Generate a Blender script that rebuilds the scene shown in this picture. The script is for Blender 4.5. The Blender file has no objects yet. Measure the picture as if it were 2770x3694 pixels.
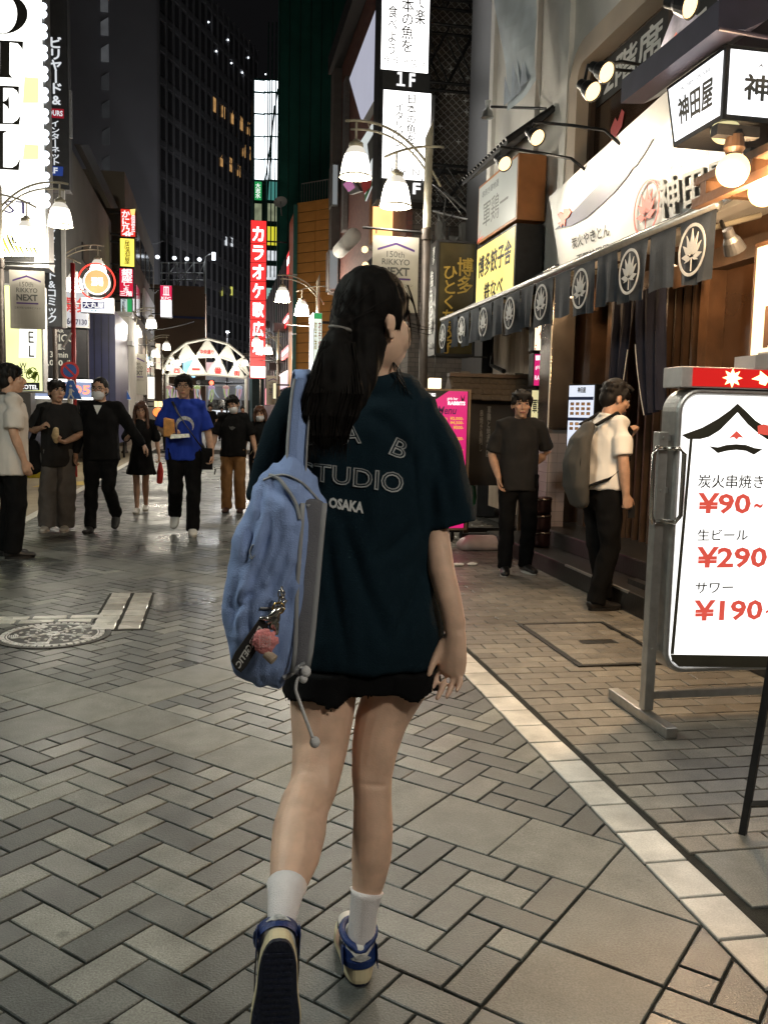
import bpy, bmesh, math, random
from mathutils import Vector, Matrix, noise
from mathutils.bvhtree import BVHTree
R_ = math.radians
random.seed(7)
S = bpy.context.scene
COL = S.collection
V = Vector
# ------------------------------------------------------------------ camera, world, exposure
CAM_H, FPX, CX, CY = 1.3, 3200.0, 1385.0, 1847.0
PITCH = math.atan((CY - 1510.0) / FPX)
YAW, ROLL = R_(10.8), R_(1.26)
fwd = V((math.sin(YAW) * math.cos(PITCH), math.cos(YAW) * math.cos(PITCH), -math.sin(PITCH)))
rgt0 = V((math.cos(YAW), -math.sin(YAW), 0))
up0 = rgt0.cross(fwd)
rgt = rgt0 * math.cos(ROLL) + up0 * math.sin(ROLL)
upv = up0 * math.cos(ROLL) - rgt0 * math.sin(ROLL)
cd = bpy.data.cameras.new('camera')
cam = bpy.data.objects.new('camera', cd)
COL.objects.link(cam)
cd.sensor_fit = 'VERTICAL'
cd.sensor_height = 36.0
cd.sensor_width = 27.0
cd.lens = FPX / 3694.0 * 36.0
cd.clip_start = 0.05
cd.clip_end = 1200
m3 = Matrix((rgt, upv, -fwd)).transposed()
cam.matrix_world = Matrix.Translation((0, 0, CAM_H)) @ m3.to_4x4()
S.camera = cam
CP = V((0, 0, CAM_H))
W = bpy.data.worlds.new('World')
S.world = W
W.use_nodes = True
wn = W.node_tree.nodes
sky = wn.new('ShaderNodeTexSky')
sky.sky_type = 'NISHITA'
sky.sun_disc = False
sky.sun_elevation = R_(-7)
sky.sun_rotation = R_(200)
mixw = wn.new('ShaderNodeMixRGB')
mixw.blend_type = 'ADD'
mixw.inputs[0].default_value = 1.0
mixw.inputs[2].default_value = (0.040, 0.039, 0.043, 1)
W.node_tree.links.new(sky.outputs[0], mixw.inputs[1])
W.node_tree.links.new(mixw.outputs[0], wn['Background'].inputs[0])
wn['Background'].inputs[1].default_value = 0.10
S.view_settings.view_transform = 'Standard'
try:
    S.view_settings.look = 'None'
except Exception:
    pass
S.view_settings.exposure = 0.0
S.view_settings.gamma = 1.0
S.view_settings.use_curve_mapping = False
S.render.engine = 'CYCLES'
S.cycles.use_denoising = True
S.cycles.max_bounces = 6
S.cycles.sample_clamp_indirect = 4.0
S.cycles.caustics_reflective = False
S.cycles.caustics_refractive = False


def ray(x, y):
    return rgt * ((x - CX) / FPX) - upv * ((y - CY) / FPX) + fwd


# survey helpers: a sight line cut with a plane of the street (pixels of the 2770 px photograph)
def PG(x, y, z=0.0):
    d = ray(x, y)
    return CP + d * ((z - CAM_H) / d.z)


def PY(x, y, Y):
    d = ray(x, y)
    return CP + d * (Y / d.y)


def PX(x, y, X):
    d = ray(x, y)
    return CP + d * (X / d.x)


# ------------------------------------------------------------------ materials
MATS = {}


def _new(name):
    m = bpy.data.materials.new(name)
    m.use_nodes = True
    nt = m.node_tree
    return m, nt, nt.nodes['Principled BSDF']


def mat(name, col, rough=0.6, metal=0.0, vary=0.12, scale=8.0, bump=0.0, bscale=None, coat=0.0, spec=0.5, trans=0.0):
    if name in MATS:
        return MATS[name]
    m, nt, p = _new(name)
    N, L = nt.nodes.new, nt.links.new
    tc = N('ShaderNodeTexCoord')
    nz = N('ShaderNodeTexNoise')
    nz.inputs['Scale'].default_value = scale
    nz.inputs['Detail'].default_value = 5
    L(tc.outputs['Object'], nz.inputs['Vector'])
    cr = N('ShaderNodeValToRGB')
    a, b = 1 - vary, 1 + vary
    cr.color_ramp.elements[0].position = 0.3
    cr.color_ramp.elements[1].position = 0.7
    cr.color_ramp.elements[0].color = (col[0] * a, col[1] * a, col[2] * a, 1)
    cr.color_ramp.elements[1].color = (min(col[0] * b, 1), min(col[1] * b, 1), min(col[2] * b, 1), 1)
    L(nz.outputs['Fac'], cr.inputs['Fac'])
    L(cr.outputs['Color'], p.inputs['Base Color'])
    p.inputs['Roughness'].default_value = rough
    p.inputs['Metallic'].default_value = metal
    p.inputs['Specular IOR Level'].default_value = spec
    if coat:
        p.inputs['Coat Weight'].default_value = coat
    if trans:
        p.inputs['Transmission Weight'].default_value = trans
    if bump:
        n2 = N('ShaderNodeTexNoise')
        n2.inputs['Scale'].default_value = bscale or scale * 6
        n2.inputs['Detail'].default_value = 4
        L(tc.outputs['Object'], n2.inputs['Vector'])
        bp = N('ShaderNodeBump')
        bp.inputs['Strength'].default_value = bump
        bp.inputs['Distance'].default_value = 0.01
        L(n2.outputs['Fac'], bp.inputs['Height'])
        L(bp.outputs['Normal'], p.inputs['Normal'])
    MATS[name] = m
    return m


def emis(name, col, strength, base=None, vary=0.06):
    if name in MATS:
        return MATS[name]
    m, nt, p = _new(name)
    N, L = nt.nodes.new, nt.links.new
    p.inputs['Base Color'].default_value = (*(base or tuple(0.22 * c for c in col)), 1)
    p.inputs['Roughness'].default_value = 0.35
    tc = N('ShaderNodeTexCoord')
    nz = N('ShaderNodeTexNoise')
    nz.inputs['Scale'].default_value = 1.7
    L(tc.outputs['Object'], nz.inputs['Vector'])
    mr = N('ShaderNodeMapRange')
    mr.inputs['To Min'].default_value = strength * (1 - vary)
    mr.inputs['To Max'].default_value = strength * (1 + vary)
    L(nz.outputs['Fac'], mr.inputs['Value'])
    L(mr.outputs['Result'], p.inputs['Emission Strength'])
    p.inputs['Emission Color'].default_value = (*col, 1)
    MATS[name] = m
    return m


def stone_mat(name, ramp, attr=False, rough=0.45, grain=0.35, wet=0.0):
    """paving stone: tone picked per piece, fine grain, pits, blotches, worn gloss"""
    m, nt, p = _new(name)
    N, L = nt.nodes.new, nt.links.new
    if attr:
        a = N('ShaderNodeAttribute')
        a.attribute_name = 'tint'
        f = a.outputs['Fac']
    else:
        a = N('ShaderNodeObjectInfo')
        f = a.outputs['Random']
    cr = N('ShaderNodeValToRGB')
    el = cr.color_ramp.elements
    el[0].position, el[0].color = ramp[0][0], (*ramp[0][1], 1)
    el[1].position, el[1].color = ramp[-1][0], (*ramp[-1][1], 1)
    for pos, c in ramp[1:-1]:
        e = el.new(pos)
        e.color = (*c, 1)
    L(f, cr.inputs['Fac'])
    geo = N('ShaderNodeNewGeometry')
    fine = N('ShaderNodeTexNoise')
    fine.inputs['Scale'].default_value = 190
    fine.inputs['Detail'].default_value = 6
    blot = N('ShaderNodeTexNoise')
    blot.inputs['Scale'].default_value = 9
    blot.inputs['Detail'].default_value = 6
    big = N('ShaderNodeTexNoise')
    big.inputs['Scale'].default_value = 0.9
    big.inputs['Detail'].default_value = 3
    for n in (fine, blot, big):
        L(geo.outputs['Position'], n.inputs['Vector'])
    m1 = N('ShaderNodeMapRange')
    m1.inputs['From Min'].default_value, m1.inputs['From Max'].default_value = 0.25, 0.75
    m1.inputs['To Min'].default_value, m1.inputs['To Max'].default_value = 1 - grain, 1 + grain
    L(fine.outputs['Fac'], m1.inputs['Value'])
    m2 = N('ShaderNodeMapRange')
    m2.inputs['From Min'].default_value, m2.inputs['From Max'].default_value = 0.25, 0.75
    m2.inputs['To Min'].default_value, m2.inputs['To Max'].default_value = 0.70, 1.22
    L(blot.outputs['Fac'], m2.inputs['Value'])
    mu = N('ShaderNodeMath')
    mu.operation = 'MULTIPLY'
    L(m1.outputs[0], mu.inputs[0])
    L(m2.outputs[0], mu.inputs[1])
    mx = N('ShaderNodeMixRGB')
    mx.blend_type = 'MULTIPLY'
    mx.inputs[0].default_value = 1
    L(cr.outputs['Color'], mx.inputs[1])
    L(mu.outputs[0], mx.inputs[2])
    # trodden dirt in broad patches, and small dark gum spots
    m3 = N('ShaderNodeMapRange')
    m3.inputs['From Min'].default_value, m3.inputs['From Max'].default_value = 0.36, 0.62
    m3.inputs['To Min'].default_value, m3.inputs['To Max'].default_value = 0.72, 1.08
    L(big.outputs['Fac'], m3.inputs['Value'])
    vo = N('ShaderNodeTexVoronoi')
    vo.inputs['Scale'].default_value = 4.2
    L(geo.outputs['Position'], vo.inputs['Vector'])
    m5 = N('ShaderNodeMapRange')
    m5.inputs['From Min'].default_value, m5.inputs['From Max'].default_value = 0.045, 0.075
    m5.inputs['To Min'].default_value, m5.inputs['To Max'].default_value = 0.62, 1.0
    L(vo.outputs['Distance'], m5.inputs['Value'])
    m6 = N('ShaderNodeMath')
    m6.operation = 'MULTIPLY'
    L(m3.outputs[0], m6.inputs[0])
    L(m5.outputs[0], m6.inputs[1])
    my = N('ShaderNodeMixRGB')
    my.blend_type = 'MULTIPLY'
    my.inputs[0].default_value = 1
    L(mx.outputs[0], my.inputs[1])
    L(m6.outputs[0], my.inputs[2])
    L(my.outputs[0], p.inputs['Base Color'])
    m4 = N('ShaderNodeMapRange')
    m4.inputs['From Min'].default_value, m4.inputs['From Max'].default_value = 0.35, 0.7
    m4.inputs['To Min'].default_value, m4.inputs['To Max'].default_value = rough - wet, rough + 0.15
    L(big.outputs['Fac'], m4.inputs['Value'])
    L(m4.outputs[0], p.inputs['Roughness'])
    bp = N('ShaderNodeBump')
    bp.inputs['Strength'].default_value = 0.35
    bp.inputs['Distance'].default_value = 0.002
    L(mu.outputs[0], bp.inputs['Height'])
    L(bp.outputs['Normal'], p.inputs['Normal'])
    MATS[name] = m
    return m


# ------------------------------------------------------------------ mesh helpers
class MB:
    def __init__(s):
        s.v, s.f = [], []

    def poly(s, pts):
        n = len(s.v)
        s.v += [V(p) for p in pts]
        s.f.append(list(range(n, n + len(pts))))
        return s

    def box(s, a, b):
        x0, x1 = sorted((a[0], b[0]))
        y0, y1 = sorted((a[1], b[1]))
        z0, z1 = sorted((a[2], b[2]))
        return s.hexa([(x0, y0, z0), (x1, y0, z0), (x1, y1, z0), (x0, y1, z0)], [(x0, y0, z1), (x1, y0, z1), (x1, y1, z1), (x0, y1, z1)])

    def hexa(s, lo, hi):
        """prism between two rings of the same number of points"""
        n = len(s.v)
        k = len(lo)
        s.v += [V(p) for p in lo] + [V(p) for p in hi]
        s.f.append(list(range(n + k - 1, n - 1, -1)))
        s.f.append(list(range(n + k, n + 2 * k)))
        for i in range(k):
            j = (i + 1) % k
            s.f.append([n + i, n + j, n + k + j, n + k + i])
        return s

    def prism(s, pts, d):
        d = V(d)
        return s.hexa(pts, [V(p) + d for p in pts])

    def loft(s, rings, cap=True):
        n = len(s.v)
        k = len(rings[0])
        for r in rings:
            s.v += [V(p) for p in r]
        for a in range(len(rings) - 1):
            for i in range(k):
                j = (i + 1) % k
                s.f.append([n + a * k + i, n + a * k + j, n + (a + 1) * k + j, n + (a + 1) * k + i])
        if cap:
            s.f.append([n + i for i in range(k - 1, -1, -1)])
            e = n + (len(rings) - 1) * k
            s.f.append([e + i for i in range(k)])
        return s

    def tube(s, pts, rad, k=8, ref=None, cap=True):
        pts = [V(p) for p in pts]
        rings = []
        for i, p in enumerate(pts):
            d = (pts[min(i + 1, len(pts) - 1)] - pts[max(i - 1, 0)]).normalized()
            rf = V(ref) if ref else (V((0, 0, 1)) if abs(d.z) < 0.9 else V((0, 1, 0)))
            a = d.cross(rf)
            if a.length < 1e-5:
                a = d.cross(V((1, 0, 0)))
            a.normalize()
            b = d.cross(a)
            r = rad[i] if isinstance(rad, list) else rad
            ra, rb = r if isinstance(r, (list, tuple)) else (r, r)
            rings.append([p + a * (ra * math.cos(2 * math.pi * q / k)) + b * (rb * math.sin(2 * math.pi * q / k)) for q in range(k)])
        return s.loft(rings, cap)

    def limb(s, pts, rad, k=12, ref=None):
        """tube with rounded ends"""
        pts = [V(p) for p in pts]
        rad = [r if isinstance(r, (list, tuple)) else (r, r) for r in rad]
        d0 = (pts[0] - pts[1]).normalized()
        d1 = (pts[-1] - pts[-2]).normalized()
        P, Q = [], []
        for f, g in ((0.85, 0.35), (0.5, 0.8)):
            P.append(pts[0] + d0 * (min(rad[0]) * f))
            Q.append((rad[0][0] * g, rad[0][1] * g))
        P += pts
        Q += rad
        for f, g in ((0.5, 0.8), (0.85, 0.35)):
            P.append(pts[-1] + d1 * (min(rad[-1]) * f))
            Q.append((rad[-1][0] * g, rad[-1][1] * g))
        return s.tube(P, Q, k, ref)

    def ell(s, c, r, rot=None, k=16, m=10):
        c = V(c)
        rings = []
        for i in range(m + 1):
            t = math.pi * (0.03 + 0.94 * i / m)
            ring = []
            for q in range(k):
                p = 2 * math.pi * q / k
                w = V((r[0] * math.sin(t) * math.cos(p), r[1] * math.sin(t) * math.sin(p), -r[2] * math.cos(t)))
                if rot is not None:
                    w = rot @ w
                ring.append(c + w)
            rings.append(ring)
        return s.loft(rings)

    def lathe(s, c, prof, k=20, cap=False, axis=None):
        c = V(c)
        rot = V((0, 0, 1)).rotation_difference(V(axis)).to_matrix() if axis is not None else Matrix.Identity(3)
        return s.loft([[c + rot @ V((r * math.cos(2 * math.pi * q / k), r * math.sin(2 * math.pi * q / k), z)) for q in range(k)] for r, z in prof], cap)

    def add(s, o):
        n = len(s.v)
        s.v += o.v
        s.f += [[i + n for i in f] for f in o.f]
        return s

    def mesh(s, name, origin=(0, 0, 0)):
        o = V(origin)
        me = bpy.data.meshes.new(name)
        me.from_pydata([tuple(p - o) for p in s.v], [], s.f)
        bm = bmesh.new()
        bm.from_mesh(me)
        bmesh.ops.recalc_face_normals(bm, faces=bm.faces)
        bm.to_mesh(me)
        bm.free()
        return me

    def build(s, name, m=None, parent=None, label=None, smooth=False, loc=None, bevel=0.0, **tags):
        wo = worldloc(parent) if parent is not None else (V(loc) if loc is not None else V((0, 0, 0)))
        me = s.mesh(name, wo)
        if bevel:
            bm = bmesh.new()
            bm.from_mesh(me)
            es = [e for e in bm.edges if len(e.link_faces) == 2 and e.calc_face_angle(0) > 0.6]
            bmesh.ops.bevel(bm, geom=es, offset=bevel, segments=2, affect='EDGES', profile=0.6)
            bm.to_mesh(me)
            bm.free()
        return link(name, me, m, parent, label, smooth, loc, **tags)


WL = {}


def worldloc(o):
    return WL.get(o.name, V((0, 0, 0)))


def link(name, me, m=None, parent=None, label=None, smooth=False, loc=None, **tags):
    o = bpy.data.objects.new(name, me)
    COL.objects.link(o)
    if m is not None:
        me.materials.append(m)
    if smooth:
        me.shade_smooth()
    if parent is not None:
        o.parent = parent
        WL[o.name] = worldloc(parent)
    else:
        if loc is not None:
            o.location = loc
            WL[o.name] = V(loc)
    if label:
        o['label'] = label
    for k, v in tags.items():
        o[k] = v
    return o


def thing(name, label, cat, loc=(0, 0, 0), group=None):
    o = bpy.data.objects.new(name, None)
    COL.objects.link(o)
    o.location = loc
    o.empty_display_size = 0.2
    o['label'] = label
    o['category'] = cat
    if group:
        o['group'] = group
    WL[o.name] = V(loc)
    return o


def tag(o, label, cat, group=None):
    o['label'] = label
    o['category'] = cat
    if group:
        o['group'] = group
    return o


def copy_tree(o, parent=None):
    c = o.copy()
    COL.objects.link(c)
    if parent is not None:
        c.parent = parent
    for ch in o.children:
        copy_tree(ch, c)
    return c


def bez(p0, p1, p2, n=10):
    p0, p1, p2 = V(p0), V(p1), V(p2)
    return [p0 * (1 - t) ** 2 + p1 * 2 * t * (1 - t) + p2 * t * t for t in [i / n for i in range(n + 1)]]


# scratch scene used to evaluate voxel remesh + smoothing
SCR = bpy.data.scenes.new('scratch')


def organic(mb, voxel, smooth=4, fac=0.5):
    me0 = mb.mesh('tmp')
    o = bpy.data.objects.new('tmp', me0)
    SCR.collection.objects.link(o)
    md = o.modifiers.new('r', 'REMESH')
    md.mode = 'VOXEL'
    md.voxel_size = voxel
    if smooth:
        sm = o.modifiers.new('s', 'SMOOTH')
        sm.iterations = smooth
        sm.factor = fac
    vl = SCR.view_layers[0]
    vl.update()
    me = bpy.data.meshes.new_from_object(o.evaluated_get(vl.depsgraph))
    SCR.collection.objects.unlink(o)
    bpy.data.objects.remove(o)
    bpy.data.meshes.remove(me0)
    me.shade_smooth()
    return me


def wrinkle(me, amp, sc=(9, 9, 4), seed=0.0, ridged=True):
    me.update()
    nrm = [v.normal.copy() for v in me.vertices]
    for v, n in zip(me.vertices, nrm):
        q = V((v.co.x * sc[0] + seed, v.co.y * sc[1] + seed * 2, v.co.z * sc[2] - seed))
        a = noise.noise(q)
        if ridged:
            a = (1 - abs(a) * 2.2) * 0.6 + 0.4 * noise.noise(q * 2.3)
        v.co += n * (a * amp)
    me.update()


# ------------------------------------------------------------------ lettering
_TC = {}


def text_raw(body, bold=0.0, align='CENTER', space=1.0, outline=0.0, res=2, shear=0.0, font=None):
    key = (body, bold, align, space, outline, shear)
    if key in _TC:
        return _TC[key]
    if bold > 0.004 and any(ord(c) > 0x2e00 for c in body):
        vs, fs, asp = text_raw(body, 0.0, align, space, outline, res, shear)
        n_ln = body.count('\n') + 1
        bx, by = bold * 0.9 / max(len(l) for l in body.split('\n')), bold * 0.9 / n_ln
        V2, F2 = [], []
        for k, (sx, sy) in enumerate(((0, 0), (1, 0), (-1, 0), (0, 1), (0, -1), (.7, .7), (-.7, -.7))):
            n = len(V2)
            V2 += [(min(max(u + sx * bx, 0), 1), min(max(v + sy * by, 0), 1), 0.0004 * k) for u, v, z in vs]
            F2 += [[i + n for i in f] for f in fs]
        _TC[key] = (V2, F2, asp)
        return _TC[key]
    cu = bpy.data.curves.new('t', 'FONT')
    cu.body = body
    cu.size = 1.0
    cu.align_x = align
    cu.space_line = space
    cu.offset = bold
    cu.resolution_u = res
    cu.shear = shear
    if outline:
        cu.fill_mode = 'NONE'
        cu.bevel_depth = outline
        cu.bevel_resolution = 0
    o = bpy.data.objects.new('t', cu)
    me = bpy.data.meshes.new_from_object(o)
    vs = [v.co.copy() for v in me.vertices]
    fs = [list(p.vertices) for p in me.polygons]
    bpy.data.objects.remove(o)
    bpy.data.curves.remove(cu)
    bpy.data.meshes.remove(me)
    if not vs:
        vs = [V((0, 0, 0)), V((1, 0, 0)), V((0, 1, 0))]
        fs = [[0, 1, 2]]
    x0, x1 = min(v.x for v in vs), max(v.x for v in vs)
    y0, y1 = min(v.y for v in vs), max(v.y for v in vs)
    w, h = max(x1 - x0, 1e-4), max(y1 - y0, 1e-4)
    out = ([((v.x - x0) / w, (v.y - y0) / h, v.z) for v in vs], fs, w / h)
    _TC[key] = out
    return out


def quad_map(q, u, v):
    """bilinear point in the quad (bottom-left, bottom-right, top-right, top-left)"""
    a, b, c, d = q
    return (a * (1 - u) + b * u) * (1 - v) + (d * (1 - u) + c * u) * v


def text_on(mb, body, quad, off, bold=0.015, space=1.0, **kw):
    """letters filling a quad (bl, br, tr, tl), lifted along the vector off"""
    vs, fs, asp = text_raw(body, bold, space=space, **kw)
    n = len(mb.v)
    off = V(off)
    for u, v, z in vs:
        mb.v.append(quad_map(quad, u, v) + off * (1 + z / max(off.length, 1e-6)))
    mb.f += [[i + n for i in f] for f in fs]
    return mb


def vert(s):
    return '\n'.join('\u4e28' if c in 'ー' else c for c in s)
# ------------------------------------------------------------------ ground
GREY = [(0.0, (0.061, 0.069, 0.069)), (0.40, (0.084, 0.092, 0.090)), (0.68, (0.110, 0.118, 0.113)), (0.82, (0.165, 0.174, 0.162)), (1.0, (0.228, 0.236, 0.215))]
WARMG = [(0.0, (0.16, 0.145, 0.123)), (0.5, (0.20, 0.182, 0.156)), (1.0, (0.25, 0.23, 0.195))]
SLAB = [(0.0, (0.155, 0.162, 0.152)), (1.0, (0.20, 0.206, 0.19))]
WHITET = [(0.0, (0.50, 0.485, 0.45)), (0.2, (0.62, 0.60, 0.555)), (1.0, (0.72, 0.70, 0.66))]
M_pav = stone_mat('paver_stone', GREY, wet=0.14, rough=0.42, grain=0.5)
M_pavA = stone_mat('paver_stone_far', GREY, attr=True, wet=0.14, rough=0.39, grain=0.3)
M_side = stone_mat('side_paver', WARMG, wet=0.08, rough=0.46)
M_sideA = stone_mat('side_paver_far', WARMG, attr=True, wet=0.1, rough=0.42, grain=0.25)
M_slab = stone_mat('slab_stone', SLAB, rough=0.48, wet=0.1, grain=0.45)
M_tile = stone_mat('white_tile', WHITET, rough=0.34, grain=0.2)
M_joint = mat('joint_sand', (0.016, 0.016, 0.012), 0.9, vary=0.5, scale=14, bump=0.6, bscale=300)
M_far = mat('far_paving', (0.13, 0.125, 0.115), 0.48, vary=0.3, scale=2.2, bump=0.15, bscale=12)
M_road = mat('road_surface', (0.30, 0.245, 0.155), 0.55, vary=0.18, scale=3, bump=0.3, bscale=180)
M_paint = mat('road_paint', (0.62, 0.60, 0.54), 0.5, vary=0.12, scale=12, bump=0.2, bscale=90)
M_ypaint = mat('yellow_paint', (0.55, 0.40, 0.07), 0.5, vary=0.2, scale=9)
MB().poly([(-400, -60, -0.024), (400, -60, -0.024), (400, 700, -0.024), (-400, 700, -0.024)]).build('ground', M_far, kind='structure')
MB().poly([(-2.18, 0.2, -0.008), (1.46, 0.2, -0.008), (1.46, 34, -0.008), (-2.18, 34, -0.008)]).build('plaza_joint_bed', M_joint, kind='structure')
MB().poly([(1.46, 0.2, -0.008), (3.6, 0.2, -0.008), (3.6, 34, -0.008), (1.46, 34, -0.008)]).build('sidewalk_joint_bed', M_joint, kind='structure')
MB().box((-7.5, 0.2, -0.02), (-2.20, 90, -0.004)).build('road', M_road, kind='structure')
MB().box((-2.30, 0.2, -0.02), (-2.18, 60, 0.0)).build('white_road_line', M_paint, kind='structure')
ys = MB()
ys.poly([tuple(PG(115, 1757, 0.0005)), tuple(PG(340, 1748, 0.0005)), tuple(PG(335, 1735, 0.0005)), tuple(PG(180, 1740, 0.0005))])
ys.build('yellow_road_marking', M_ypaint, kind='structure')
# kerb on the far side of the lane
MB().box((-5.0, 6, -0.02), (-4.8, 60, 0.12)).build('kerb', mat('kerb_stone', (0.22, 0.21, 0.19), 0.7), kind='structure')

U = 0.1042
SQ = math.sqrt(0.5)
A0, B0 = 0.843, 2.295


def ij_xy(i, j):
    a, b = A0 + U * i, B0 - U * j
    return ((b - a) * SQ, (a + b) * SQ)


def clip_poly(poly, nx, ny, c):
    """keep nx*x+ny*y <= c"""
    out = []
    for k in range(len(poly)):
        p, q = poly[k], poly[(k + 1) % len(poly)]
        dp, dq = nx * p[0] + ny * p[1] - c, nx * q[0] + ny * q[1] - c
        if dp <= 0:
            out.append(p)
        if dp * dq < 0:
            t = dp / (dp - dq)
            out.append((p[0] + (q[0] - p[0]) * t, p[1] + (q[1] - p[1]) * t))
    return out


def area(poly):
    return 0.5 * sum(p[0] * q[1] - q[0] * p[1] for p, q in zip(poly, poly[1:] + poly[:1]))


def inset(poly, d):
    if area(poly) < 0:
        poly = poly[::-1]
    n = len(poly)
    out = []
    for k in range(n):
        p0, p1, p2 = V(poly[k - 1]), V(poly[k]), V(poly[(k + 1) % n])
        e1, e2 = (p1 - p0), (p2 - p1)
        if e1.length < 1e-6 or e2.length < 1e-6:
            out.append(tuple(p1))
            continue
        e1.normalize()
        e2.normalize()
        n1, n2 = V((-e1.y, e1.x)), V((-e2.y, e2.x))
        bis = n1 + n2
        if bis.length < 1e-4:
            out.append(tuple(p1))
            continue
        bis.normalize()
        out.append(tuple(p1 + bis * (d / max(bis.dot(n1), 0.35))))
    return out


def in_frame(x, y, m=60):
    v = V((x, y, 0)) - CP
    z = v.dot(fwd)
    if z < 0.2:
        return 0
    px, py = CX + FPX * v.dot(rgt) / z, CY - FPX * v.dot(upv) / z
    return (-m < px < 2770 + m and -m < py < 3694 + m) and 1 / z ** 3 * 1.0 or 0


def stone_mb(poly, gap=0.0034, bev=0.0025, h=0.016, wob=0.0):
    o = inset(poly, gap)
    if wob:
        # a chipped, worn outline: extra points along the edges
        q = []
        for k in range(len(o)):
            p0, p1 = V(o[k]), V(o[(k + 1) % len(o)])
            q.append(tuple(p0))
            for t in (0.33, 0.66):
                p = p0.lerp(p1, t)
                q.append((p.x + random.uniform(-wob, wob), p.y + random.uniform(-wob, wob)))
        o = q
        t_ = inset(poly, gap + bev)
        q = []
        for k in range(len(t_)):
            p0, p1 = V(t_[k]), V(t_[(k + 1) % len(t_)])
            q += [tuple(p0), tuple(p0.lerp(p1, 0.33)), tuple(p0.lerp(p1, 0.66))]
        i2 = q
    else:
        i2 = inset(poly, gap + bev)
    r0 = [(x, y, -h) for x, y in o]
    r1 = [(x, y, -bev * 0.9) for x, y in o]
    r2 = [(x, y, 0.0) for x, y in i2]
    mb = MB()
    n = len(r0)
    mb.v = [V(p) for p in r0 + r1 + r2]
    for a in (0, 1):
        for i in range(n):
            j = (i + 1) % n
            mb.f.append([a * n + i, a * n + j, (a + 1) * n + j, (a + 1) * n + i])
    mb.f.append([2 * n + i for i in range(n)])
    return mb


def lay(parent, pieces, name, m_one, m_many, far_name, limit=300, zj=0.0012):
    """pieces: polygons (x, y). The largest in view become objects of their own, the rest one mesh."""
    sc = []
    for p in pieces:
        if len(p) < 3 or abs(area(p)) < 0.0006:
            continue
        cx, cy = sum(q[0] for q in p) / len(p), sum(q[1] for q in p) / len(p)
        sc.append((in_frame(cx, cy) * abs(area(p)) * 100, cx, cy, p))
    sc.sort(key=lambda t: -t[0])
    shared = {}
    rest = []
    for r, (w, cx, cy, p) in enumerate(sc):
        if r < limit and w > 0:
            rel = [(x - cx, y - cy) for x, y in p]
            variant = r % 4
            key = tuple((round(x, 3), round(y, 3)) for x, y in rel) + (variant,)
            if key not in shared:
                shared[key] = stone_mb(rel, wob=0.0011).mesh(name)
                shared[key].materials.append(m_one)
            o = bpy.data.objects.new(name, shared[key])
            COL.objects.link(o)
            o.parent = parent
            o.location = (cx, cy, random.uniform(-zj, zj))
            o.rotation_euler = (random.gauss(0, 0.003), random.gauss(0, 0.003), random.gauss(0, 0.004))
        else:
            rest.append(p)
    if not rest or not m_many:
        return
    big = MB()
    tint = []
    for p in rest:
        s = stone_mb(p)
        dz = random.uniform(-zj, zj)
        for v in s.v:
            v.z += dz
        tint += [random.random()] * len(s.f)
        big.add(s)
    me = bpy.data.meshes.new(far_name)
    me.from_pydata([tuple(p) for p in big.v], [], big.f)
    a = me.attributes.new('tint', 'FLOAT', 'FACE')
    a.data.foreach_set('value', tint)
    o = bpy.data.objects.new(far_name, me)
    COL.objects.link(o)
    me.materials.append(m_many)
    o.parent = parent
    o['kind'] = 'stuff'


plaza = bpy.data.objects.new('plaza_paving', None)
COL.objects.link(plaza)
plaza['kind'] = 'structure'
small, large = [], []
XL, XR = -2.175, 1.253


def clip_all(p):
    p = clip_poly(p, 1, 0, XR)
    p = clip_poly(p, -1, 0, -XL) if p else p
    p = clip_poly(p, 0, -1, -0.9) if p else p
    return clip_poly(p, 0, 1, 30) if p else p


def rect_ij(i0, j0, i1, j1):
    return [ij_xy(i0, j0), ij_xy(i1, j0), ij_xy(i1, j1), ij_xy(i0, j1)]


for i in range(-32, 240):
    for j in range(-240, 40):
        x, y = ij_xy(i + 0.5, j + 0.5)
        if not (XL - 0.4 < x < XR + 0.4 and 0.6 < y < 30.4):
            continue
        bi, bj = (i + 3) % 24, (j + 3) % 24
        if bi < 3 or bj < 3:
            # slab bands on a 24 unit grid, three units to a slab
            if bi < 3 and (bi, bj % 3) == (0, 0):
                large.append(clip_all(rect_ij(i, j, i + 3, j + 3)))
            elif bi >= 3 and bj < 3 and (bj, bi % 3) == (0, 0):
                large.append(clip_all(rect_ij(i, j, i + 3, j + 3)))
            continue
        s = (i + j) % 4
        if s == 0:
            # V: this cell and j+1
            ok = (j + 1 + 3) % 24 >= 3
            small.append(clip_all(rect_ij(i, j, i + 1, j + (2 if ok else 1))))
        elif s == 1 and (j - 1 + 3) % 24 < 3:
            small.append(clip_all(rect_ij(i, j, i + 1, j + 1)))
        elif s == 2:
            ok = (i + 1 + 3) % 24 >= 3
            small.append(clip_all(rect_ij(i, j, i + (2 if ok else 1), j + 1)))
        elif s == 3 and (i - 1 + 3) % 24 < 3:
            small.append(clip_all(rect_ij(i, j, i + 1, j + 1)))
lay(plaza, small, 'paver', M_pav, M_pavA, 'distant_pavers')
lay(plaza, large, 'slab', M_slab, M_pavA, 'distant_slabs', limit=60)
# white tile strip
strip = []
for k in range(-6, 46):
    y = 2.328 + 0.1985 * k
    strip.append([(1.256, y + .002), (1.399, y + .002), (1.399, y + 0.1965), (1.256, y + 0.1965)])
lay(plaza, strip, 'tile', M_tile, None, '', limit=60, zj=0.0006)
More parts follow.
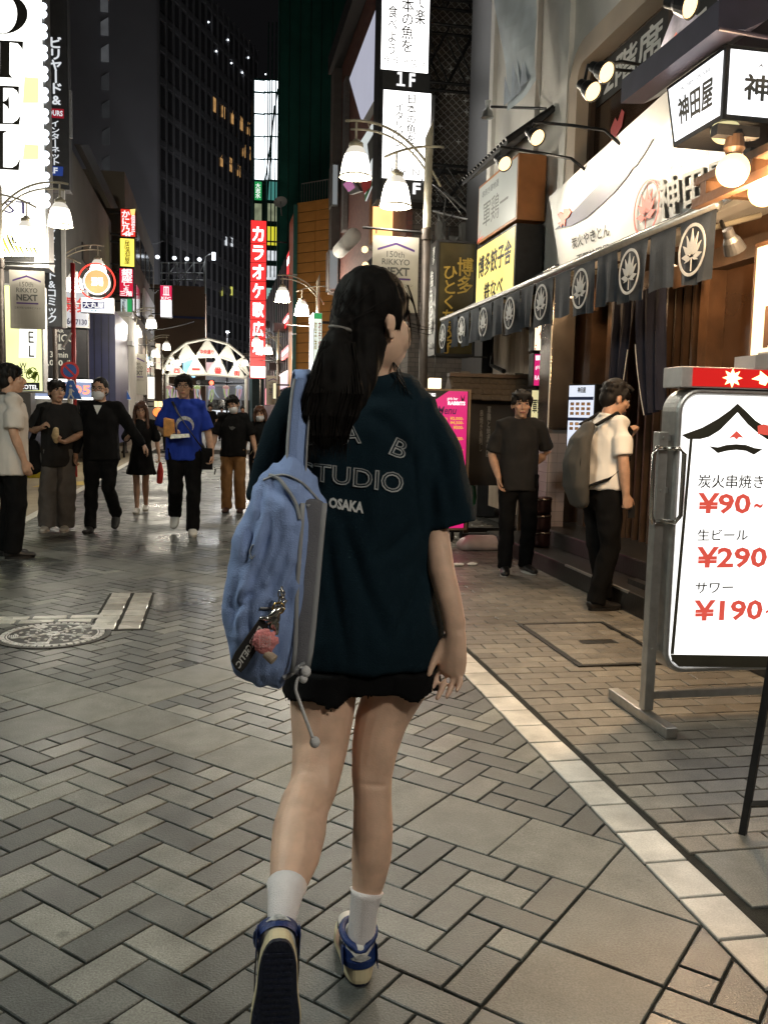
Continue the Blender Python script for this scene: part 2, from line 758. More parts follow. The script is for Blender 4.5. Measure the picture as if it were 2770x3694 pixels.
# patch of white tiles beside the manhole (as it is laid: two columns, and two rows behind the lid)
patch = []
for k in range(6):
    y = 5.43 + 0.187 * k
    patch.append([(-0.585, y), (-0.44, y), (-0.44, y + 0.187), (-0.585, y + 0.187)])
    patch.append([(-0.74, y), (-0.59, y), (-0.59, y + 0.187), (-0.74, y + 0.187)])
for q in range(3):
    x = -1.42 + 0.225 * q
    for r in range(2):
        patch.append([(x + 0.06 * r, 5.645 + 0.105 * r), (x + 0.215 + 0.06 * r, 5.645 + 0.105 * r), (x + 0.215 + 0.06 * r, 5.74 + 0.105 * r), (x + 0.06 * r, 5.74 + 0.105 * r)])
M_tilew = stone_mat('wet_white_tile', [(0.0, (0.40, 0.385, 0.35)), (0.5, (0.72, 0.705, 0.66)), (1.0, (0.85, 0.84, 0.79))], rough=0.26, grain=0.12, wet=0.1)
for p in patch:
    cx, cy = sum(q[0] for q in p) / 4, sum(q[1] for q in p) / 4
    rel = [(x - cx, y - cy) for x, y in p]
    o = link('tile', stone_mb(rel, gap=0.010, wob=0.004).mesh('tile'), M_tilew, plaza)
    o.location = (cx, cy, 0.006 + random.uniform(0, 0.002))
MB().box((-0.75, 5.42, -0.01), (-0.43, 6.56, 0.0025)).build('mortar_patch', M_joint, plaza)

side = bpy.data.objects.new('sidewalk_paving', None)
COL.objects.link(side)
side['kind'] = 'structure'
sp = []
r = 0
while True:
    y0 = 2.366 + 0.1008 * r
    if y0 > 26:
        break
    xo = 1.425 - (0.102 if r % 2 == 0 else 0.0) - 0.002
    c = 0
    while True:
        xa = xo + 0.204 * c
        if xa > 3.35:
            break
        x0 = max(xa, 1.423)
        x1 = min(xa + 0.204, 3.4)
        c += 1
        if x1 - x0 < 0.03:
            continue
        # the utility cover takes the place of some pavers
        if x0 > 1.87 and x1 < 2.52 and 4.36 < y0 + 0.05 < 5.33:
            continue
        sp.append([(x0, y0), (x1, y0), (x1, y0 + 0.1008), (x0, y0 + 0.1008)])
    r += 1
lay(side, sp, 'paver', M_side, M_sideA, 'distant_pavers')
bigs = []
for k in range(4):
    for q in range(3):
        x0, y0 = 1.435 + 0.306 * k, 2.058 - 0.306 * q
        bigs.append([(x0, y0), (x0 + 0.304, y0), (x0 + 0.304, y0 + 0.304), (x0, y0 + 0.304)])
lay(side, bigs, 'slab', M_slab, None, '', limit=60)

# utility cover let into the sidewalk
M_iron = mat('cast_iron', (0.06, 0.057, 0.052), 0.42, 0.7, vary=0.3, scale=20, bump=0.3)
cov = thing('utility_cover', 'rectangular access cover with paver infill let into the sidewalk beside the price sign', 'access cover', (2.2, 4.84, 0))
MB().box((1.90, 4.345, -0.012), (2.50, 5.345, 0.001)).build('tray', M_iron, cov, bevel=0.003)
for a, b in (((1.905, 4.35), (2.495, 4.375)), ((1.905, 5.315), (2.495, 5.34)), ((1.905, 4.376), (1.93, 5.314)), ((2.47, 4.376), (2.495, 5.314))):
    MB().box((*a, 0.0012), (*b, 0.009)).build('rim', M_iron, cov, bevel=0.002)
for r in range(9):
    y = 4.385 + 0.1028 * r
    for c in range(-1, 3):
        x0 = max(1.94 + 0.204 * c + (0.1 if r % 2 else 0), 1.938)
        x1 = min(1.94 + 0.204 * (c + 1) + (0.1 if r % 2 else 0), 2.462)
        if x1 - x0 < 0.03 or (abs((x0 + x1) / 2 - 2.2) < 0.1 and r == 4):
            continue
        p = [(x0, y), (x1, y), (x1, y + 0.1008), (x0, y + 0.1008)]
        cx, cy = (x0 + x1) / 2, y + 0.05
        o = link('paver', stone_mb([(q[0] - cx, q[1] - cy) for q in p], gap=0.0022, h=0.01).mesh('paver'), M_side, cov)
        o.location = (cx - 2.2, cy - 4.84, 0.008)
MB().box((2.12, 4.80, 0.0012), (2.28, 4.88, 0.009)).build('lifting_plate', M_iron, cov, bevel=0.002)
for x, y in ((2.2, 4.365), (2.2, 5.325)):
    MB().box((x - 0.05, y - 0.02, 0.009), (x + 0.05, y + 0.02, 0.0105)).build('latch', M_iron, cov)

# manhole
MHC = (-0.93, 5.345)
mh = thing('manhole_cover', 'round cast iron manhole cover with a raised floral relief beside the white tiles', 'manhole cover', (*MHC, 0))
M_ironb = mat('worn_iron', (0.80, 0.79, 0.75), 0.42, 0.2, vary=0.35, scale=16, bump=0.25)
MB().lathe((*MHC, 0), [(0.325, -0.01), (0.325, 0.0065), (0.298, 0.0068), (0.296, 0.001)], 48).build('outer_ring', M_iron, mh, smooth=False)
MB().lathe((*MHC, 0), [(0.294, -0.012), (0.294, 0.004), (0.0005, 0.004)], 48, cap=True).build('lid', mat('lid_dark', (0.022, 0.021, 0.02), 0.5), mh)
rel = MB()


def arcseg(mb, r0, r1, t0, t1, z0, z1, n=4, c=MHC, wob=0.0):
    lo = [(c[0] + r0 * math.cos(t0 + (t1 - t0) * i / n), c[1] + r0 * math.sin(t0 + (t1 - t0) * i / n)) for i in range(n + 1)]
    hi = [(c[0] + r1 * math.cos(t0 + (t1 - t0) * i / n), c[1] + r1 * math.sin(t0 + (t1 - t0) * i / n)) for i in range(n, -1, -1)]
    pts = lo + hi
    mb.hexa([(x, y, z0) for x, y in pts], [(x, y, z1) for x, y in pts])


for k in range(44):
    arcseg(rel, 0.262, 0.287, k * math.tau / 44 + 0.02, k * math.tau / 44 + 0.115, 0.004, 0.0085, 2)
arcseg(rel, 0.248, 0.256, 0.0, math.tau * 0.499, 0.004, 0.008, 24)
arcseg(rel, 0.248, 0.256, math.pi, math.pi + math.tau * 0.499, 0.004, 0.008, 24)
for a in range(5):
    t = a * math.tau / 5 + 0.35
    c = (MHC[0] + 0.135 * math.cos(t), MHC[1] + 0.135 * math.sin(t))
    for k in range(9):
        rr = 0.025 + 0.052 * ((k % 3) / 2.0)
        tt = k * math.tau / 9 + a
        arcseg(rel, rr, rr + 0.014, tt, tt + 0.52, 0.004, 0.0085, 2, c)
    for k in range(5):
        arcseg(rel, 0.19 + 0.011 * k, 0.196 + 0.011 * k, t + 0.33, t + 0.62 - 0.02 * k, 0.004, 0.008, 2)
    arcseg(rel, 0.02, 0.23, t + 0.58, t + 0.66, 0.004, 0.0085, 2)
arcseg(rel, 0.012, 0.04, 0, 3.1, 0.004, 0.009, 8)
arcseg(rel, 0.012, 0.04, 3.14, 6.2, 0.004, 0.009, 8)
rel.build('relief', M_ironb, mh, kind='stuff')
# ------------------------------------------------------------------ shared materials
M_black = mat('black_metal', (0.018, 0.018, 0.019), 0.45, 0.3, vary=0.3, scale=15, bump=0.15)
M_alu = mat('aluminium', (0.50, 0.50, 0.49), 0.38, 0.85, vary=0.12, scale=25, bump=0.1)
M_chrome = mat('brushed_steel', (0.55, 0.52, 0.48), 0.22, 0.95, vary=0.15, scale=6, bump=0.1)
M_cream = mat('cream_metal', (0.50, 0.46, 0.36), 0.42, 0.3, vary=0.14, scale=8, bump=0.1)
M_dkpole = mat('brown_pole', (0.055, 0.043, 0.036), 0.5, 0.3, vary=0.3, scale=10)
M_wallw = mat('white_render', (0.78, 0.75, 0.70), 0.75, vary=0.1, scale=2.5, bump=0.3, bscale=60)
M_framew = mat('cream_frame', (0.50, 0.40, 0.30), 0.6, vary=0.1, scale=3)
M_wood = mat('brown_wood', (0.11, 0.056, 0.028), 0.5, vary=0.4, scale=5, bump=0.2, bscale=40)
M_wood2 = mat('dark_wood', (0.065, 0.036, 0.02), 0.5, vary=0.35, scale=6, bump=0.2, bscale=40)
M_orange = mat('orange_wood', (0.38, 0.15, 0.045), 0.5, vary=0.16, scale=7, bump=0.1)
M_navy = mat('navy_cloth', (0.032, 0.040, 0.053), 0.85, vary=0.18, scale=12, bump=0.3, bscale=300)
M_navydk = mat('dark_navy_cloth', (0.012, 0.013, 0.028), 0.9, vary=0.25, scale=6, bump=0.3, bscale=200)
M_glassdk = mat('dark_glass', (0.018, 0.016, 0.015), 0.08, vary=0.3, scale=1.5, spec=0.7)
M_step = mat('dark_stone_step', (0.020, 0.019, 0.018), 0.4, vary=0.3, scale=7, bump=0.2)
M_inkgrey = mat('ink_grey', (0.10, 0.10, 0.095), 0.6)
M_ink = mat('ink_black', (0.012, 0.012, 0.012), 0.5)
M_white = mat('white_print', (0.78, 0.78, 0.76), 0.55, vary=0.05)
M_red = mat('red_print', (0.62, 0.03, 0.03), 0.5, vary=0.08)
M_coral = mat('coral_print', (0.85, 0.20, 0.14), 0.5, vary=0.05)
M_gold = mat('gold_letters', (0.36, 0.24, 0.045), 0.4, 0.4, vary=0.25, scale=20)
M_purple = mat('purple_print', (0.09, 0.04, 0.20), 0.6, vary=0.06)
M_brickd = None
E_white = emis('sign_white', (1.0, 0.98, 0.95), 3.2)
E_cool = emis('sign_cool_white', (0.86, 0.93, 1.0), 3.2)
E_lamp = emis('lamp_glass', (1.0, 0.93, 0.80), 7.0)
E_warm = emis('warm_bulb', (1.0, 0.70, 0.34), 2.3)
E_yellow = emis('sign_yellow', (1.0, 0.80, 0.24), 1.15)
E_red = emis('sign_red', (0.95, 0.035, 0.04), 1.15)
E_redhot = emis('led_red', (1.0, 0.10, 0.05), 6.0)
E_green = emis('sign_green', (0.03, 0.42, 0.12), 0.8)
E_blue = emis('sign_blue', (0.03, 0.25, 0.75), 1.0)
E_pink = emis('sign_pink', (0.80, 0.02, 0.20), 0.85)
E_paleyel = emis('sign_pale_yellow', (0.95, 0.85, 0.45), 0.75)
E_window = emis('lit_window', (1.0, 0.55, 0.20), 0.42, vary=0.8)
E_windoww = emis('lit_window_white', (0.9, 0.95, 1.0), 0.8, vary=0.6)


def brick_mat(name, c1, c2, mortar, scale, rough=0.75):
    m, nt, p = _new(name)
    N, L = nt.nodes.new, nt.links.new
    tc = N('ShaderNodeTexCoord')
    mp = N('ShaderNodeMapping')
    L(tc.outputs['Object'], mp.inputs['Vector'])
    sx = N('ShaderNodeSeparateXYZ')
    L(mp.outputs[0], sx.inputs[0])
    ad = N('ShaderNodeMath')
    L(sx.outputs['X'], ad.inputs[0])
    L(sx.outputs['Y'], ad.inputs[1])
    cx = N('ShaderNodeCombineXYZ')
    L(ad.outputs[0], cx.inputs['X'])
    L(sx.outputs['Z'], cx.inputs['Y'])
    b = N('ShaderNodeTexBrick')
    b.inputs['Scale'].default_value = scale
    b.inputs['Color1'].default_value = (*c1, 1)
    b.inputs['Color2'].default_value = (*c2, 1)
    b.inputs['Mortar'].default_value = (*mortar, 1)
    b.inputs['Mortar Size'].default_value = 0.012
    L(cx.outputs[0], b.inputs['Vector'])
    L(b.outputs['Color'], p.inputs['Base Color'])
    bp = N('ShaderNodeBump')
    bp.invert = True
    bp.inputs['Strength'].default_value = 0.6
    bp.inputs['Distance'].default_value = 0.01
    L(b.outputs['Fac'], bp.inputs['Height'])
    L(bp.outputs['Normal'], p.inputs['Normal'])
    p.inputs['Roughness'].default_value = rough
    MATS[name] = m
    return m


M_brickd = brick_mat('dark_brick', (0.11, 0.092, 0.08), (0.16, 0.13, 0.11), (0.05, 0.046, 0.043), 3.4)
M_brickr = brick_mat('red_brick', (0.16, 0.055, 0.045), (0.21, 0.085, 0.065), (0.09, 0.08, 0.075), 3.6)


class Panel:
    """a flat face: four corners (bl, br, tr, tl) seen from the front, and its outward normal"""

    def __init__(s, bl, br, tr, tl, n):
        s.c = [V(bl), V(br), V(tr), V(tl)]
        s.n = V(n).normalized()

    @classmethod
    def Y(cls, x0, y0, x1, y1, Y):
        """front face across the street, from the sight lines of its top-left and bottom-right corners"""
        a, b = PY(x0, (y0 + y1) / 2, Y).x, PY(x1, (y0 + y1) / 2, Y).x
        xm = (x0 + x1) / 2
        t, d = PY(xm, y0, Y).z, PY(xm, y1, Y).z
        return cls((a, Y, d), (b, Y, d), (b, Y, t), (a, Y, t), (0, -1, 0))

    @classmethod
    def YM(cls, a, b, z0, z1, Y):
        return cls((a, Y, z0), (b, Y, z0), (b, Y, z1), (a, Y, z1), (0, -1, 0))

    @classmethod
    def XM(cls, X, yfar, ynear, z0, z1):
        """face along the right-hand side of the street"""
        return cls((X, yfar, z0), (X, ynear, z0), (X, ynear, z1), (X, yfar, z1), (-1, 0, 0))

    @classmethod
    def LM(cls, X, ynear, yfar, z0, z1):
        return cls((X, ynear, z0), (X, yfar, z0), (X, yfar, z1), (X, ynear, z1), (1, 0, 0))

    def pt(s, fx, fy, lift=0.0):
        return quad_map(s.c, fx, 1 - fy) + s.n * lift

    def q(s, x0, y0, x1, y1, lift=0.0):
        return [s.pt(x0, y1, lift), s.pt(x1, y1, lift), s.pt(x1, y0, lift), s.pt(x0, y0, lift)]

    def slab(s, name, m, parent, depth, lift=0.0, grow=0.0, rect=(0, 0, 1, 1), bevel=0.0, **k):
        q = s.q(*rect)
        if grow:
            ex, ez = (q[1] - q[0]).normalized() * grow, (q[3] - q[0]).normalized() * grow
            q = [q[0] - ex - ez, q[1] + ex - ez, q[2] + ex + ez, q[3] - ex + ez]
        q = [p + s.n * lift for p in q]
        return MB().prism(q, s.n * -depth).build(name, m, parent, bevel=bevel, **k)

    def frame(s, name, m, parent, w, t, lift=0.0):
        """picture frame of four mitred bars standing proud of the face"""
        o = [p + s.n * lift for p in s.c]
        ex, ez = (o[1] - o[0]).normalized() * w, (o[3] - o[0]).normalized() * w
        i = [o[0] + ex + ez, o[1] - ex + ez, o[2] - ex - ez, o[3] + ex - ez]
        mb = MB()
        for k in range(4):
            j = (k + 1) % 4
            mb.prism([o[k], o[j], i[j], i[k]], s.n * t)
        return mb.build(name, m, parent)

    def text(s, parent, m, items, lift=0.006, name='lettering'):
        o = None
        for it in items:
            kw = dict(it[2]) if len(it) > 2 else {}
            o = text_on(MB(), it[0], s.q(*it[1]), s.n * lift, **kw).build(name, m, parent)
        return o

    def shape(s, parent, m, pts, name='mark', lift=0.006, depth=0.002):
        P = [s.pt(x, y, lift) for x, y in pts]
        return MB().prism(P, s.n * depth).build(name, m, parent)


def sign(name, label, cat, P, depth, m_box, m_face, group=None, inset=0.03, face_name='face', mount=None):
    base = (P.c[0] + P.c[1]) / 2 - P.n * depth / 2
    t = thing(name, label, cat, tuple(base), group)
    P.slab('housing', m_box, t, depth, 0.0, bevel=min(0.008, depth * 0.2))
    q = P.q(0, 0, 1, 1)
    ex, ez = (q[1] - q[0]).normalized() * inset, (q[3] - q[0]).normalized() * inset
    q = [q[0] + ex + ez, q[1] - ex + ez, q[2] - ex - ez, q[3] + ex - ez]
    MB().prism([p + P.n * 0.004 for p in q], P.n * -0.003).build(face_name, m_face, t)
    if mount is not None:
        mb = MB()
        for f in (0.12, 0.88):
            a = P.pt(1 if mount > 0 else 0, f) - P.n * depth * 0.5
            mb.box(a - V((0.0 if mount > 0 else abs(mount), 0.03, 0.03)), a + V((abs(mount) if mount > 0 else 0.0, 0.03, 0.03)))
        mb.build('bracket', M_black, t)
    return t


VT = dict(space=0.92, bold=0.02)


def lotus(c, ex, ez, r, n, lift=0.002, ring=0.12):
    """ring emblem with a lotus of seven petals, in the plane of ex and ez"""
    mb = MB()
    c, ex, ez, n = V(c), V(ex), V(ez), V(n)
    K = 32
    for k in range(K):
        t0, t1 = k * math.tau / K, (k + 1) * math.tau / K
        pts = []
        for rr, tt in ((r, t0), (r, t1), (r * (1 - ring), t1), (r * (1 - ring), t0)):
            pts.append(c + ex * rr * math.cos(tt) + ez * rr * math.sin(tt) + n * lift)
        mb.prism(pts, n * 0.003)
    root = c - ez * 0.28 * r
    for ang, ln, w in ((0, 0.98, 0.15), (26, 0.86, 0.13), (-26, 0.86, 0.13), (52, 0.74, 0.13), (-52, 0.74, 0.13), (84, 0.64, 0.12), (-84, 0.64, 0.12)):
        a = R_(ang)
        d = ex * math.sin(a) + ez * math.cos(a)
        sd = ex * math.cos(a) - ez * math.sin(a)
        L = ln * r
        b = root + d * 0.12 * r
        mb.prism([b + n * lift, b + d * L * 0.45 + sd * w * r + n * lift, b + d * L + n * lift, b + d * L * 0.45 - sd * w * r + n * lift], n * 0.003)
    for sg in (-1, 1):
        mb.prism([root + n * lift, root + ex * sg * 0.30 * r - ez * 0.02 * r + n * lift, root + ex * sg * 0.50 * r - ez * 0.16 * r + n * lift, root + ex * sg * 0.2 * r - ez * 0.12 * r + n * lift], n * 0.003)
    mb.prism([root + ex * 0.03 * r + n * lift, root - ex * 0.03 * r + n * lift, root - ex * 0.03 * r - ez * 0.52 * r + n * lift, root + ex * 0.03 * r - ez * 0.52 * r + n * lift], n * 0.003)
    return mb


def lightp(parent, loc, energy, col, rad=0.12, name='light', spot=None, aim=None):
    d = bpy.data.lights.new(name, 'SPOT' if spot else 'POINT')
    d.energy = energy
    d.color = col
    d.shadow_soft_size = rad
    if spot:
        d.spot_size = R_(spot)
        d.spot_blend = 0.7
    o = bpy.data.objects.new(name, d)
    COL.objects.link(o)
    wl = worldloc(parent)
    o.parent = parent
    o.location = V(loc) - wl
    if aim is not None:
        o.rotation_euler = (V(aim) - V(loc)).to_track_quat('-Z', 'Y').to_euler()
    return o


# ------------------------------------------------------------------ street lamps
LAMPCOL = (1.0, 0.92, 0.76)


def bell(parent, c, s=1.0):
    """ribbed glass bell, c = centre of its rim"""
    c = V(c)
    prof = [(0.175, 0.02), (0.168, 0.06), (0.158, 0.12), (0.146, 0.18), (0.126, 0.25), (0.096, 0.31), (0.062, 0.345)]
    rings = []
    K = 40
    for r, z in prof:
        rings.append([c + V(((r * s + 0.004 * (k % 2)) * math.cos(k * math.tau / K), (r * s + 0.004 * (k % 2)) * math.sin(k * math.tau / K), z * s)) for k in range(K)])
    sh = MB().loft(rings[:5], cap=False).build('lamp_shade', E_lamp, parent, smooth=True)
    MB().loft(rings[4:], cap=False).build('upper_glass', emis('lamp_glass_upper', (1.0, 0.93, 0.80), 0.75), sh, smooth=True)
    MB().lathe(c, [(0.186 * s, 0.0), (0.19 * s, 0.012), (0.178 * s, 0.024), (0.165 * s, 0.02), (0.168 * s, 0.0), (0.186 * s, 0.0)], 32).build('rim', M_cream, sh, smooth=True)
    MB().lathe(c, [(0.01, 0.42 * s), (0.035 * s, 0.42 * s), (0.05 * s, 0.39 * s), (0.08 * s, 0.385 * s), (0.085 * s, 0.345 * s), (0.064 * s, 0.335 * s), (0.01, 0.335 * s)], 20).build('cap', M_cream, sh, smooth=True)


def street_lamp(x, y, sx, label, power=85, col=None):
    t = thing('street_lamp', label, 'street lamp', (x, y, 0), 'street lamps along the shopping street')
    o = V((x, y, 0))

    def P(dx, z, dy=0.0):
        return o + V((dx * sx, dy, z))
    MB().lathe(o, [(0.11, -0.02), (0.11, 0.05), (0.075, 0.09), (0.062, 0.5), (0.055, 0.55), (0.05, 3.45)], 16, cap=True).build('lower_pole', M_dkpole, t, smooth=True)
    MB().lathe(o, [(0.062, 3.40), (0.062, 3.52), (0.046, 3.54)], 16, cap=True).build('collar', M_dkpole, t)
    up = MB()
    K = 16
    rings = [[P(0.046 * math.cos(k * math.tau / K), 3.52, 0.046 * math.sin(k * math.tau / K)) for k in range(K)]]
    rings.append([P(0.046 * math.cos(k * math.tau / K), 4.66 + 0.11 * math.cos(k * math.tau / K), 0.046 * math.sin(k * math.tau / K)) for k in range(K)])
    up.loft(rings).build('upper_pole', M_cream, t, smooth=False)
    arc = bez(P(0.15, 4.02), P(-0.28, 4.78), P(-0.98, 4.67), 16)
    MB().tube(arc, (0.016, 0.016), 8).build('arm', M_cream, t, smooth=True)
    arc2 = bez(P(0.05, 4.07, 0.0), P(-0.30, 4.66), P(-0.92, 4.58), 16)
    MB().tube(arc2, (0.013, 0.013), 8).build('arm', M_cream, t, smooth=True)
    arc3 = bez(P(0.17, 4.45, -0.05), P(-0.2, 4.47, -0.05), P(-0.53, 4.29, -0.05), 10)
    MB().tube(arc3, (0.015, 0.015), 8).build('arm', M_cream, t, smooth=True)
    tie = MB()
    for a, b in ((arc[5], arc2[5]), (arc[9], arc2[9]), (arc[13], arc2[13])):
        tie.tube([a, b], 0.007, 6)
    tie.tube([P(-0.856, 4.66), P(-0.856, 4.44)], 0.013, 8)
    tie.tube([P(-0.39, 4.36, -0.05), P(-0.39, 4.12, -0.05)], 0.012, 8)
    tie.build('hanger', M_cream, t)
    bell(t, P(-0.856, 4.05))
    bell(t, P(-0.39, 3.74, -0.05))
    lightp(t, P(-0.856, 4.0), power, col or LAMPCOL, 0.15)
    lightp(t, P(-0.39, 3.69, -0.05), power, col or LAMPCOL, 0.15)
    rod = MB().tube([P(0.05, 3.48), P(-0.76, 3.50)], 0.014, 8)
    rod.tube([P(-0.60, 3.49), P(-0.60, 3.44)], 0.006, 6)
    rod.tube([P(-0.12, 3.49), P(-0.12, 3.44)], 0.006, 6)
    rod.build('banner_rod', M_black, t)
    return t


M_banner = mat('banner_cloth', (0.52, 0.49, 0.43), 0.8, vary=0.08, scale=3, bump=0.1)


def banner(x, y, sx, label, z1=3.44, z0=2.68, w=0.53, gap=0.09, tilt=0.0):
    """cloth banner under the lamp's rod; the lower edge comes to a point"""
    xa, xb = x - (gap + w if sx > 0 else -gap), x - (gap if sx > 0 else -gap - w)
    t = thing('street_banner', label, 'banner', ((xa + xb) / 2, y, z0), 'school banners on the street lamps')
    nx, nz = 10, 12
    mb = MB()

    def pt(i, k):
        u, v = i / nx, k / nz
        zb = z0 + (0.10 * u if sx < 0 else 0.0)
        return V((xa + (xb - xa) * u, y + 0.02 * math.sin(u * 5 + v * 3) * (1 - v) + tilt * (1 - v), zb + (z1 - zb) * v))
    for i in range(nx):
        for k in range(nz):
            mb.poly([pt(i, k), pt(i + 1, k), pt(i + 1, k + 1), pt(i, k + 1)])
    cl = mb.build('cloth', M_banner, t, smooth=True)
    P = Panel.YM(xa, xb, z0, z1, y - 0.022)
    P.text(t, M_inkgrey, [('150th', (0.30, 0.20, 0.68, 0.28), dict(bold=0.0)), ('RIKKYO', (0.2, 0.30, 0.8, 0.38), dict(bold=0.01)), ('NEXT', (0.2, 0.41, 0.8, 0.52), dict(bold=0.035)),
                           ('立教学院150周年ビジョン', (0.14, 0.62, 0.88, 0.66), dict(bold=0.0))], 0.004)
    for pts in ([(0.10, 0.17), (0.50, 0.085), (0.90, 0.17), (0.90, 0.20), (0.50, 0.115), (0.10, 0.20)], [(0.2, 0.55), (0.82, 0.55), (0.82, 0.575), (0.2, 0.575)]):
        P.shape(t, M_purple, pts, 'stripe', 0.004)
    return t


def lamp_head_spot(label, lens, aim, arm, group='spotlights over the white sign board', energy=68, k=.76):
    """black cone spotlight: lens centre, aim point, arm polyline back to the wall"""
    lens, aim = V(lens), V(aim)
    t = thing('sign_spotlight', label, 'spotlight', tuple(lens), group)
    d = (aim - lens).normalized()
    MB().lathe(lens, [(k * a, k * b) for a, b in ((0.004, -0.215), (0.045, -0.21), (0.05, -0.14), (0.075, -0.10), (0.098, 0.0), (0.092, 0.0), (0.07, -0.08), (0.01, -0.09))], 20, axis=d).build('shade', M_black, t, smooth=False)
    MB().lathe(lens, [(k * a, k * b) for a, b in ((0.002, -0.03), (0.05, -0.032), (0.085, -0.022), (0.085, -0.012), (0.002, -0.008))], 20, axis=d).build('lens', E_warm, t)
    MB().tube([lens - d * 0.12] + [V(p) for p in arm], 0.013, 8).build('arm', M_black, t, smooth=True)
    lightp(t, lens + d * 0.02, energy, (1.0, 0.85, 0.64), 0.06, spot=115, aim=aim)
    return t
# ------------------------------------------------------------------ right-hand side: grilled-meat restaurant
XW = 3.35
bl = thing('restaurant_building', 'white rendered corner restaurant with a dark wood ground floor behind the awning', 'building', (4.5, 5, 0))
MB().box((XW, 8.35, 2.75), (8, 11.05, 9)).build('wall', M_wallw, bl)
MB().box((XW, -3, 4.78), (8, 8.35, 9)).build('wall', M_wallw, bl)
MB().box((XW, -3, 2.75), (8, 8.35, 3.5)).build('wall', M_wallw, bl)
MB().box((XW + 0.35, -3, 3.5), (8, 8.35, 4.78)).build('room_wall', M_wood, bl)
# pilasters on the render
for y0, y1 in ((8.42, 8.58), (9.32, 9.48), (10.85, 11.0)):
    MB().box((XW - 0.05, y0, 3.4), (XW, y1, 9)).build('pilaster', M_wallw, bl)
# rounded window surround
fr = MB()
K = 10
o, i_ = [], []
for k in range(K + 1):
    t = math.pi / 2 * k / K
    o.append((7.98 + 0.34 * math.sin(math.pi / 2 - t), 4.44 + 0.34 * math.sin(t)))
    i_.append((7.98 + 0.14 * math.sin(math.pi / 2 - t), 4.44 + 0.14 * math.sin(t)))
o = [(8.32, 3.5)] + o + [(-3, 4.78)]
i_ = [(8.12, 3.5)] + i_ + [(-3, 4.58)]
for a in range(len(o) - 1):
    fr.prism([(XW - 0.07, o[a][0], o[a][1]), (XW - 0.07, o[a + 1][0], o[a + 1][1]), (XW - 0.07, i_[a + 1][0], i_[a + 1][1]), (XW - 0.07, i_[a][0], i_[a][1])], (0.3, 0, 0))
cr = [(XW, 8.35, 4.78)] + [(XW, a, b) for a, b in o[1:-1]][::-1]
fr.build('window_surround', M_framew, bl, smooth=False)
win = MB()
win.prism([(XW + 0.10, 8.13, 3.5), (XW + 0.10, -3, 3.5), (XW + 0.10, -3, 4.58), (XW + 0.10, 7.98, 4.58), (XW + 0.10, 8.13, 4.42)], (0.02, 0, 0))
wo = win.build('window', mat('upper_window_glass', (0.05, 0.026, 0.015), 0.12, vary=0.5, scale=0.8), bl)
for y in (8.10, 6.62, 6.5, 4.9, 4.8):
    MB().box((XW + 0.05, y - 0.03, 3.5), (XW + 0.098, y + 0.03, 4.57)).build('mullion', M_wood2, wo)
PW = Panel.XM(XW + 0.095, 8.05, 4.5, 3.5, 4.55)
MB().prism([p + V((-0.002, 0, 0)) for p in PW.q(0.0, 0.0, 1.0, 0.34)], (-0.003, 0, 0)).build('sign_band', M_ink, wo)
PW.text(wo, M_white, [('2階席', (0.05, 0.05, 0.35, 0.30), dict(bold=0.03)), ('ございます', (0.46, 0.05, 0.98, 0.30), dict(bold=0.03))], 0.008)
PW.shape(wo, M_red, [(0.10, 0.62), (0.125, 0.55), (0.14, 0.60), (0.16, 0.52), (0.175, 0.56), (0.165, 0.66), (0.14, 0.70), (0.125, 0.78), (0.11, 0.74)], 'sticker')
# ground floor, dark wood
MB().box((XW + 0.35, -3, 0.0), (8, 11.05, 2.75)).build('shopfront', M_wood, bl)
for y0, y1, m in ((8.9, 9.0, M_wood2), (8.05, 8.2, M_wood2), (7.62, 7.7, M_wood2), (7.25, 7.3, M_wood2), (6.0, 6.12, M_wood), (5.1, 5.2, M_wood), (4.35, 4.45, M_wood)):
    MB().box((XW + 0.15, y0, 0.2), (XW + 0.349, y1, 2.75)).build('post', m, bl)
MB().box((XW + 0.15, -3, 2.42), (XW + 0.35, 8.05, 2.56)).build('lintel', M_wood2, bl)
for y0, y1 in ((5.2, 6.0), (4.45, 5.1), (3.0, 4.35)):
    gl = MB().box((XW + 0.28, y0, 0.9), (XW + 0.30, y1, 2.42)).build('window', mat('shop_glass', (0.07, 0.035, 0.018), 0.1, vary=0.6, scale=1.2), bl)
    MB().box((XW + 0.26, y0, 1.64), (XW + 0.279, y1, 1.68)).build('mullion', M_wood, gl)
dr = MB().box((XW + 0.25, 6.12, 0.24), (XW + 0.30, 7.25, 2.42)).build('door', mat('door_glass', (0.05, 0.028, 0.016), 0.12, vary=0.5, scale=1.5), bl)
for k in range(9):
    y = 6.15 + k * 0.135
    MB().box((XW + 0.20, y, 0.24), (XW + 0.249, y + 0.03, 2.42)).build('slat', M_wood2, dr)
MB().tube([(XW + 0.12, 6.30, 0.95), (XW + 0.12, 6.30, 1.15)], 0.014).build('handle', M_chrome, dr)
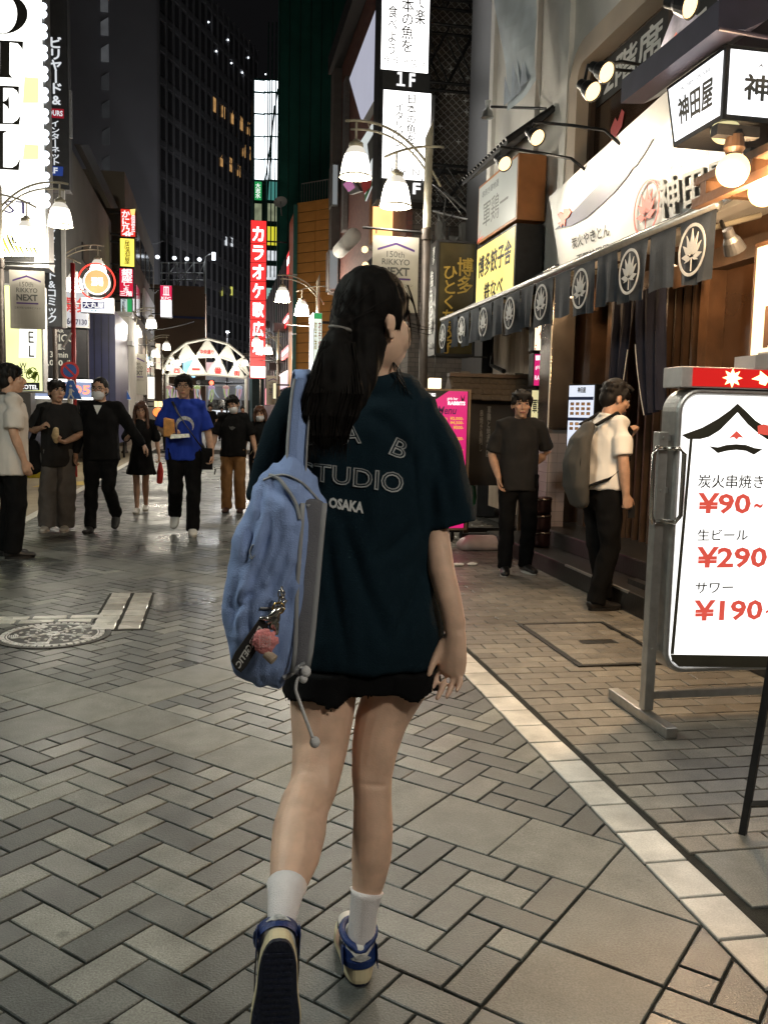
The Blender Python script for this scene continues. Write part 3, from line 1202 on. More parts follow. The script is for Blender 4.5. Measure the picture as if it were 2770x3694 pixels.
# pillar in white tile with a steel sleeve
pl = thing('corner_pillar', 'pillar of small white tiles with a steel sleeve on top, beside the menu display', 'pillar', (3.22, 8.2, 0))
MB().box((3.12, 8.06, 0.0), (3.30, 8.30, 1.24)).build('core', mat('grout', (0.30, 0.26, 0.25), 0.8), pl)
tl = mat('pillar_tile', (0.60, 0.50, 0.49), 0.25, vary=0.06)
tm = MB().box((-0.042, -0.004, -0.045), (0.042, 0.004, 0.045)).mesh('tile')
tm.materials.append(tl)
for r in range(12):
    for c in range(2):
        o = bpy.data.objects.new('tile', tm)
        COL.objects.link(o)
        o.parent = pl
        o.location = (3.168 + 0.087 * c - 3.22, 8.055 - 8.2, 0.255 + 0.094 * r - 0.14 + 0.0)
    for c in range(3):
        o = bpy.data.objects.new('tile', tm)
        COL.objects.link(o)
        o.parent = pl
        o.rotation_euler = (0, 0, math.pi / 2)
        o.location = (3.115 - 3.22, 8.10 + 0.087 * c - 8.2, 0.255 + 0.094 * r - 0.14)
MB().box((3.10, 8.03, 1.242), (3.33, 8.33, 2.75)).build('steel_sleeve', M_chrome, pl, bevel=0.006)
MB().tube([(3.09, 8.02, 1.0), (3.09, 8.02, 2.2)], 0.006).build('cable', M_white, pl)
# steps
st = thing('entrance_steps', 'two dark stone steps in front of the restaurant door', 'steps', (3.2, 6, 0))
MB().box((2.80, 1.5, 0.0), (3.9, 8.9, 0.15)).build('step', M_step, st, bevel=0.012)
MB().box((3.08, 1.5, 0.15), (3.9, 8.4, 0.30)).build('step', M_step, st, bevel=0.012)
MB().box((2.795, 5.62, 0.135), (2.815, 6.75, 0.152)).build('nosing', M_alu, st)
MB().box((2.93, 5.1, 0.151), (3.0, 5.9, 0.19)).build('rail_block', M_step, st)
# door curtain in two flaps with white edge lines
nc = thing('door_curtain', 'long dark navy split door curtain with white edge lines over the restaurant entrance', 'door curtain', (3.3, 6.7, 2.3))


def flap(name, y0, y1, z0, z1, skew, x=3.28):
    mb = MB()
    n, m = 14, 14
    def pt(i, k):
        u, v = i / n, k / m
        w = 1 - (1 - v) ** 1.4 * 0.35
        yy = y0 + (y1 - y0) * u * w + skew * (1 - v) ** 1.6
        return V((x + 0.035 * math.sin(u * 16 + 2 * v) * (0.3 + 0.7 * (1 - v)), yy, z0 + (z1 - z0) * v - 0.05 * u * (1 - v)))
    for i in range(n):
        for k in range(m):
            mb.poly([pt(i, k), pt(i + 1, k), pt(i + 1, k + 1), pt(i, k + 1)])
    f = mb.build(name, M_navydk, nc, smooth=True)
    line = [pt(n, k) + V((-0.006, 0, 0)) for k in range(m - 5)]
    MB().tube(line, 0.0035, 5).build('edge_line', M_white, f)
    return f


flap('curtain_flap', 7.17, 6.70, 1.35, 2.34, 0.02)
flap('curtain_flap', 6.24, 6.70, 1.42, 2.34, -0.10)
MB().tube([(3.28, 7.25, 2.35), (3.28, 6.15, 2.35)], 0.014).build('rail', M_wood2, nc)

# awning with its row of cloth panels
AX = 2.80
aw = thing('shop_awning', 'long roll-up awning edged with navy cloth panels, every second one bearing a white lotus crest', 'awning', (AX, 7.9, 2.5))
MB().hexa([(AX, 4.75, 2.53), (AX, 11.0, 2.53), (XW, 11.0, 2.86), (XW, 4.75, 2.86)], [(AX, 4.75, 2.545), (AX, 11.0, 2.545), (XW, 11.0, 2.875), (XW, 4.75, 2.875)]).build('cover', mat('awning_cloth', (0.05, 0.055, 0.065), 0.8), aw)
MB().tube([(AX - 0.01, 4.74, 2.55), (AX - 0.01, 11.02, 2.55)], 0.028, 12).build('front_bar', M_alu, aw, smooth=True)
MB().tube([(AX - 0.012, 4.75, 2.515), (AX - 0.012, 11.0, 2.515)], 0.012, 8).build('valance_rail', M_black, aw)
for y in (5.2, 7.0, 8.8, 10.6):
    MB().tube([(XW, y, 2.62), (2.95, y, 2.50), (AX, y, 2.52)], 0.018, 8).build('folding_arm', M_cream, aw)
yy = [10.79, 9.93, 9.09, 8.24, 7.40, 6.56, 5.73, 4.92]


def cloth(yc, w, z0, z1, ph):
    f1, f2, tl_ = 0.022 + 0.016 * math.sin(ph * 7.1), 0.014 + 0.010 * math.cos(ph * 5.3), 0.014 * math.sin(ph * 3.7)
    mb = MB()
    n, m = 8, 6
    def pt(i, k):
        u, v = i / n, k / m
        return V((AX - 0.03 + f1 * math.sin(u * 5 + ph) * (1 - v) + f2 * math.sin(u * 11 + ph * 3) * (1 - v), yc + w * (0.5 - u) * (0.95 + 0.05 * v) + tl_ * (1 - v), z0 + (z1 - z0) * v + 0.008 * math.sin(u * 6 + ph) * (1 - v)))
    for i in range(n):
        for k in range(m):
            mb.poly([pt(i, k), pt(i + 1, k), pt(i + 1, k + 1), pt(i, k + 1)])
    return mb


for k, y in enumerate(yy):
    p = cloth(y, 0.40, 2.13, 2.515, k).build('cloth_panel', M_navy, aw, smooth=True)
    lotus((AX - 0.056, y, 2.325), (0, -1, 0), (0, 0, 1), 0.152, (-1, 0, 0)).build('lotus_crest', mat('crest_white', (0.62, 0.63, 0.63), 0.7, vary=0.1), p)
    if k < 7:
        cloth((y + yy[k + 1]) / 2 + 0.01, 0.33, 2.155, 2.515, k * 1.7 + 1).build('cloth_panel', M_navy, aw, smooth=True)
# strips of frosted window behind the gaps
for k in range(6):
    MB().box((3.32, 10.2 - k * 0.8, 2.30), (3.36, 10.0 - k * 0.8, 2.50)).build('vent', M_wood2, bl)

# white sign board
PB = dict(X=3.13)
sb = thing('restaurant_sign_board', 'large white sign board with purple wave and raised grey characters above the awning', 'sign board', (3.15, 6, 2.7))
B = [V((3.15, 8.39, 3.46)), V((3.15, 6.2, 3.66)), V((3.15, 3.3, 3.80)), V((3.15, 3.3, 2.66)), V((3.15, 8.0, 2.66))]
MB().prism(B, (0.12, 0, 0)).build('board', mat('sign_board_white', (0.82, 0.80, 0.76), 0.45, vary=0.03), sb, bevel=0.004)


def z4(x, y):
    return (1700 + x / 1.55, y / 1.55)


def onb(pts, X=3.145):
    return [PX(*z4(*p), X) for p in pts]


M_wave = mat('wave_purple', (0.045, 0.043, 0.10), 0.5, vary=0.08)
MB().prism(onb([(466, 1284), (520, 1235), (600, 1150), (700, 1045), (770, 965), (850, 930), (905, 935), (870, 990), (800, 1075), (720, 1150), (640, 1220), (560, 1262)]), (-0.003, 0, 0)).build('wave', M_wave, sb)
MB().prism(onb([(905, 935), (960, 860), (1010, 775), (1016, 775), (966, 862), (912, 940)]), (-0.003, 0, 0)).build('wave', M_wave, sb)
MB().prism(onb([(490, 1250), (505, 1235), (488, 1200), (500, 1185), (520, 1195), (522, 1170), (548, 1165), (562, 1185), (548, 1215), (530, 1225), (528, 1265), (515, 1250), (505, 1270)]), (-0.012, 0, 0)).build('red_figure_mark', M_coral, sb)
cc = PX(*z4(978, 1165), 3.14)
lotus(cc, (0, -1, 0), (0, 0, 1), 0.205, (-1, 0, 0), ring=0.1).build('lotus_crest', M_coral, sb)
M_ltr = mat('raised_letter', (0.27, 0.26, 0.235), 0.5, vary=0.06)
q = [PX(*z4(1075, 1232), 3.12), PX(*z4(1490, 1040), 3.12), PX(*z4(1480, 868), 3.12), PX(*z4(1062, 1010), 3.12)]
for k in range(5):
    pass
lt = MB()
for dx in range(6):
    text_on(lt, '神田屋', q, (-0.006 * dx, 0, 0), bold=0.022)
lt.build('raised_lettering', M_ltr, sb)
t2 = MB()
text_on(t2, '大衆酒場', [PX(*z4(1085, 975), 3.142), PX(*z4(1330, 868), 3.142), PX(*z4(1325, 820), 3.142), PX(*z4(1080, 925), 3.142)], (0, 0, 0), bold=0.0)
t2.build('lettering', mat('faint_print', (0.62, 0.58, 0.5), 0.6), sb)
t2 = MB()
text_on(t2, '炭火やきとん', [PX(*z4(560, 1395), 3.142), PX(*z4(772, 1318), 3.142), PX(*z4(765, 1245), 3.142), PX(*z4(556, 1330), 3.142)], (0, 0, 0), bold=0.015)
text_on(t2, '下町神田屋', [PX(*z4(592, 1478), 3.142), PX(*z4(770, 1410), 3.142), PX(*z4(765, 1360), 3.142), PX(*z4(586, 1425), 3.142)], (0, 0, 0), bold=0.015)
t2.build('lettering', M_inkgrey, sb)

# spotlights on goosenecks
for lab, ln, am, arm in (
        ('lit spotlight high at the top edge above the lantern roof', (2492, 18, 2.5), (3.15, 3.6, 3.0), [(2500, -60, 2.6), (2560, -80, 3.3)]),
        ('lit black spotlight with a round glowing lens just left of the lantern sign', (2190, 262, 2.62), (3.15, 4.9, 3.0), [(2240, 222, 2.75), (2345, 240, 3.3)]),
        ('lit black spotlight tipped down below and left of its twin', (2140, 332, 2.62), (3.15, 5.0, 2.7), [(2120, 235, 2.66), (2200, 250, 2.8), (2340, 262, 3.3)]),
        ('black gooseneck spotlight in front of the orange panel', (1940, 498, 2.62), (3.15, 5.9, 2.6), [(1925, 440, 2.64), (2060, 452, 2.9), (2180, 470, 3.1), (2235, 520, 3.15)]),
        ('black gooseneck spotlight at the left end, in front of the white chicken light box', (1822, 592, 2.62), (3.15, 6.6, 2.6), [(1805, 530, 2.64), (1950, 552, 2.9), (2060, 572, 3.05), (2108, 612, 3.15)])):
    lamp_head_spot(lab, PX(*ln), am, [PX(*a) for a in arm])

# ------------------------------------------------------------------ lantern sign over the entrance
ls = thing('lantern_sign', 'boxy white lantern sign with a dark curved roof hanging out over the entrance', 'lantern sign', (2.75, 4.4, 2.75))
x0, x1, y0, y1, zb, zt = 2.40, 3.10, 4.09, 4.56, 2.775, 3.12
lo = [(x0, y0, zb), (x1, y0, zb), (x1, y1, zb), (x0, y1, zb)]
hi = [(x0 - 0.0, y0, zt), (x1, y0, zt), (x1, y1 + 0.11, zt), (x0, y1 + 0.11, zt)]
MB().hexa([V(p) for p in lo], [V(p) for p in hi]).build('box', M_black, ls)
E_lan = emis('lantern_white', (0.97, 0.98, 1.0), 1.7)
PL = Panel((x0 - 0.004, y1 - 0.02, zb + 0.025), (x0 - 0.004, y0 + 0.022, zb + 0.025), (x0 - 0.004, y0 + 0.022, zt - 0.02), (x0 - 0.004, y1 + 0.08, zt - 0.02), (-1, 0, 0))
PR = Panel((x0 + 0.022, y0 - 0.004, zb + 0.025), (x1 - 0.022, y0 - 0.004, zb + 0.025), (x1 - 0.022, y0 - 0.004, zt - 0.02), (x0 + 0.022, y0 - 0.004, zt - 0.02), (0, -1, 0))
for P_ in (PL, PR):
    P_.slab('face', E_lan, ls, 0.003)
PL.text(ls, M_inkgrey, [('神田屋', (0.17, 0.30, 0.86, 0.78), dict(bold=0.03)), ('大衆酒場', (0.2, 0.12, 0.8, 0.2), dict(bold=0.0))], 0.004)
PR.text(ls, M_inkgrey, [('神田屋', (0.12, 0.36, 0.80, 0.76), dict(bold=0.03)), ('大衆酒場', (0.2, 0.18, 0.6, 0.26), dict(bold=0.0))], 0.004)
PR.shape(ls, M_inkgrey, [(0.42, 0.10), (0.52, 0.03), (0.62, 0.10), (0.56, 0.09), (0.52, 0.07), (0.48, 0.09)], 'roof_mark', 0.004)
M_eave = mat('roof_purple', (0.045, 0.04, 0.065), 0.4, 0.2, vary=0.15)
rf = MB()
prof = [(2.28, 3.13), (2.42, 3.14), (2.52, 3.19), (2.62, 3.29), (2.75, 3.36), (2.88, 3.29), (2.98, 3.19), (3.08, 3.14), (3.22, 3.13)]
for a, b in zip(prof, prof[1:]):
    rf.hexa([(a[0], 3.97, a[1]), (b[0], 3.97, b[1]), (b[0], 4.98, b[1]), (a[0], 4.98, a[1])], [(a[0], 3.97, a[1] + 0.13), (b[0], 3.97, b[1] + 0.13), (b[0], 4.98, b[1] + 0.13), (a[0], 4.98, a[1] + 0.13)])
rf.build('roof', M_eave, ls)
MB().tube([(2.75, 3.965, 3.10)] + [(a, 3.965, b) for a, b in prof[:1]], 0.01).build('edge', M_eave, ls)
for lab, c in (('round white globe bulb hanging under the lantern sign', (2.43, 4.02, 2.52)), ('second globe bulb, beside the raised characters further in', (2.75, 4.25, 2.50))):
    g = thing('globe_bulb', lab, 'lamp', c, 'globe bulbs under the lantern sign')
    MB().ell(c, (0.078, 0.078, 0.078), k=24, m=16).build('globe', E_warm, g, smooth=True)
    MB().lathe(V(c) + V((0, 0, 0.07)), [(0.001, 0.09), (0.04, 0.09), (0.05, 0.03), (0.034, 0.0), (0.001, 0.0)], 16).build('socket', M_wood2, g)
    MB().box(V(c) + V((-0.11, -0.03, 0.15)), V(c) + V((0.11, 0.03, 0.2))).build('bracket', M_black, g)
    lightp(g, V(c) + V((-0.1, -0.1, -0.12)), 90, (1.0, 0.66, 0.36), 0.08)
cg = V((2.46, 4.16, 2.745))
g = thing('dome_light', 'half globe light fixed to the underside of the lantern sign', 'lamp', tuple(cg))
MB().ell(cg, (0.07, 0.07, 0.06)).build('globe', E_paleyel, g, smooth=True)
# printed cloth hung behind the lantern roof
pc = thing('printed_cloth', 'lilac and yellow printed cloth with a roof mark hung behind the lantern roof', 'banner', (3.0, 5.2, 3.3))
qq = [PX(2330, 300, 2.75), PX(2480, 250, 2.75), PX(2560, 80, 2.75), PX(2440, 20, 2.75)]
MB().prism(qq, (0.006, 0, 0)).build('cloth', mat('print_cloth', (0.36, 0.34, 0.45), 0.7, vary=0.45, scale=7), pc)
MB().prism([PX(2396, 206, 2.745), PX(2412, 210, 2.745), PX(2470, 140, 2.745), PX(2462, 132, 2.745), PX(2420, 168, 2.745)], (-0.002, 0, 0)).build('roof_mark', mat('green_print', (0.07, 0.10, 0.08), 0.6), pc)
MB().prism([PX(2424, 146, 2.745), PX(2446, 130, 2.745), PX(2438, 116, 2.745)], (-0.002, 0, 0)).build('red_mark', M_coral, pc)

# porch to the right of the awning: boards, light bar, spotlight, lit panel
po = thing('entrance_porch', 'wood lined porch ceiling with cream beams and a light bar right of the awning', 'porch', (3.0, 3.9, 2.5))
MB().box((2.62, 2.2, 2.63), (3.35, 4.72, 2.67)).build('ceiling_board', M_wood, po)
for y in (4.62, 4.2, 3.75, 3.3):
    MB().box((2.62, y - 0.03, 2.555), (3.35, y + 0.03, 2.628)).build('beam', M_wood, po)
MB().box((2.60, 2.2, 2.50), (2.65, 4.70, 2.55)).build('beam', M_wood, po)
MB().box((2.95, 2.5, 2.50), (2.99, 4.5, 2.54)).build('light_bar', emis('tube_warm', (1.0, 0.88, 0.66), 4), po)
sp_ = lamp_head_spot('brown spotlight under the porch pointing down at the lit yellow panel', PX(2650, 905, 2.75), PX(2740, 1150, 3.0), [PX(2620, 850, 2.85), PX(2600, 800, 3.1)], 'porch spotlights', 6, .62)
lp = Panel.XM(3.02, 4.72, 3.2, 1.62, 2.34)
lpn = sign('lit_menu_panel', 'glowing warm white panel with one large brown character beside the entrance', 'light panel', lp, 0.08, M_wood, emis('panel_warm', (1.0, 0.83, 0.52), 1.6))
lp.text(lpn, M_wood, [('中', (0.10, 0.42, 0.42, 0.98), dict(bold=0.03)), ('生', (0.52, 0.30, 0.84, 0.86), dict(bold=0.03))], 0.008)
# under-awning downlights
for lab, y in (('small ceiling downlight left of the door curtain', 7.55), ('small ceiling downlight right of the door curtain', 5.85)):
    d = thing('downlight', lab, 'lamp', (3.1, y, 2.46), 'downlights under the awning')
    MB().lathe((3.1, y, 2.40), [(0.002, 0.09), (0.05, 0.09), (0.055, 0.0), (0.045, 0.0), (0.04, 0.02)], 16).build('can', M_black, d)
    MB().lathe((3.1, y, 2.405), [(0.002, 0.012), (0.042, 0.012), (0.042, 0.004), (0.002, 0.002)], 16).build('lens', E_warm, d)
    lightp(d, (3.1, y, 2.37), 14, (1.0, 0.66, 0.36), 0.05)
# ------------------------------------------------------------------ helpers tied to a panel
def fr(P, x, y):
    """fractions (from left, from top) where the sight line of a photo pixel meets the panel"""
    d = ray(x, y)
    o = P.c[3]
    t = (o - CP).dot(P.n) / d.dot(P.n)
    p = CP + d * t - o
    ex, ez = P.c[2] - P.c[3], P.c[0] - P.c[3]
    return p.dot(ex) / ex.length_squared, p.dot(ez) / ez.length_squared


def rp(P, x0, y0, x1, y1):
    a, b = fr(P, x0, (y0 + y1) / 2)[0], fr(P, x1, (y0 + y1) / 2)[0]
    c, d = fr(P, (x0 + x1) / 2, y0)[1], fr(P, (x0 + x1) / 2, y1)[1]
    return (a, c, b, d)


# ------------------------------------------------------------------ price sign on its stand
ab = thing('price_sign', 'upright white backlit price sign on an aluminium stand, prices in red beside a roof logo', 'sign', (2.27, 3.5, 0))
ax0, ax1, az0, az1, ay = 1.905, 2.66, 0.225, 1.455, 3.46


def rrect(x0, x1, z0, z1, r, n=8):
    pts = []
    for cx, cz, a0 in ((x1 - r, z1 - r, 0), (x0 + r, z1 - r, 90), (x0 + r, z0 + r, 180), (x1 - r, z0 + r, 270)):
        for k in range(n + 1):
            a = R_(a0 + 90 * k / n)
            pts.append((cx + r * math.cos(a), cz + r * math.sin(a)))
    return pts


def lipped(x0, x1, z0, z1, r, y, d, lip):
    rings = []
    for o, yy in ((0, y + d), (0, y + 0.012), (0.004, y + 0.003), (0.012, y), (lip - 0.006, y), (lip, y + 0.006)):
        rings.append([(a, yy, b) for a, b in rrect(x0 + o, x1 - o, z0 + o, z1 - o, max(r - o, 0.01))])
    return MB().loft(rings, cap=True)


lipped(ax0, ax1, az0, az1, 0.10, ay, 0.13, 0.026).build('casing', M_alu, ab, smooth=False)
rb = MB()
for k in range(6):
    y = ay + 0.02 + 0.019 * k
    pts = rrect(ax0 - 0.002, ax1 + 0.002, az0 - 0.002, az1 + 0.002, 0.10)
    rb.loft([[(a, y, b) for a, b in pts], [(a, y + 0.008, b) for a, b in pts]], cap=False)
rb.build('casing_rib', M_alu, ab)
E_ab = emis('price_sign_face', (1.0, 0.985, 0.95), 1.75)
fc = MB().prism([(a, ay + 0.004, b) for a, b in rrect(ax0 + 0.027, ax1 - 0.027, az0 + 0.027, az1 - 0.027, 0.075)], (0, 0.002, 0)).build('face', E_ab, ab)
PA = Panel.YM(ax0, ax1, az0, az1, ay + 0.001)
M_moss = mat('sign_olive', (0.055, 0.05, 0.035), 0.5, vary=0.05)
M_coralab = emis('price_red', (0.95, 0.13, 0.09), 0.55, base=(0.8, 0.1, 0.08))


def pxs(pts, o=(2150, 1100), sc=1.5806):
    return [fr(PA, o[0] + x / sc, o[1] + y / sc) for x, y in pts]


PA.shape(ab, M_moss, pxs([(484, 742), (600, 700), (690, 650), (760, 600), (802, 562), (850, 605), (905, 660), (985, 712), (1090, 742), (1120, 742), (1090, 765), (985, 775), (930, 740), (860, 680), (802, 612), (760, 655), (700, 715), (640, 752), (590, 765), (520, 765)]), 'roof_logo', 0.002, 0.001)
PA.shape(ab, M_moss, pxs([(640, 805), (690, 812), (740, 798), (795, 794), (850, 798), (900, 816), (946, 822), (895, 854), (850, 832), (795, 826), (740, 832), (690, 845)]), 'roof_logo', 0.002, 0.001)
PA.shape(ab, M_coralab, pxs([(752, 760), (797, 718), (838, 758), (810, 754), (797, 768), (782, 754)]), 'red_peak', 0.002, 0.001)
PA.shape(ab, M_coralab, pxs([(916, 690), (950, 680), (990, 690), (1000, 745), (950, 740), (935, 735), (918, 738)]), 'red_barrel', 0.0026, 0.001)
PA.shape(ab, M_moss, pxs([(531, 762), (547, 762), (440, 1990), (420, 1990)]), 'post_line', 0.002, 0.001)
PA.shape(ab, M_moss, pxs([(420, 1992), (1400, 2008), (1400, 2070), (470, 2062), (430, 2030)]), 'base_band', 0.002, 0.001)


def pr(x0, y0, x1, y1, o=(2150, 1100), sc=1.5806):
    return rp(PA, o[0] + x0 / sc, o[1] + y0 / sc, o[0] + x1 / sc, o[1] + y1 / sc)


PA.text(ab, M_inkgrey, [('炭火串焼き', pr(578, 968, 948, 1045), dict(bold=0.012)), ('生ビール', pr(574, 1278, 860, 1342), dict(bold=0.014)), ('サワー', pr(562, 1580, 775, 1642), dict(bold=0.014))], 0.003)
PA.text(ab, M_coralab, [('¥90', pr(574, 1072, 878, 1192), dict(bold=0.03)), ('~', pr(896, 1130, 945, 1160), dict(bold=0.03)),
                        ('¥290', pr(568, 1378, 970, 1500), dict(bold=0.03)), ('~', pr(990, 1440, 1040, 1468), dict(bold=0.03)),
                        ('¥190', pr(552, 1680, 945, 1800), dict(bold=0.03)), ('~', pr(962, 1736, 1010, 1762), dict(bold=0.03))], 0.003, name='price_lettering')
for sx, X in ((1, 1.862), (-1, 2.70)):
    p = MB().box((X - 0.022, 3.485, 0.055), (X + 0.022, 3.535, 1.27)).build('post', M_alu, ab, bevel=0.004)
    MB().box((X - 0.026, 3.28, 0.0), (X + 0.026, 3.84, 0.048)).build('foot', M_alu, ab, bevel=0.006)
    for z in (0.33, 1.02, 1.245):
        MB().tube([(X, 3.483, z), (X, 3.476, z)], 0.007, 8).build('bolt', M_alu, p)
        MB().box((min(X, X + 0.05 * sx), 3.50, z - 0.012), (max(X, X + 0.05 * sx), 3.53, z + 0.012)).build('bracket', M_alu, p)
for X in (1.79, 1.875):
    s_ = -1 if X < 1.85 else 1
    h = [(1.862 + 0.0 * s_, 3.47, 1.20), (1.862 + 0.05 * s_, 3.44, 1.205), (1.862 + 0.068 * s_, 3.43, 1.18), (1.862 + 0.068 * s_, 3.43, 0.92), (1.862 + 0.05 * s_, 3.44, 0.89), (1.862 + 0.0 * s_, 3.47, 0.892)]
    MB().tube(h, 0.0105, 10).build('handle', M_chrome, ab, smooth=True)
MB().box((1.885, 3.50, 0.10), (2.678, 3.525, 0.135)).build('crossbar', M_alu, ab, bevel=0.004)
# flashing arrow box on top
ar = thing('arrow_sign', 'red flashing arrow box on top of the price sign, two lit star bursts showing', 'sign', (2.25, 3.5, 1.47))
MB().box((1.905, 3.445, 1.458), (2.35, 3.60, 1.545)).build('casing', mat('casing_white', (0.55, 0.5, 0.48), 0.5), ar, bevel=0.006)
MB().prism([(2.24, 3.444, 1.5452), (2.35, 3.444, 1.5452), (2.35, 3.444, 1.615), (2.24, 3.444, 1.602)], (0, 0.156, 0)).build('casing', MATS['casing_white'], ar)
MB().prism([(2.351, 3.443, 1.42), (2.52, 3.443, 1.505), (2.351, 3.443, 1.625)], (0, 0.157, 0)).build('arrow_head', MATS['casing_white'], ar)
E_redpan = emis('arrow_red', (0.9, 0.02, 0.018), 0.7)
MB().prism([(1.955, 3.4425, 1.464), (2.349, 3.4425, 1.464), (2.349, 3.4425, 1.540), (1.955, 3.4425, 1.540)], (0, -0.002, 0)).build('face', E_redpan, ar)
MB().prism([(2.353, 3.441, 1.43), (2.51, 3.441, 1.505), (2.353, 3.441, 1.618)], (0, -0.002, 0)).build('face', E_redpan, ar)
E_star = emis('led_star', (1.0, 0.62, 0.25), 5.0)


def star(c, r, n=8, k=0.5, sx=1.15):
    return [(c[0] + sx * r * (1 if i % 2 == 0 else k) * math.cos(math.pi * i / n), c[1], c[2] + r * (1 if i % 2 == 0 else k) * math.sin(math.pi * i / n)) for i in range(2 * n)]


MB().prism(star((2.135, 3.4395, 1.502), 0.040), (0, -0.002, 0)).build('led_cluster', E_star, ar)
MB().prism([(2.225, 3.4395, 1.50), (2.262, 3.4395, 1.518), (2.262, 3.4395, 1.535), (2.30, 3.4395, 1.51), (2.33, 3.4395, 1.512), (2.345, 3.4395, 1.502), (2.30, 3.4395, 1.492), (2.29, 3.4395, 1.475), (2.262, 3.4395, 1.482), (2.262, 3.4395, 1.495)], (0, -0.002, 0)).build('led_cluster', E_star, ar)
MB().prism(star((2.392, 3.4375, 1.517), 0.05, 7, 0.55, 0.9), (0, -0.002, 0)).build('led_cluster', E_star, ar)

# black easel whose leg shows at the right edge
ea = thing('black_easel', 'black A-frame menu easel at the right edge, nearest the camera', 'easel', (2.0, 2.5, 0))
P0, P1 = V((1.66, 2.455, 0.0)), V((1.785, 2.48, 0.98))
MB().tube([P0, P1], (0.016, 0.013), 4).build('leg', M_black, ea)
MB().tube([V((2.22, 2.40, 0.0)), V((2.10, 2.44, 0.98))], (0.016, 0.013), 4).build('leg', M_black, ea)
MB().tube([V((2.25, 2.9, 0.0)), V((2.1, 2.55, 0.98))], (0.015, 0.012), 4).build('leg', M_black, ea)
MB().tube([P0.lerp(P1, 0.1), V((2.2, 2.41, 0.10))], 0.012, 4).build('crossbar', M_black, ea)
MB().box((1.80, 2.42, 0.42), (2.12, 2.45, 0.98)).build('board', M_black, ea)

# ------------------------------------------------------------------ stacked light boxes on the next shopfront
X1 = 3.02
pA = Panel.XM(X1, 10.35, 8.95, 3.36, 4.02)
la = sign('shamo_light_box', 'dim cream light box with grey brush characters above the yellow light box', 'light box', pA, 0.30, M_orange, emis('cream_face', (0.85, 0.88, 0.80), 0.30, vary=0.3))
pA.text(la, M_inkgrey, [('軍鶏一', (0.16, 0.36, 0.80, 0.78), dict(bold=0.0)), ('串焼き鶏地酒', (0.12, 0.14, 0.55, 0.26), dict(bold=0.0))], 0.006)
pA.shape(la, M_coral, [(0.0, 0.98), (0.12, 0.80), (0.05, 0.92), (0.2, 0.92), (0.06, 0.97)], 'grass_mark', 0.006)
pB = Panel.XM(X1, 10.35, 8.95, 2.60, 3.325)
lb = sign('gyoza_light_box', 'bright yellow light box with black brush characters, below the cream one', 'light box', pB, 0.30, M_black, E_yellow)
pB.text(lb, M_ink, [('博多餃子舎', (0.08, 0.18, 0.92, 0.52), dict(bold=0.03)), ('鉄なべ', (0.26, 0.64, 0.74, 0.92), dict(bold=0.03))], 0.006)
cn = thing('tiled_canopy', 'small black ribbed canopy roof above the cream light box', 'canopy', (3.1, 9.6, 4.1))
MB().hexa([(2.86, 8.85, 4.06), (2.86, 10.5, 4.06), (3.35, 10.5, 4.42), (3.35, 8.85, 4.42)], [(2.86, 8.85, 4.11), (2.86, 10.5, 4.11), (3.35, 10.5, 4.47), (3.35, 8.85, 4.47)]).build('roof', M_black, cn)
for k in range(17):
    y = 8.88 + 0.1 * k
    MB().tube([(2.85, y, 4.115), (3.34, y, 4.475)], 0.018, 6).build('tile', M_black, cn)
# hanging print banner on the white wall
hb = thing('print_banner', 'pale blue and white mountain print banner hung high on the white wall', 'banner', (2.95, 9.6, 5))
q = [PX(1829, 400, 2.95), PX(1942, 288, 2.95), PX(1918, -70, 2.95), PX(1786, -40, 2.95)]
mb = MB()
for i in range(8):
    for k in range(8):
        f = lambda u, v: quad_map(q, u, v) + V((0.03 * math.sin(u * 4 + v * 5), 0, 0))
        mb.poly([f(i / 8, k / 8), f((i + 1) / 8, k / 8), f((i + 1) / 8, (k + 1) / 8), f(i / 8, (k + 1) / 8)])
hc = mb.build('cloth', mat('banner_print', (0.50, 0.56, 0.60), 0.7, vary=0.22, scale=2.6), hb, smooth=True)
ms = MB()
for u, v, w, h in ((0.15, 0.03, 0.25, 0.22), (0.42, 0.02, 0.3, 0.3), (0.7, 0.05, 0.22, 0.2)):
    ms.prism([quad_map(q, *p) + V((-0.04, 0, 0)) for p in ((u - w / 2, v), (u + w / 2, v), (u, v + h))], (-0.002, 0, 0))
ms.build('mountain_print', mat('banner_print_dark', (0.33, 0.38, 0.45), 0.7, vary=0.3), hc)
MB().tube([PX(1772, 385, 2.95), PX(1968, 392, 3.3)], 0.014).build('rod', M_black, hb)
MB().tube([q[1], PX(1945, 345, 2.95), PX(1950, 375, 2.97)], 0.006).build('tie', M_white, hb)
fl = thing('floodlight', 'small unlit bell floodlight at the end of the banner rod', 'floodlight', tuple(PX(1758, 405, 2.9)))
MB().lathe(PX(1757, 425, 2.9), [(0.07, 0.0), (0.05, 0.07), (0.02, 0.10), (0.03, 0.18), (0.001, 0.19)], 14).build('shade', M_alu, fl)

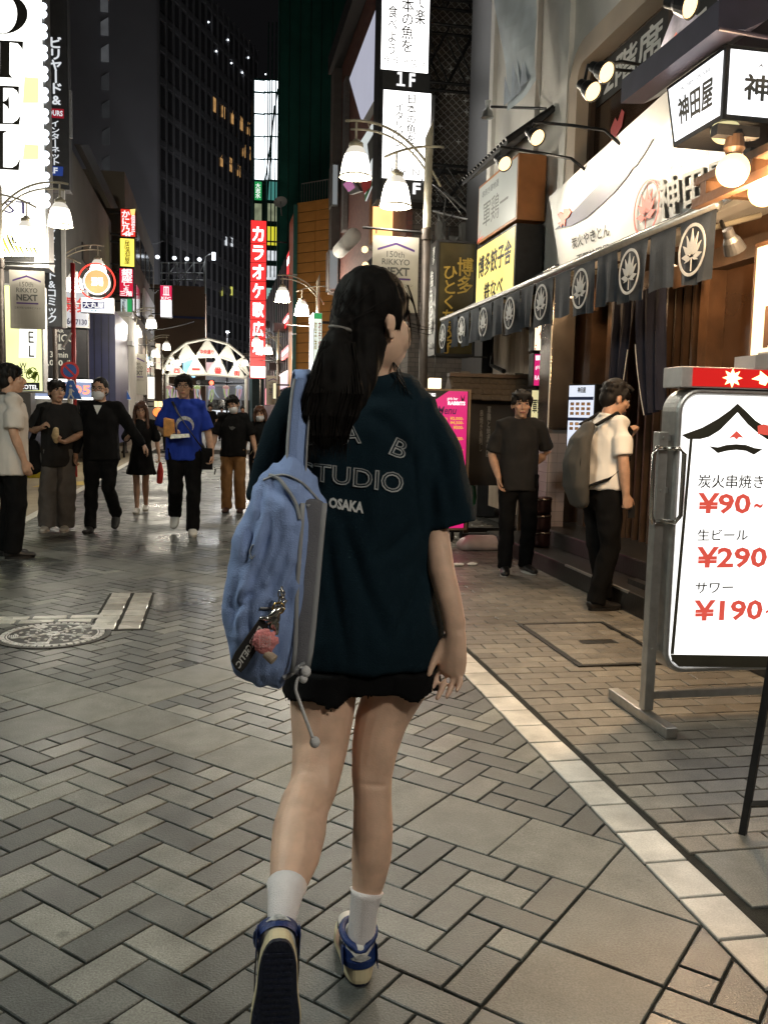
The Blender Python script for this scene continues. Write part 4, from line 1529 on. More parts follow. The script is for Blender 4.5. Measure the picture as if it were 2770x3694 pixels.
# ------------------------------------------------------------------ black box sign with gold letters
Yh = 11.3
xa, xb = PY(1570, 1080, Yh).x, 3.30
zt_, zb_ = PY(1640, 868, Yh).z, PY(1640, 1285, Yh).z
pH = Panel.YM(xa, xb, zb_, zt_, Yh)
hk = sign('gold_letter_sign', 'black box sign with gold brush letters, half hidden behind the awning end', 'sign', pH, 0.38, M_black, mat('sign_black_gloss', (0.035, 0.028, 0.012), 0.25, vary=0.6, scale=2.5), inset=0.02)
pH.text(hk, M_gold, [(vert('博多'), rp(pH, 1648, 930, 1705, 1062), VT), (vert('ひとくち餃子'), rp(pH, 1592, 960, 1645, 1275), VT)], 0.006)
pG = Panel.XM(xa - 0.004, Yh + 0.37, Yh + 0.01, zb_, zt_)
pG.text(hk, M_white, [(vert('塩もつ鍋'), (0.30, 0.25, 0.72, 0.80), VT), (vert('博多'), (0.55, 0.05, 0.85, 0.2), VT), ('きんぎょ', (0.2, 0.88, 0.8, 0.93))], 0.004)
pH.frame('frame', M_black, hk, 0.03, 0.02)

# ------------------------------------------------------------------ tall white floor-guide sign
Yt = 13.0
pT = Panel.Y(1371, -420, 1555, 726, Yt)
tw = sign('tall_white_sign', 'tall white backlit sign with black vertical writing and two dark 1F bands', 'sign', pT, 0.45, M_black, M_black, mount=0.5)
for (a, b) in ((-400, 258), (331, 648)):
    r = rp(pT, 1380, a, 1551, b)
    pT.slab('lit_panel', E_white, tw, 0.003, 0.008, rect=r)
M_band = mat('band_grey', (0.035, 0.035, 0.036), 0.5)
for a, b in ((264, 325), (652, 716)):
    pT.slab('floor_band', M_band, tw, 0.003, 0.008, rect=rp(pT, 1380, a, 1551, b))
E_bandtx = emis('band_text', (1, 1, 1), 1.1)
pT.text(tw, E_bandtx, [('１F', rp(pT, 1430, 262, 1497, 313), dict(bold=0.05)), ('１F', rp(pT, 1430, 657, 1516, 700), dict(bold=0.05))], 0.011, name='floor_number')
M_sgrey = mat('sign_text_grey', (0.16, 0.16, 0.15), 0.6)
pT.text(tw, M_sgrey, [(vert('食べよう'), rp(pT, 1398, 20, 1432, 198), VT), (vert('日本の魚を'), rp(pT, 1448, -50, 1492, 190), VT), (vert('みんなで楽'), rp(pT, 1500, -190, 1536, 90), VT),
                      ('魚金池袋店', rp(pT, 1384, 208, 1540, 245), dict(bold=0.0)), (vert('日本の魚を'), rp(pT, 1466, 342, 1500, 520), VT), (vert('イタリアン'), rp(pT, 1424, 372, 1455, 530), VT),
                      ('UOKIN', rp(pT, 1392, 606, 1512, 632), dict(bold=0.0))], 0.011)

# ------------------------------------------------------------------ dark brick building behind it
bk = thing('brick_building', 'dark brick building with a heavy black eave behind the tall white sign', 'building', (5, 18, 0))
MB().box((3.0, 14.0, 0), (9, 22, 9.7)).build('wall', M_brickd, bk)
MB().box((2.90, 13.9, 2.6), (2.999, 22.05, 9.7)).build('front_wall', M_brickr, bk)
MB().box((2.62, 14.2, 9.45), (2.88, 22.1, 9.85)).build('eave', M_band, bk)
MB().box((2.70, 21.6, 4.3), (2.92, 22.12, 9.44)).build('corner_post', mat('grey_cladding', (0.16, 0.14, 0.13), 0.6), bk)
MB().box((2.80, 20.3, 5.5), (2.898, 20.7, 8.8)).build('downpipe', M_alu, bk)
for y in (15.2, 16.6, 18.0, 19.4):
    w_ = MB().box((2.86, y, 3.0), (2.899, y + 0.8, 4.3)).build('window', M_glassdk, bk)
    MB().box((2.85, y - 0.05, 2.93), (2.898, y + 0.85, 2.995)).build('sill', M_alu, w_)
MB().box((3.5, 11.6, 0), (3.75, 12.6, 9)).build('dark_column', M_band, bk)
bb = thing('billboard', 'slanted pale lilac billboard behind the tall white sign, along the brick building', 'billboard', (2.55, 16, 6))
q = [PX(1304, 440, 2.6), PX(1372, 318, 2.6), PX(1372, -10, 2.6), PX(1260, 285, 2.6)]
MB().prism([p + V((0.01, 0, 0)) for p in q], (0.12, 0, 0)).build('casing', M_band, bb)
MB().prism(q, (0.008, 0, 0)).build('face', emis('billboard_lilac', (0.55, 0.56, 0.68), 0.75), bb)
# slanted cloth below it: white, red and green print
fb = thing('food_banner', 'slanted white, red and green food banner right of the left lamp bell', 'banner', (2.5, 15.5, 4.5))
q = [PX(1318, 726, 2.5), PX(1352, 640, 2.5), PX(1352, 430, 2.5), PX(1294, 520, 2.5)]
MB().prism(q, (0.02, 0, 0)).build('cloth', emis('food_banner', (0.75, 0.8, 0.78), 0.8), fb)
MB().prism([p + V((-0.004, 0, 0)) for p in (PX(1302, 655, 2.5), PX(1338, 610, 2.5), PX(1342, 670, 2.5), PX(1314, 700, 2.5))], (-0.003, 0, 0)).build('red_print', M_red, fb)
MB().prism([p + V((-0.004, 0, 0)) for p in (PX(1316, 704, 2.5), PX(1344, 668, 2.5), PX(1350, 640, 2.5), PX(1318, 726, 2.5))], (-0.003, 0, 0)).build('green_print', mat('green_paint', (0.12, 0.42, 0.16), 0.5), fb)
MB().prism([p + V((-0.004, 0, 0)) for p in (PX(1326, 520, 2.5), PX(1350, 480, 2.5), PX(1350, 560, 2.5), PX(1334, 590, 2.5))], (-0.003, 0, 0)).build('grey_print', M_inkgrey, fb)
db = thing('diamond_sign', 'small diamond sign in pink and red under the left lamp bell', 'sign', tuple(PX(1260, 665, 2.55)))
q = [PX(1262, 702, 2.55), PX(1300, 690, 2.55), PX(1268, 640, 2.55), PX(1232, 664, 2.55)]
MB().prism(q, (0.06, 0, 0)).build('casing', M_alu, db)
MB().prism([p + V((-0.003, 0, 0)) for p in (PX(1238, 665, 2.55), PX(1258, 692, 2.55), PX(1282, 676, 2.55), PX(1264, 645, 2.55))], (-0.003, 0, 0)).build('face', emis('diamond_pink', (0.55, 0.2, 0.4), 0.7), db)
# wire mesh with plus-shaped clips on the end wall
wm = thing('mesh_screen', 'expanded wire mesh screen with small white plus clips on the dark end wall', 'mesh screen', (3.5, 13.7, 4.5))
ms = MB()
x0, x1, z0, z1 = 3.02, 3.95, 4.3, 9.2
for k in range(58):
    c = -1.0 + k * 0.11
    for sgn in (1, -1):
        za, zb2 = z0 + c, z0 + c + sgn * 0 + (x1 - x0) * 0.9
        a = V((x0 if sgn > 0 else x1, 13.75, za + (0 if sgn > 0 else 0)))
        b = V((x1 if sgn > 0 else x0, 13.75, zb2))
        if a.z < z0:
            t = (z0 - a.z) / (b.z - a.z)
            a = a.lerp(b, t)
        if a.z < z1 and b.z > z0:
            ms.tube([a, b], 0.004, 4)
ms.build('wire', mat('mesh_wire', (0.5, 0.48, 0.45), 0.5, 0.5), wm, kind='stuff')
for k in range(26):
    x, z = random.uniform(3.08, 3.9), random.uniform(4.5, 9.0)
    MB().box((x - 0.035, 13.735, z - 0.006), (x + 0.035, 13.742, z + 0.006)).box((x - 0.006, 13.733, z - 0.035), (x + 0.006, 13.741, z + 0.035)).build('clip', M_white, wm)
tr = thing('sign_truss', 'black steel lattice brackets carrying the tall white sign', 'bracket', (3.2, 13.2, 4))
for z0, z1 in ((6.15, 6.95), (7.3, 8.2), (4.45, 5.0)):
    for y in (13.05, 13.35):
        MB().tube([(2.86, y, z0), (3.72, y, z0)], 0.022, 6).build('chord', M_black, tr)
        MB().tube([(2.86, y, z1), (3.72, y, z1)], 0.022, 6).build('chord', M_black, tr)
        for a in range(2):
            xa_, xb_ = 2.9 + 0.4 * a, 3.3 + 0.4 * a
            MB().tube([(xa_, y, z0), (xb_, y, z1)], 0.014, 5).build('brace', M_black, tr)
            MB().tube([(xa_, y, z1), (xb_, y, z0)], 0.014, 5).build('brace', M_black, tr)
du = thing('vent_duct', 'grey sheet metal duct box beside the tall white sign', 'duct', (3.1, 13.5, 4))
MB().box((2.86, 13.42, 5.25), (3.20, 13.7, 6.1)).build('duct', M_alu, du, bevel=0.01)
MB().box((2.88, 13.42, 4.55), (3.16, 13.7, 5.15)).build('casing', mat('ac_white', (0.42, 0.42, 0.40), 0.5), du, bevel=0.02)
ca = thing('cable_bundle', 'tangle of black cables and conduits on the dark wall above the gold letter sign', 'cables', (3.2, 12.8, 3.8))
for k in range(16):
    p0 = V((random.uniform(2.9, 3.4), 12.9, random.uniform(3.7, 4.9)))
    p2 = V((random.uniform(3.0, 3.7), 12.5, random.uniform(3.2, 4.3)))
    pm = (p0 + p2) / 2 + V((random.uniform(-.2, .2), 0, random.uniform(-.5, .1)))
    MB().tube(bez(p0, pm, p2, 10), random.uniform(0.006, 0.02), 6).build('cable', random.choice((M_black, M_inkgrey, M_alu, M_band)), ca, smooth=True)
for k in range(4):
    MB().box((2.95 + 0.18 * k, 12.8, 3.6 + 0.2 * (k % 2)), (3.07 + 0.18 * k, 12.95, 3.95 + 0.2 * (k % 2))).build('junction_box', M_inkgrey, ca)
# warm lit shop sign and rolled awning further along
ws = sign('warm_shop_sign', 'overexposed warm sign glowing behind the lamp post', 'sign', Panel.Y(1338, 720, 1452, 880, 15.0), 0.2, M_orange, emis('warm_sign', (1.0, 0.52, 0.20), 2.0, vary=0.5), mount=0.4)
ra = thing('rolled_awning', 'white rolled-up awning drum left of the school banner', 'awning', (2.4, 16, 3.6))
MB().tube([PX(1225, 905, 2.4), PX(1275, 850, 2.4)], 0.14, 14).build('roll', M_wallw, ra, smooth=True)
for lab, p in (('small round warm lamp above its twin beside the school banner', (1316, 900)), ('small round warm lamp below its twin beside the school banner', (1318, 957))):
    c = PX(p[0], p[1], 2.4)
    g = thing('wall_lamp', lab, 'lamp', tuple(c), 'wall lamps on the brick building')
    MB().ell(c, (0.055, 0.055, 0.055)).build('globe', E_warm, g, smooth=True)
    MB().tube([c, c + V((0.45, 0, 0))], 0.012).build('arm', M_alu, g)
for lab, (a, b, c_, d) in (('pale lit sign panel on the brick corner, lower of two', (1185, 900, 1222, 1046)), ('pale grey sign panel on the brick corner, upper of two', (1196, 590, 1222, 742))):
    sign('corner_sign', lab, 'sign', Panel.Y(a, b, c_, d, 21.5), 0.5, M_alu, emis('corner_grey', (0.42, 0.45, 0.46), 0.45), 'panels on the brick corner')

# ------------------------------------------------------------------ things on the pavement by the alley
pk = Panel.Y(1526, 1403, 1690, 1912, 8.75)
pm = thing('menu_board', 'tall pink menu board with yellow prices standing by the alley', 'menu board', (float(pk.pt(0.5, 1).x), 8.8, 0))
pk.slab('board', M_wood, pm, 0.07)
pk.slab('face', E_pink, pm, 0.003, 0.005, rect=(0.04, 0.012, 0.93, 0.985))
pk.frame('frame', mat('frame_wood', (0.30, 0.2, 0.12), 0.5), pm, 0.02, 0.012)
pk.shape(pm, M_ink, [(0.04, 0.012), (0.52, 0.012), (0.04, 0.12)], 'black_corner', 0.007)
E_yl = emis('price_yellow', (1.0, 0.62, 0.08), 0.8)
pk.text(pm, E_bandtx, [('4F', rp(pk, 1533, 1418, 1570, 1438), dict(bold=0.05)), ('girls bar', rp(pk, 1612, 1433, 1650, 1446)), ('RABBITS', rp(pk, 1614, 1448, 1677, 1462), dict(bold=0.05))], 0.010)
pk.text(pm, mat('menu_violet', (0.10, 0.02, 0.14), 0.5), [('Menu', rp(pk, 1576, 1466, 1646, 1494), dict(shear=0.25))], 0.010)
pk.text(pm, E_yl, [('¥2,000-', rp(pk, 1622, 1504, 1671, 1517), dict(bold=0.02)), ('¥4,500-', rp(pk, 1622, 1519, 1671, 1532), dict(bold=0.02)), ('¥500-', rp(pk, 1633, 1536, 1671, 1548), dict(bold=0.02)), ('¥500-', rp(pk, 1633, 1576, 1671, 1588), dict(bold=0.02)),
                   ('¥3,000-', rp(pk, 1622, 1616, 1671, 1628), dict(bold=0.02)), ('¥500-', rp(pk, 1633, 1656, 1671, 1668), dict(bold=0.02)), ('(30分)', rp(pk, 1578, 1505, 1612, 1517)), ('(60分)', rp(pk, 1578, 1519, 1612, 1532))], 0.010, name='price_lettering')
pk.shape(pm, M_ink, [fr(pk, x, y) for x, y in ((1660, 1425), (1668, 1440), (1676, 1422), (1672, 1445), (1664, 1448))], 'rabbit_mark', 0.010)
for f in (0.08, 0.9):
    a = pk.pt(f, 1)
    MB().tube([a + V((0, 0.03, 0.1)), V((a.x, a.y + 0.03, 0.0))], 0.014).build('leg', M_black, pm)
    MB().tube([pk.pt(f, 0.3) + V((0, 0.08, 0)), V((a.x, a.y + 0.4, 0.0))], 0.014).build('leg', M_black, pm)
ht = thing('roofed_notice_board', 'black notice board under a small shingled roof on a wheeled base', 'notice board', (2.85, 9.0, 0))
hx0, hx1 = PY(1688, 1550, 9.0).x, PY(1905, 1550, 9.0).x
zr = PY(1760, 1360, 9.0).z
MB().box((hx0, 9.0, 0.62), (hx1, 9.05, zr - 0.19)).build('board', mat('notice_black', (0.012, 0.011, 0.011), 0.6), ht)
pn = Panel.YM(hx0, hx1, 0.62, zr - 0.19, 8.995)
pn.text(ht, mat('chalk_grey', (0.22, 0.22, 0.21), 0.8), [(vert('軍鶏と地酒の店'), (0.30, 0.12, 0.36, 0.68), VT), (vert('串焼き鳥刺し'), (0.18, 0.16, 0.235, 0.62), VT)], 0.004)
hm = mat('old_shingle', (0.10, 0.075, 0.052), 0.85, vary=0.35, scale=14, bump=0.5)
sh = MB().box((-0.048, 0, -0.006), (0.048, 0.17, 0.006)).mesh('shingle')
sh.materials.append(hm)
rl = hx0 - 0.22
rw = hx1 + 0.06 - rl
MB().prism([(rl, 8.83, zr - 0.215), (rl, 9.04, zr), (rl, 9.25, zr - 0.215)], (rw, 0, 0)).build('roof_core', M_wood2, ht)
ncol = int(rw / 0.1)
for r in range(4):
    for c in range(ncol):
        o = bpy.data.objects.new('shingle', sh)
        COL.objects.link(o)
        o.parent = ht
        f = r / 2.6
        o.location = (rl + 0.05 + (c + 0.5 * (r % 2) * 0.6) * 0.1 - 2.85, 8.795 + 0.052 * r - 9.0, zr - 0.245 + 0.056 * r + random.uniform(0, .008))
        o.rotation_euler = (R_(42) + random.gauss(0, .04), 0, random.gauss(0, .03))
MB().box((rl, 8.98, zr - 0.005), (rl + rw, 9.10, zr + 0.03)).build('ridge', M_wood2, ht)
for x in (hx0 + 0.03, hx1 - 0.03):
    MB().box((x - 0.025, 9.06, 0.09), (x + 0.025, 9.11, zr - 0.1)).build('post', M_wood2, ht)
MB().box((hx0 - 0.1, 8.82, 0.08), (hx1 + 0.05, 8.88, 0.13)).build('base_rail', M_black, ht)
MB().box((hx0 - 0.1, 9.30, 0.08), (hx1 + 0.05, 9.36, 0.13)).build('base_rail', M_black, ht)
for x in (hx0 - 0.05, hx1):
    for y in (8.85, 9.33):
        MB().lathe((x - 0.015, y, 0.04), [(0.001, 0), (0.04, 0), (0.04, 0.03), (0.001, 0.03)], 14, axis=(1, 0, 0)).build('wheel', M_black, ht)
hs = thing('garden_hose', 'coil of green hose hanging below the notice board', 'hose', (2.65, 9.2, 0.5))
co = []
for k in range(70):
    a = k / 70 * math.tau * 4.5
    co.append((2.62 + 0.11 * math.cos(a) + 0.004 * (k / 16), 9.16 + 0.05 * math.sin(a * 0.5), 0.50 + 0.17 * math.sin(a)))
MB().tube(co, 0.013, 6).build('coil', mat('hose_green', (0.02, 0.20, 0.10), 0.4), hs, smooth=True)
MB().box((2.61, 9.2, 0.6), (2.66, 9.24, 0.72)).build('hook', M_black, hs)
tb = thing('plastic_tub', 'upturned pale pink plastic tub lying by the notice board', 'tub', (2.66, 8.62, 0.0))
lo = rrect(2.42, 2.92, 8.48, 8.78, 0.08)
hi = rrect(2.46, 2.88, 8.52, 8.74, 0.07)
top = rrect(2.52, 2.82, 8.57, 8.69, 0.05)
MB().loft([[(x, y, 0.005) for x, y in lo], [(x, y, 0.05) for x, y in lo], [(x, y, 0.10) for x, y in hi], [(x, y, 0.135) for x, y in top]]).build('tub', mat('tub_pink', (0.55, 0.42, 0.38), 0.45), tb, smooth=True)
lt_ = MB()
c0 = PG(1678, 2040, 0)
for k in range(5):
    a = c0 + V((random.uniform(-.09, .09), random.uniform(-.03, .03), 0))
    lt_.ell(a + V((0, 0, 0.014)), (random.uniform(.02, .06), random.uniform(.02, .04), 0.014), k=7, m=4)
tag(lt_.build('paper_litter', M_white, loc=tuple(c0)), 'crumpled white paper lying on the pavement left of the waiting man', 'litter')
kg = thing('keg_stack', 'small stack of dull metal kegs with bright bands at the foot of the tiled pillar', 'kegs', (2.96, 7.75, 0.15))
for k in range(3):
    z = 0.152 + 0.155 * k
    b = MB().lathe((2.96, 7.75, z), [(0.001, 0), (0.085, 0), (0.092, 0.02), (0.088, 0.075), (0.092, 0.13), (0.085, 0.15), (0.001, 0.15)], 20).build('keg', mat('keg_metal', (0.10, 0.055, 0.06), 0.3, 0.7, vary=0.3), kg, smooth=True)
    MB().lathe((2.96, 7.75, z + 0.125), [(0.0925, 0), (0.0955, 0.008), (0.0925, 0.016)], 20).build('band', M_chrome, b)
# three small light boxes left of the pillar
for nm, lab, box_, ef, tx in (
        ('flower_light_box', 'warm white small light box with red blossoms, topmost of three by the pillar', (1924, 1162, 1984, 1268), emis('box_warm', (1.0, 0.86, 0.62), 1.5), [('旬', (0.3, 0.3, 0.7, 0.6))]),
        ('pink_light_box', 'pink bar light box with a rabbit mark, middle of three by the pillar', (1922, 1274, 1984, 1396), E_pink, [('girls bar', (0.12, 0.36, 0.66, 0.50)), ('RABBITS', (0.1, 0.66, 0.92, 0.80))]),
        ('shamo_small_light_box', 'pale yellow small light box with black characters, lowest of three by the pillar', (1912, 1404, 1978, 1524), E_paleyel, [('軍鶏一', (0.1, 0.3, 0.95, 0.72), dict(bold=0.02))])):
    p_ = Panel.Y(*box_, 8.45)
    t = sign(nm, lab, 'light box', p_, 0.14, M_black, ef, 'light boxes beside the pillar', inset=0.012)
    p_.text(t, M_ink if 'shamo' in nm else (E_bandtx if 'pink' in nm else M_coral), tx, 0.006)
    if 'pink' in nm:
        p_.shape(t, M_ink, [(0.72, 0.2), (0.80, 0.45), (0.95, 0.18), (0.88, 0.5), (0.78, 0.55)], 'rabbit_mark', 0.006)
        p_.shape(t, E_bandtx, [(0.1, 0.08), (0.6, 0.06), (0.5, 0.2), (0.12, 0.22)], 'white_flash', 0.006)
    if 'flower' in nm:
        for k in range(9):
            x, y = random.uniform(.05, .9), random.choice((random.uniform(.05, .2), random.uniform(.75, .92)))
            p_.shape(t, M_coral, [(x + .05 * math.cos(a), y + .035 * math.sin(a)) for a in (0, 1.2, 2.5, 3.7, 5)], 'petal', 0.006)
    if 'shamo_s' in nm:
        p_.shape(t, M_coral, [(0.02, 0.98), (0.2, 0.78), (0.12, 0.9), (0.3, 0.86), (0.15, 0.98)], 'grass_mark', 0.006)
# menu display screen
a, b = PY(2050, 1392, 7.35), PY(2149, 1378, 7.1)
zb_, zt_ = 0.95, (a.z + b.z) / 2
pD = Panel((a.x, 7.35, zb_), (b.x, 7.1, zb_), (b.x, 7.1, zt_), (a.x, 7.35, zt_), (-(7.35 - 7.1), -(b.x - a.x), 0))
ds = sign('menu_display', 'lit upright menu display in a black casing behind the man in the white shirt', 'display', pD, 0.16, M_black, emis('display_white', (0.80, 0.86, 1.0), 0.95), inset=0.012)
pD.text(ds, M_inkgrey, [('神田屋', (0.36, 0.04, 0.66, 0.11), dict(bold=0.03))], 0.006)
for y in (0.16, 0.42):
    pD.shape(ds, mat('print_blue', (0.03, 0.05, 0.16), 0.5), [(0.05, y), (0.95, y), (0.95, y + .04), (0.05, y + .04)], 'heading_bar', 0.006)
fo = mat('food_print', (0.55, 0.32, 0.16), 0.5, vary=0.7, scale=30)
for r in range(5):
    for c in range(4):
        x, y = 0.12 + 0.2 * c, 0.23 + 0.06 * r + (0.07 if r > 2 else 0)
        pD.shape(ds, fo, [(x, y), (x + .13, y), (x + .13, y + .038), (x, y + .038)], 'food_picture', 0.006)
al = thing('alley_shutter', 'cream shutter and pipes at the alley mouth behind the notice board roof', 'shutter', (3.5, 10.4, 1.7))
for k in range(8):
    MB().box((3.50, 9.75 + 0.17 * k, 0.2), (3.53 + 0.01 * (k % 2), 9.75 + 0.17 * k + 0.16, 2.7)).build('panel', M_framew, al)
MB().tube([(3.42, 10.9, 2.6), (3.42, 10.9, 2.0), (3.42, 10.4, 1.9)], 0.03, 8).build('pipe', M_black, al)
for lab, r, Y in (('small square lit lantern left of the notice board roof', (1552, 1364, 1592, 1401), 9.6), ('small warm lamp glowing beside the girl\'s neck', (1428, 1356, 1462, 1384), 14.5)):
    P_ = Panel.Y(*r, Y)
    g = thing('square_lantern', lab, 'lamp', tuple(P_.pt(.5, 1)), 'small square lanterns by the alley')
    P_.slab('shade', emis('lantern_square', (1.0, 0.72, 0.42), 3.0), g, 0.12, bevel=0.01)
    MB().tube([P_.pt(.5, 0) + V((0, .06, 0)), P_.pt(.5, 0) + V((0, .06, .25)), P_.pt(.5, 0) + V((.6, .06, .25))], 0.01, 6).build('bracket', M_black, g)
# ------------------------------------------------------------------ street lamps (and two more behind the camera, on the same spacing)
street_lamp(2.43, 10.45, 1, 'tall double-bell street lamp rising behind the girl, with the largest bells in view')
banner(2.43, 10.45, 1, 'white school banner with purple roof mark on the pole just above the girl\'s head', z1=3.42, z0=2.55, w=0.55)
street_lamp(2.43, 21.9, 1, 'street lamp in front of the orange tiled building', power=650)
street_lamp(-3.14, 14.3, -1, 'street lamp at the left edge, its bells against the hotel sign')
banner(-3.14, 14.3, 1, 'white school banner against the hotel sign at the left edge', z1=3.38, z0=2.52, w=0.50, gap=-0.62)
street_lamp(-3.22, 19.3, -1, 'street lamp left of the round neon sign', power=80)
street_lamp(2.43, -1.1, 1, 'street lamp behind the photographer on the restaurant side', power=150, col=(1.0, 0.96, 0.83))
street_lamp(-3.1, 3.0, -1, 'street lamp behind the photographer on the left side', power=180, col=(0.92, 1.0, 0.90))
for k, (x, y) in enumerate(((-2.9, 30.0), (-2.95, 40.0), (2.43, 36.0), (2.43, 50.0), (-2.95, 52.0))):
    street_lamp(x, y, 1 if x > 0 else -1, ('street lamp beside the red crab sign', 'street lamp left of the arch, second from it', 'street lamp under the red karaoke sign', 'street lamp at the right foot of the arch', 'street lamp at the left foot of the arch')[k], power=75)
banner(-2.9, 30.0, 1, 'small grey school banner left of the woman in the black dress', z1=3.2, z0=1.9, w=0.6, gap=-0.7)
banner(2.43, 36.0, 1, 'small grey school banner under the red karaoke sign', z1=2.9, z0=1.75, w=0.55, gap=-0.1)

# ------------------------------------------------------------------ left: hotel signs
Yo = 15.0
M_serif = mat('serif_letter', (0.045, 0.042, 0.035), 0.5)
pO = Panel.Y(-190, -330, 166, 958, Yo)
E_hotel = emis('hotel_white', (1.0, 0.99, 0.92), 2.6)
ho = sign('hotel_sign', 'huge white backlit hotel sign with black serif capitals at the left edge', 'sign', pO, 0.5, M_alu, E_hotel, inset=0.04, mount=-0.6)


def px_shape(P, parent, m, pts, name='letter', lift=0.008, depth=0.01):
    return P.shape(parent, m, [fr(P, *p) for p in pts], name, lift, depth)


def ring_px(P, parent, m, cx, cy, ax, ay, bx, by, name='letter'):
    K = 28
    mb = MB()
    for k in range(K):
        a, b = math.tau * k / K, math.tau * (k + 1) / K
        pts = [(cx + ax * math.cos(a), cy + ay * math.sin(a)), (cx + ax * math.cos(b), cy + ay * math.sin(b)), (cx + bx * math.cos(b), cy + by * math.sin(b)), (cx + bx * math.cos(a), cy + by * math.sin(a))]
        mb.prism([P.pt(*fr(P, *p), 0.008) for p in pts], P.n * 0.01)
    return mb.build(name, m, parent)


ring_px(pO, ho, M_serif, 12, 52, 90, 72, 52, 70)
px_shape(pO, ho, M_serif, [(-50, 144), (86, 151), (84, 182), (78, 172), (66, 158), (37, 154), (36, 268), (48, 282), (-12, 279), (1, 266), (2, 154), (-30, 150), (-44, 162), (-50, 174)])
px_shape(pO, ho, M_serif, [(-60, 306), (71, 313), (70, 345), (62, 328), (48, 319), (14, 318), (14, 368), (26, 362), (34, 347), (36, 400), (28, 385), (14, 374), (14, 444), (48, 445), (64, 434), (77, 416), (71, 451), (-60, 446)])
px_shape(pO, ho, M_serif, [(-60, 470), (30, 473), (14, 482), (14, 604), (46, 606), (62, 596), (75, 572), (70, 615), (-60, 608)])
M_lime = mat('lime_print', (0.50, 0.50, 0.05), 0.5)
E_cream = emis('hotel_cream', (1.0, 0.93, 0.45), 1.2)
for a, b in ((278, 372), (520, 575)):
    px_shape(pO, ho, E_cream, [(90, a), (142, a + 4), (140, b), (84, b)], 'tint', 0.006, 0.001)
px_shape(pO, ho, M_ink, [(-190, 925), (126, 925), (126, 956), (-190, 956)], 'dark_band', 0.008, 0.002)
for k in range(9):
    x0 = -20 + 16 * k
    pts, back = [], []
    for q in range(7):
        a = q / 6
        x = x0 + 60 * a * a - 26 * a
        y = 846 + 78 * a - 18 * math.sin(3 * a) + 4 * (k % 3)
        w = 5 * math.sin(math.pi * a) + 1
        pts.append((x, y - w))
        back.append((x + 2, y + w))
    px_shape(pO, ho, M_lime, pts + back[::-1], 'flourish', 0.007 + 0.0012 * k, 0.001)
pO.text(ho, mat('hotel_blue', (0.06, 0.05, 0.18), 0.5), [('EAST', rp(pO, -90, 722, 112, 768), dict(bold=0.0))], 0.012)
for k in range(19):
    z = PY(166, 40 + 38 * k, Yo).z
    if k % 2 == 0:
        for dz in (-0.055, 0.055):
            MB().ell((pO.c[1].x - 0.01, Yo - 0.02, z + dz), (0.055, 0.04, 0.055), k=10, m=6).build('bulb', E_cool, ho, smooth=True)
pQ = Panel.Y(-80, 1024, 158, 1414, Yo - 0.15)
h2 = sign('hotel_lower_sign', 'lower hotel sign with vertical capitals and green scrollwork on a lime ground', 'sign', pQ, 0.35, M_alu, emis('hotel_lime', (0.92, 0.95, 0.42), 1.35, vary=0.3), inset=0.03, mount=-0.6)
px_shape(pQ, h2, emis('hotel_palewhite', (1, 1, 0.92), 1.8), [(78, 1030), (140, 1030), (130, 1290), (70, 1290)], 'white_field', 0.006, 0.001)
pQ.text(h2, M_serif, [(vert('HOTEL'), rp(pQ, 94, 1042, 130, 1288), dict(space=0.85, bold=0.01)), ('W', rp(pQ, 72, 1308, 98, 1330)), ('(3)', rp(pQ, 80, 1330, 102, 1352))], 0.010)
px_shape(pQ, h2, M_ink, [(40, 1380), (145, 1380), (145, 1408), (40, 1408)], 'dark_band', 0.008, 0.002)
pQ.text(h2, E_bandtx, [('WHOTEL', rp(pQ, 52, 1388, 138, 1404), dict(bold=0.03))], 0.013)
for k in range(8):
    pts, back = [], []
    for q in range(7):
        a = q / 6
        ang = 0.6 * k + a * 3.6
        rr = 6 + 22 * a
        x, y = 128 - 10 * (k % 3) + rr * math.cos(ang) * 0.6, 1345 + 6 * (k % 4) + rr * math.sin(ang)
        x = min(max(x, 60), 144)
        y = min(max(y, 1300), 1378)
        pts.append((x - 2, y))
        back.append((x + 2, y + 1))
    px_shape(pQ, h2, mat('scroll_green', (0.16, 0.24, 0.01), 0.5), pts + back[::-1], 'scroll', 0.0075 + 0.001 * k, 0.001)
hb_ = thing('hotel_building', 'dark hotel building behind the white hotel sign', 'building', (-5, 13, 0))
MB().box((-12, 6.5, 0), (-3.62, 17.6, 16)).build('wall', mat('dark_render', (0.07, 0.07, 0.072), 0.8, vary=0.2, scale=1.5), hb_)
for z in (4.2, 7.4, 10.6):
    for y in (8.0, 10.2, 12.4, 16.2):
        MB().box((-3.63, y, z), (-3.60, y + 1.3, z + 1.6)).build('window', M_glassdk, hb_)
MB().box((-3.9, 7.0, 0.0), (-3.58, 16.8, 2.6)).build('shopfront', M_wood2, hb_)
ho3 = sign('menu_light_panel', 'cream lit panel behind the school banner at the left edge', 'light panel', Panel.Y(-60, 1186, 58, 1310, 14.9), 0.1, M_black, emis('menu_cream', (1.0, 0.85, 0.5), 1.3, vary=0.35), mount=-0.5)

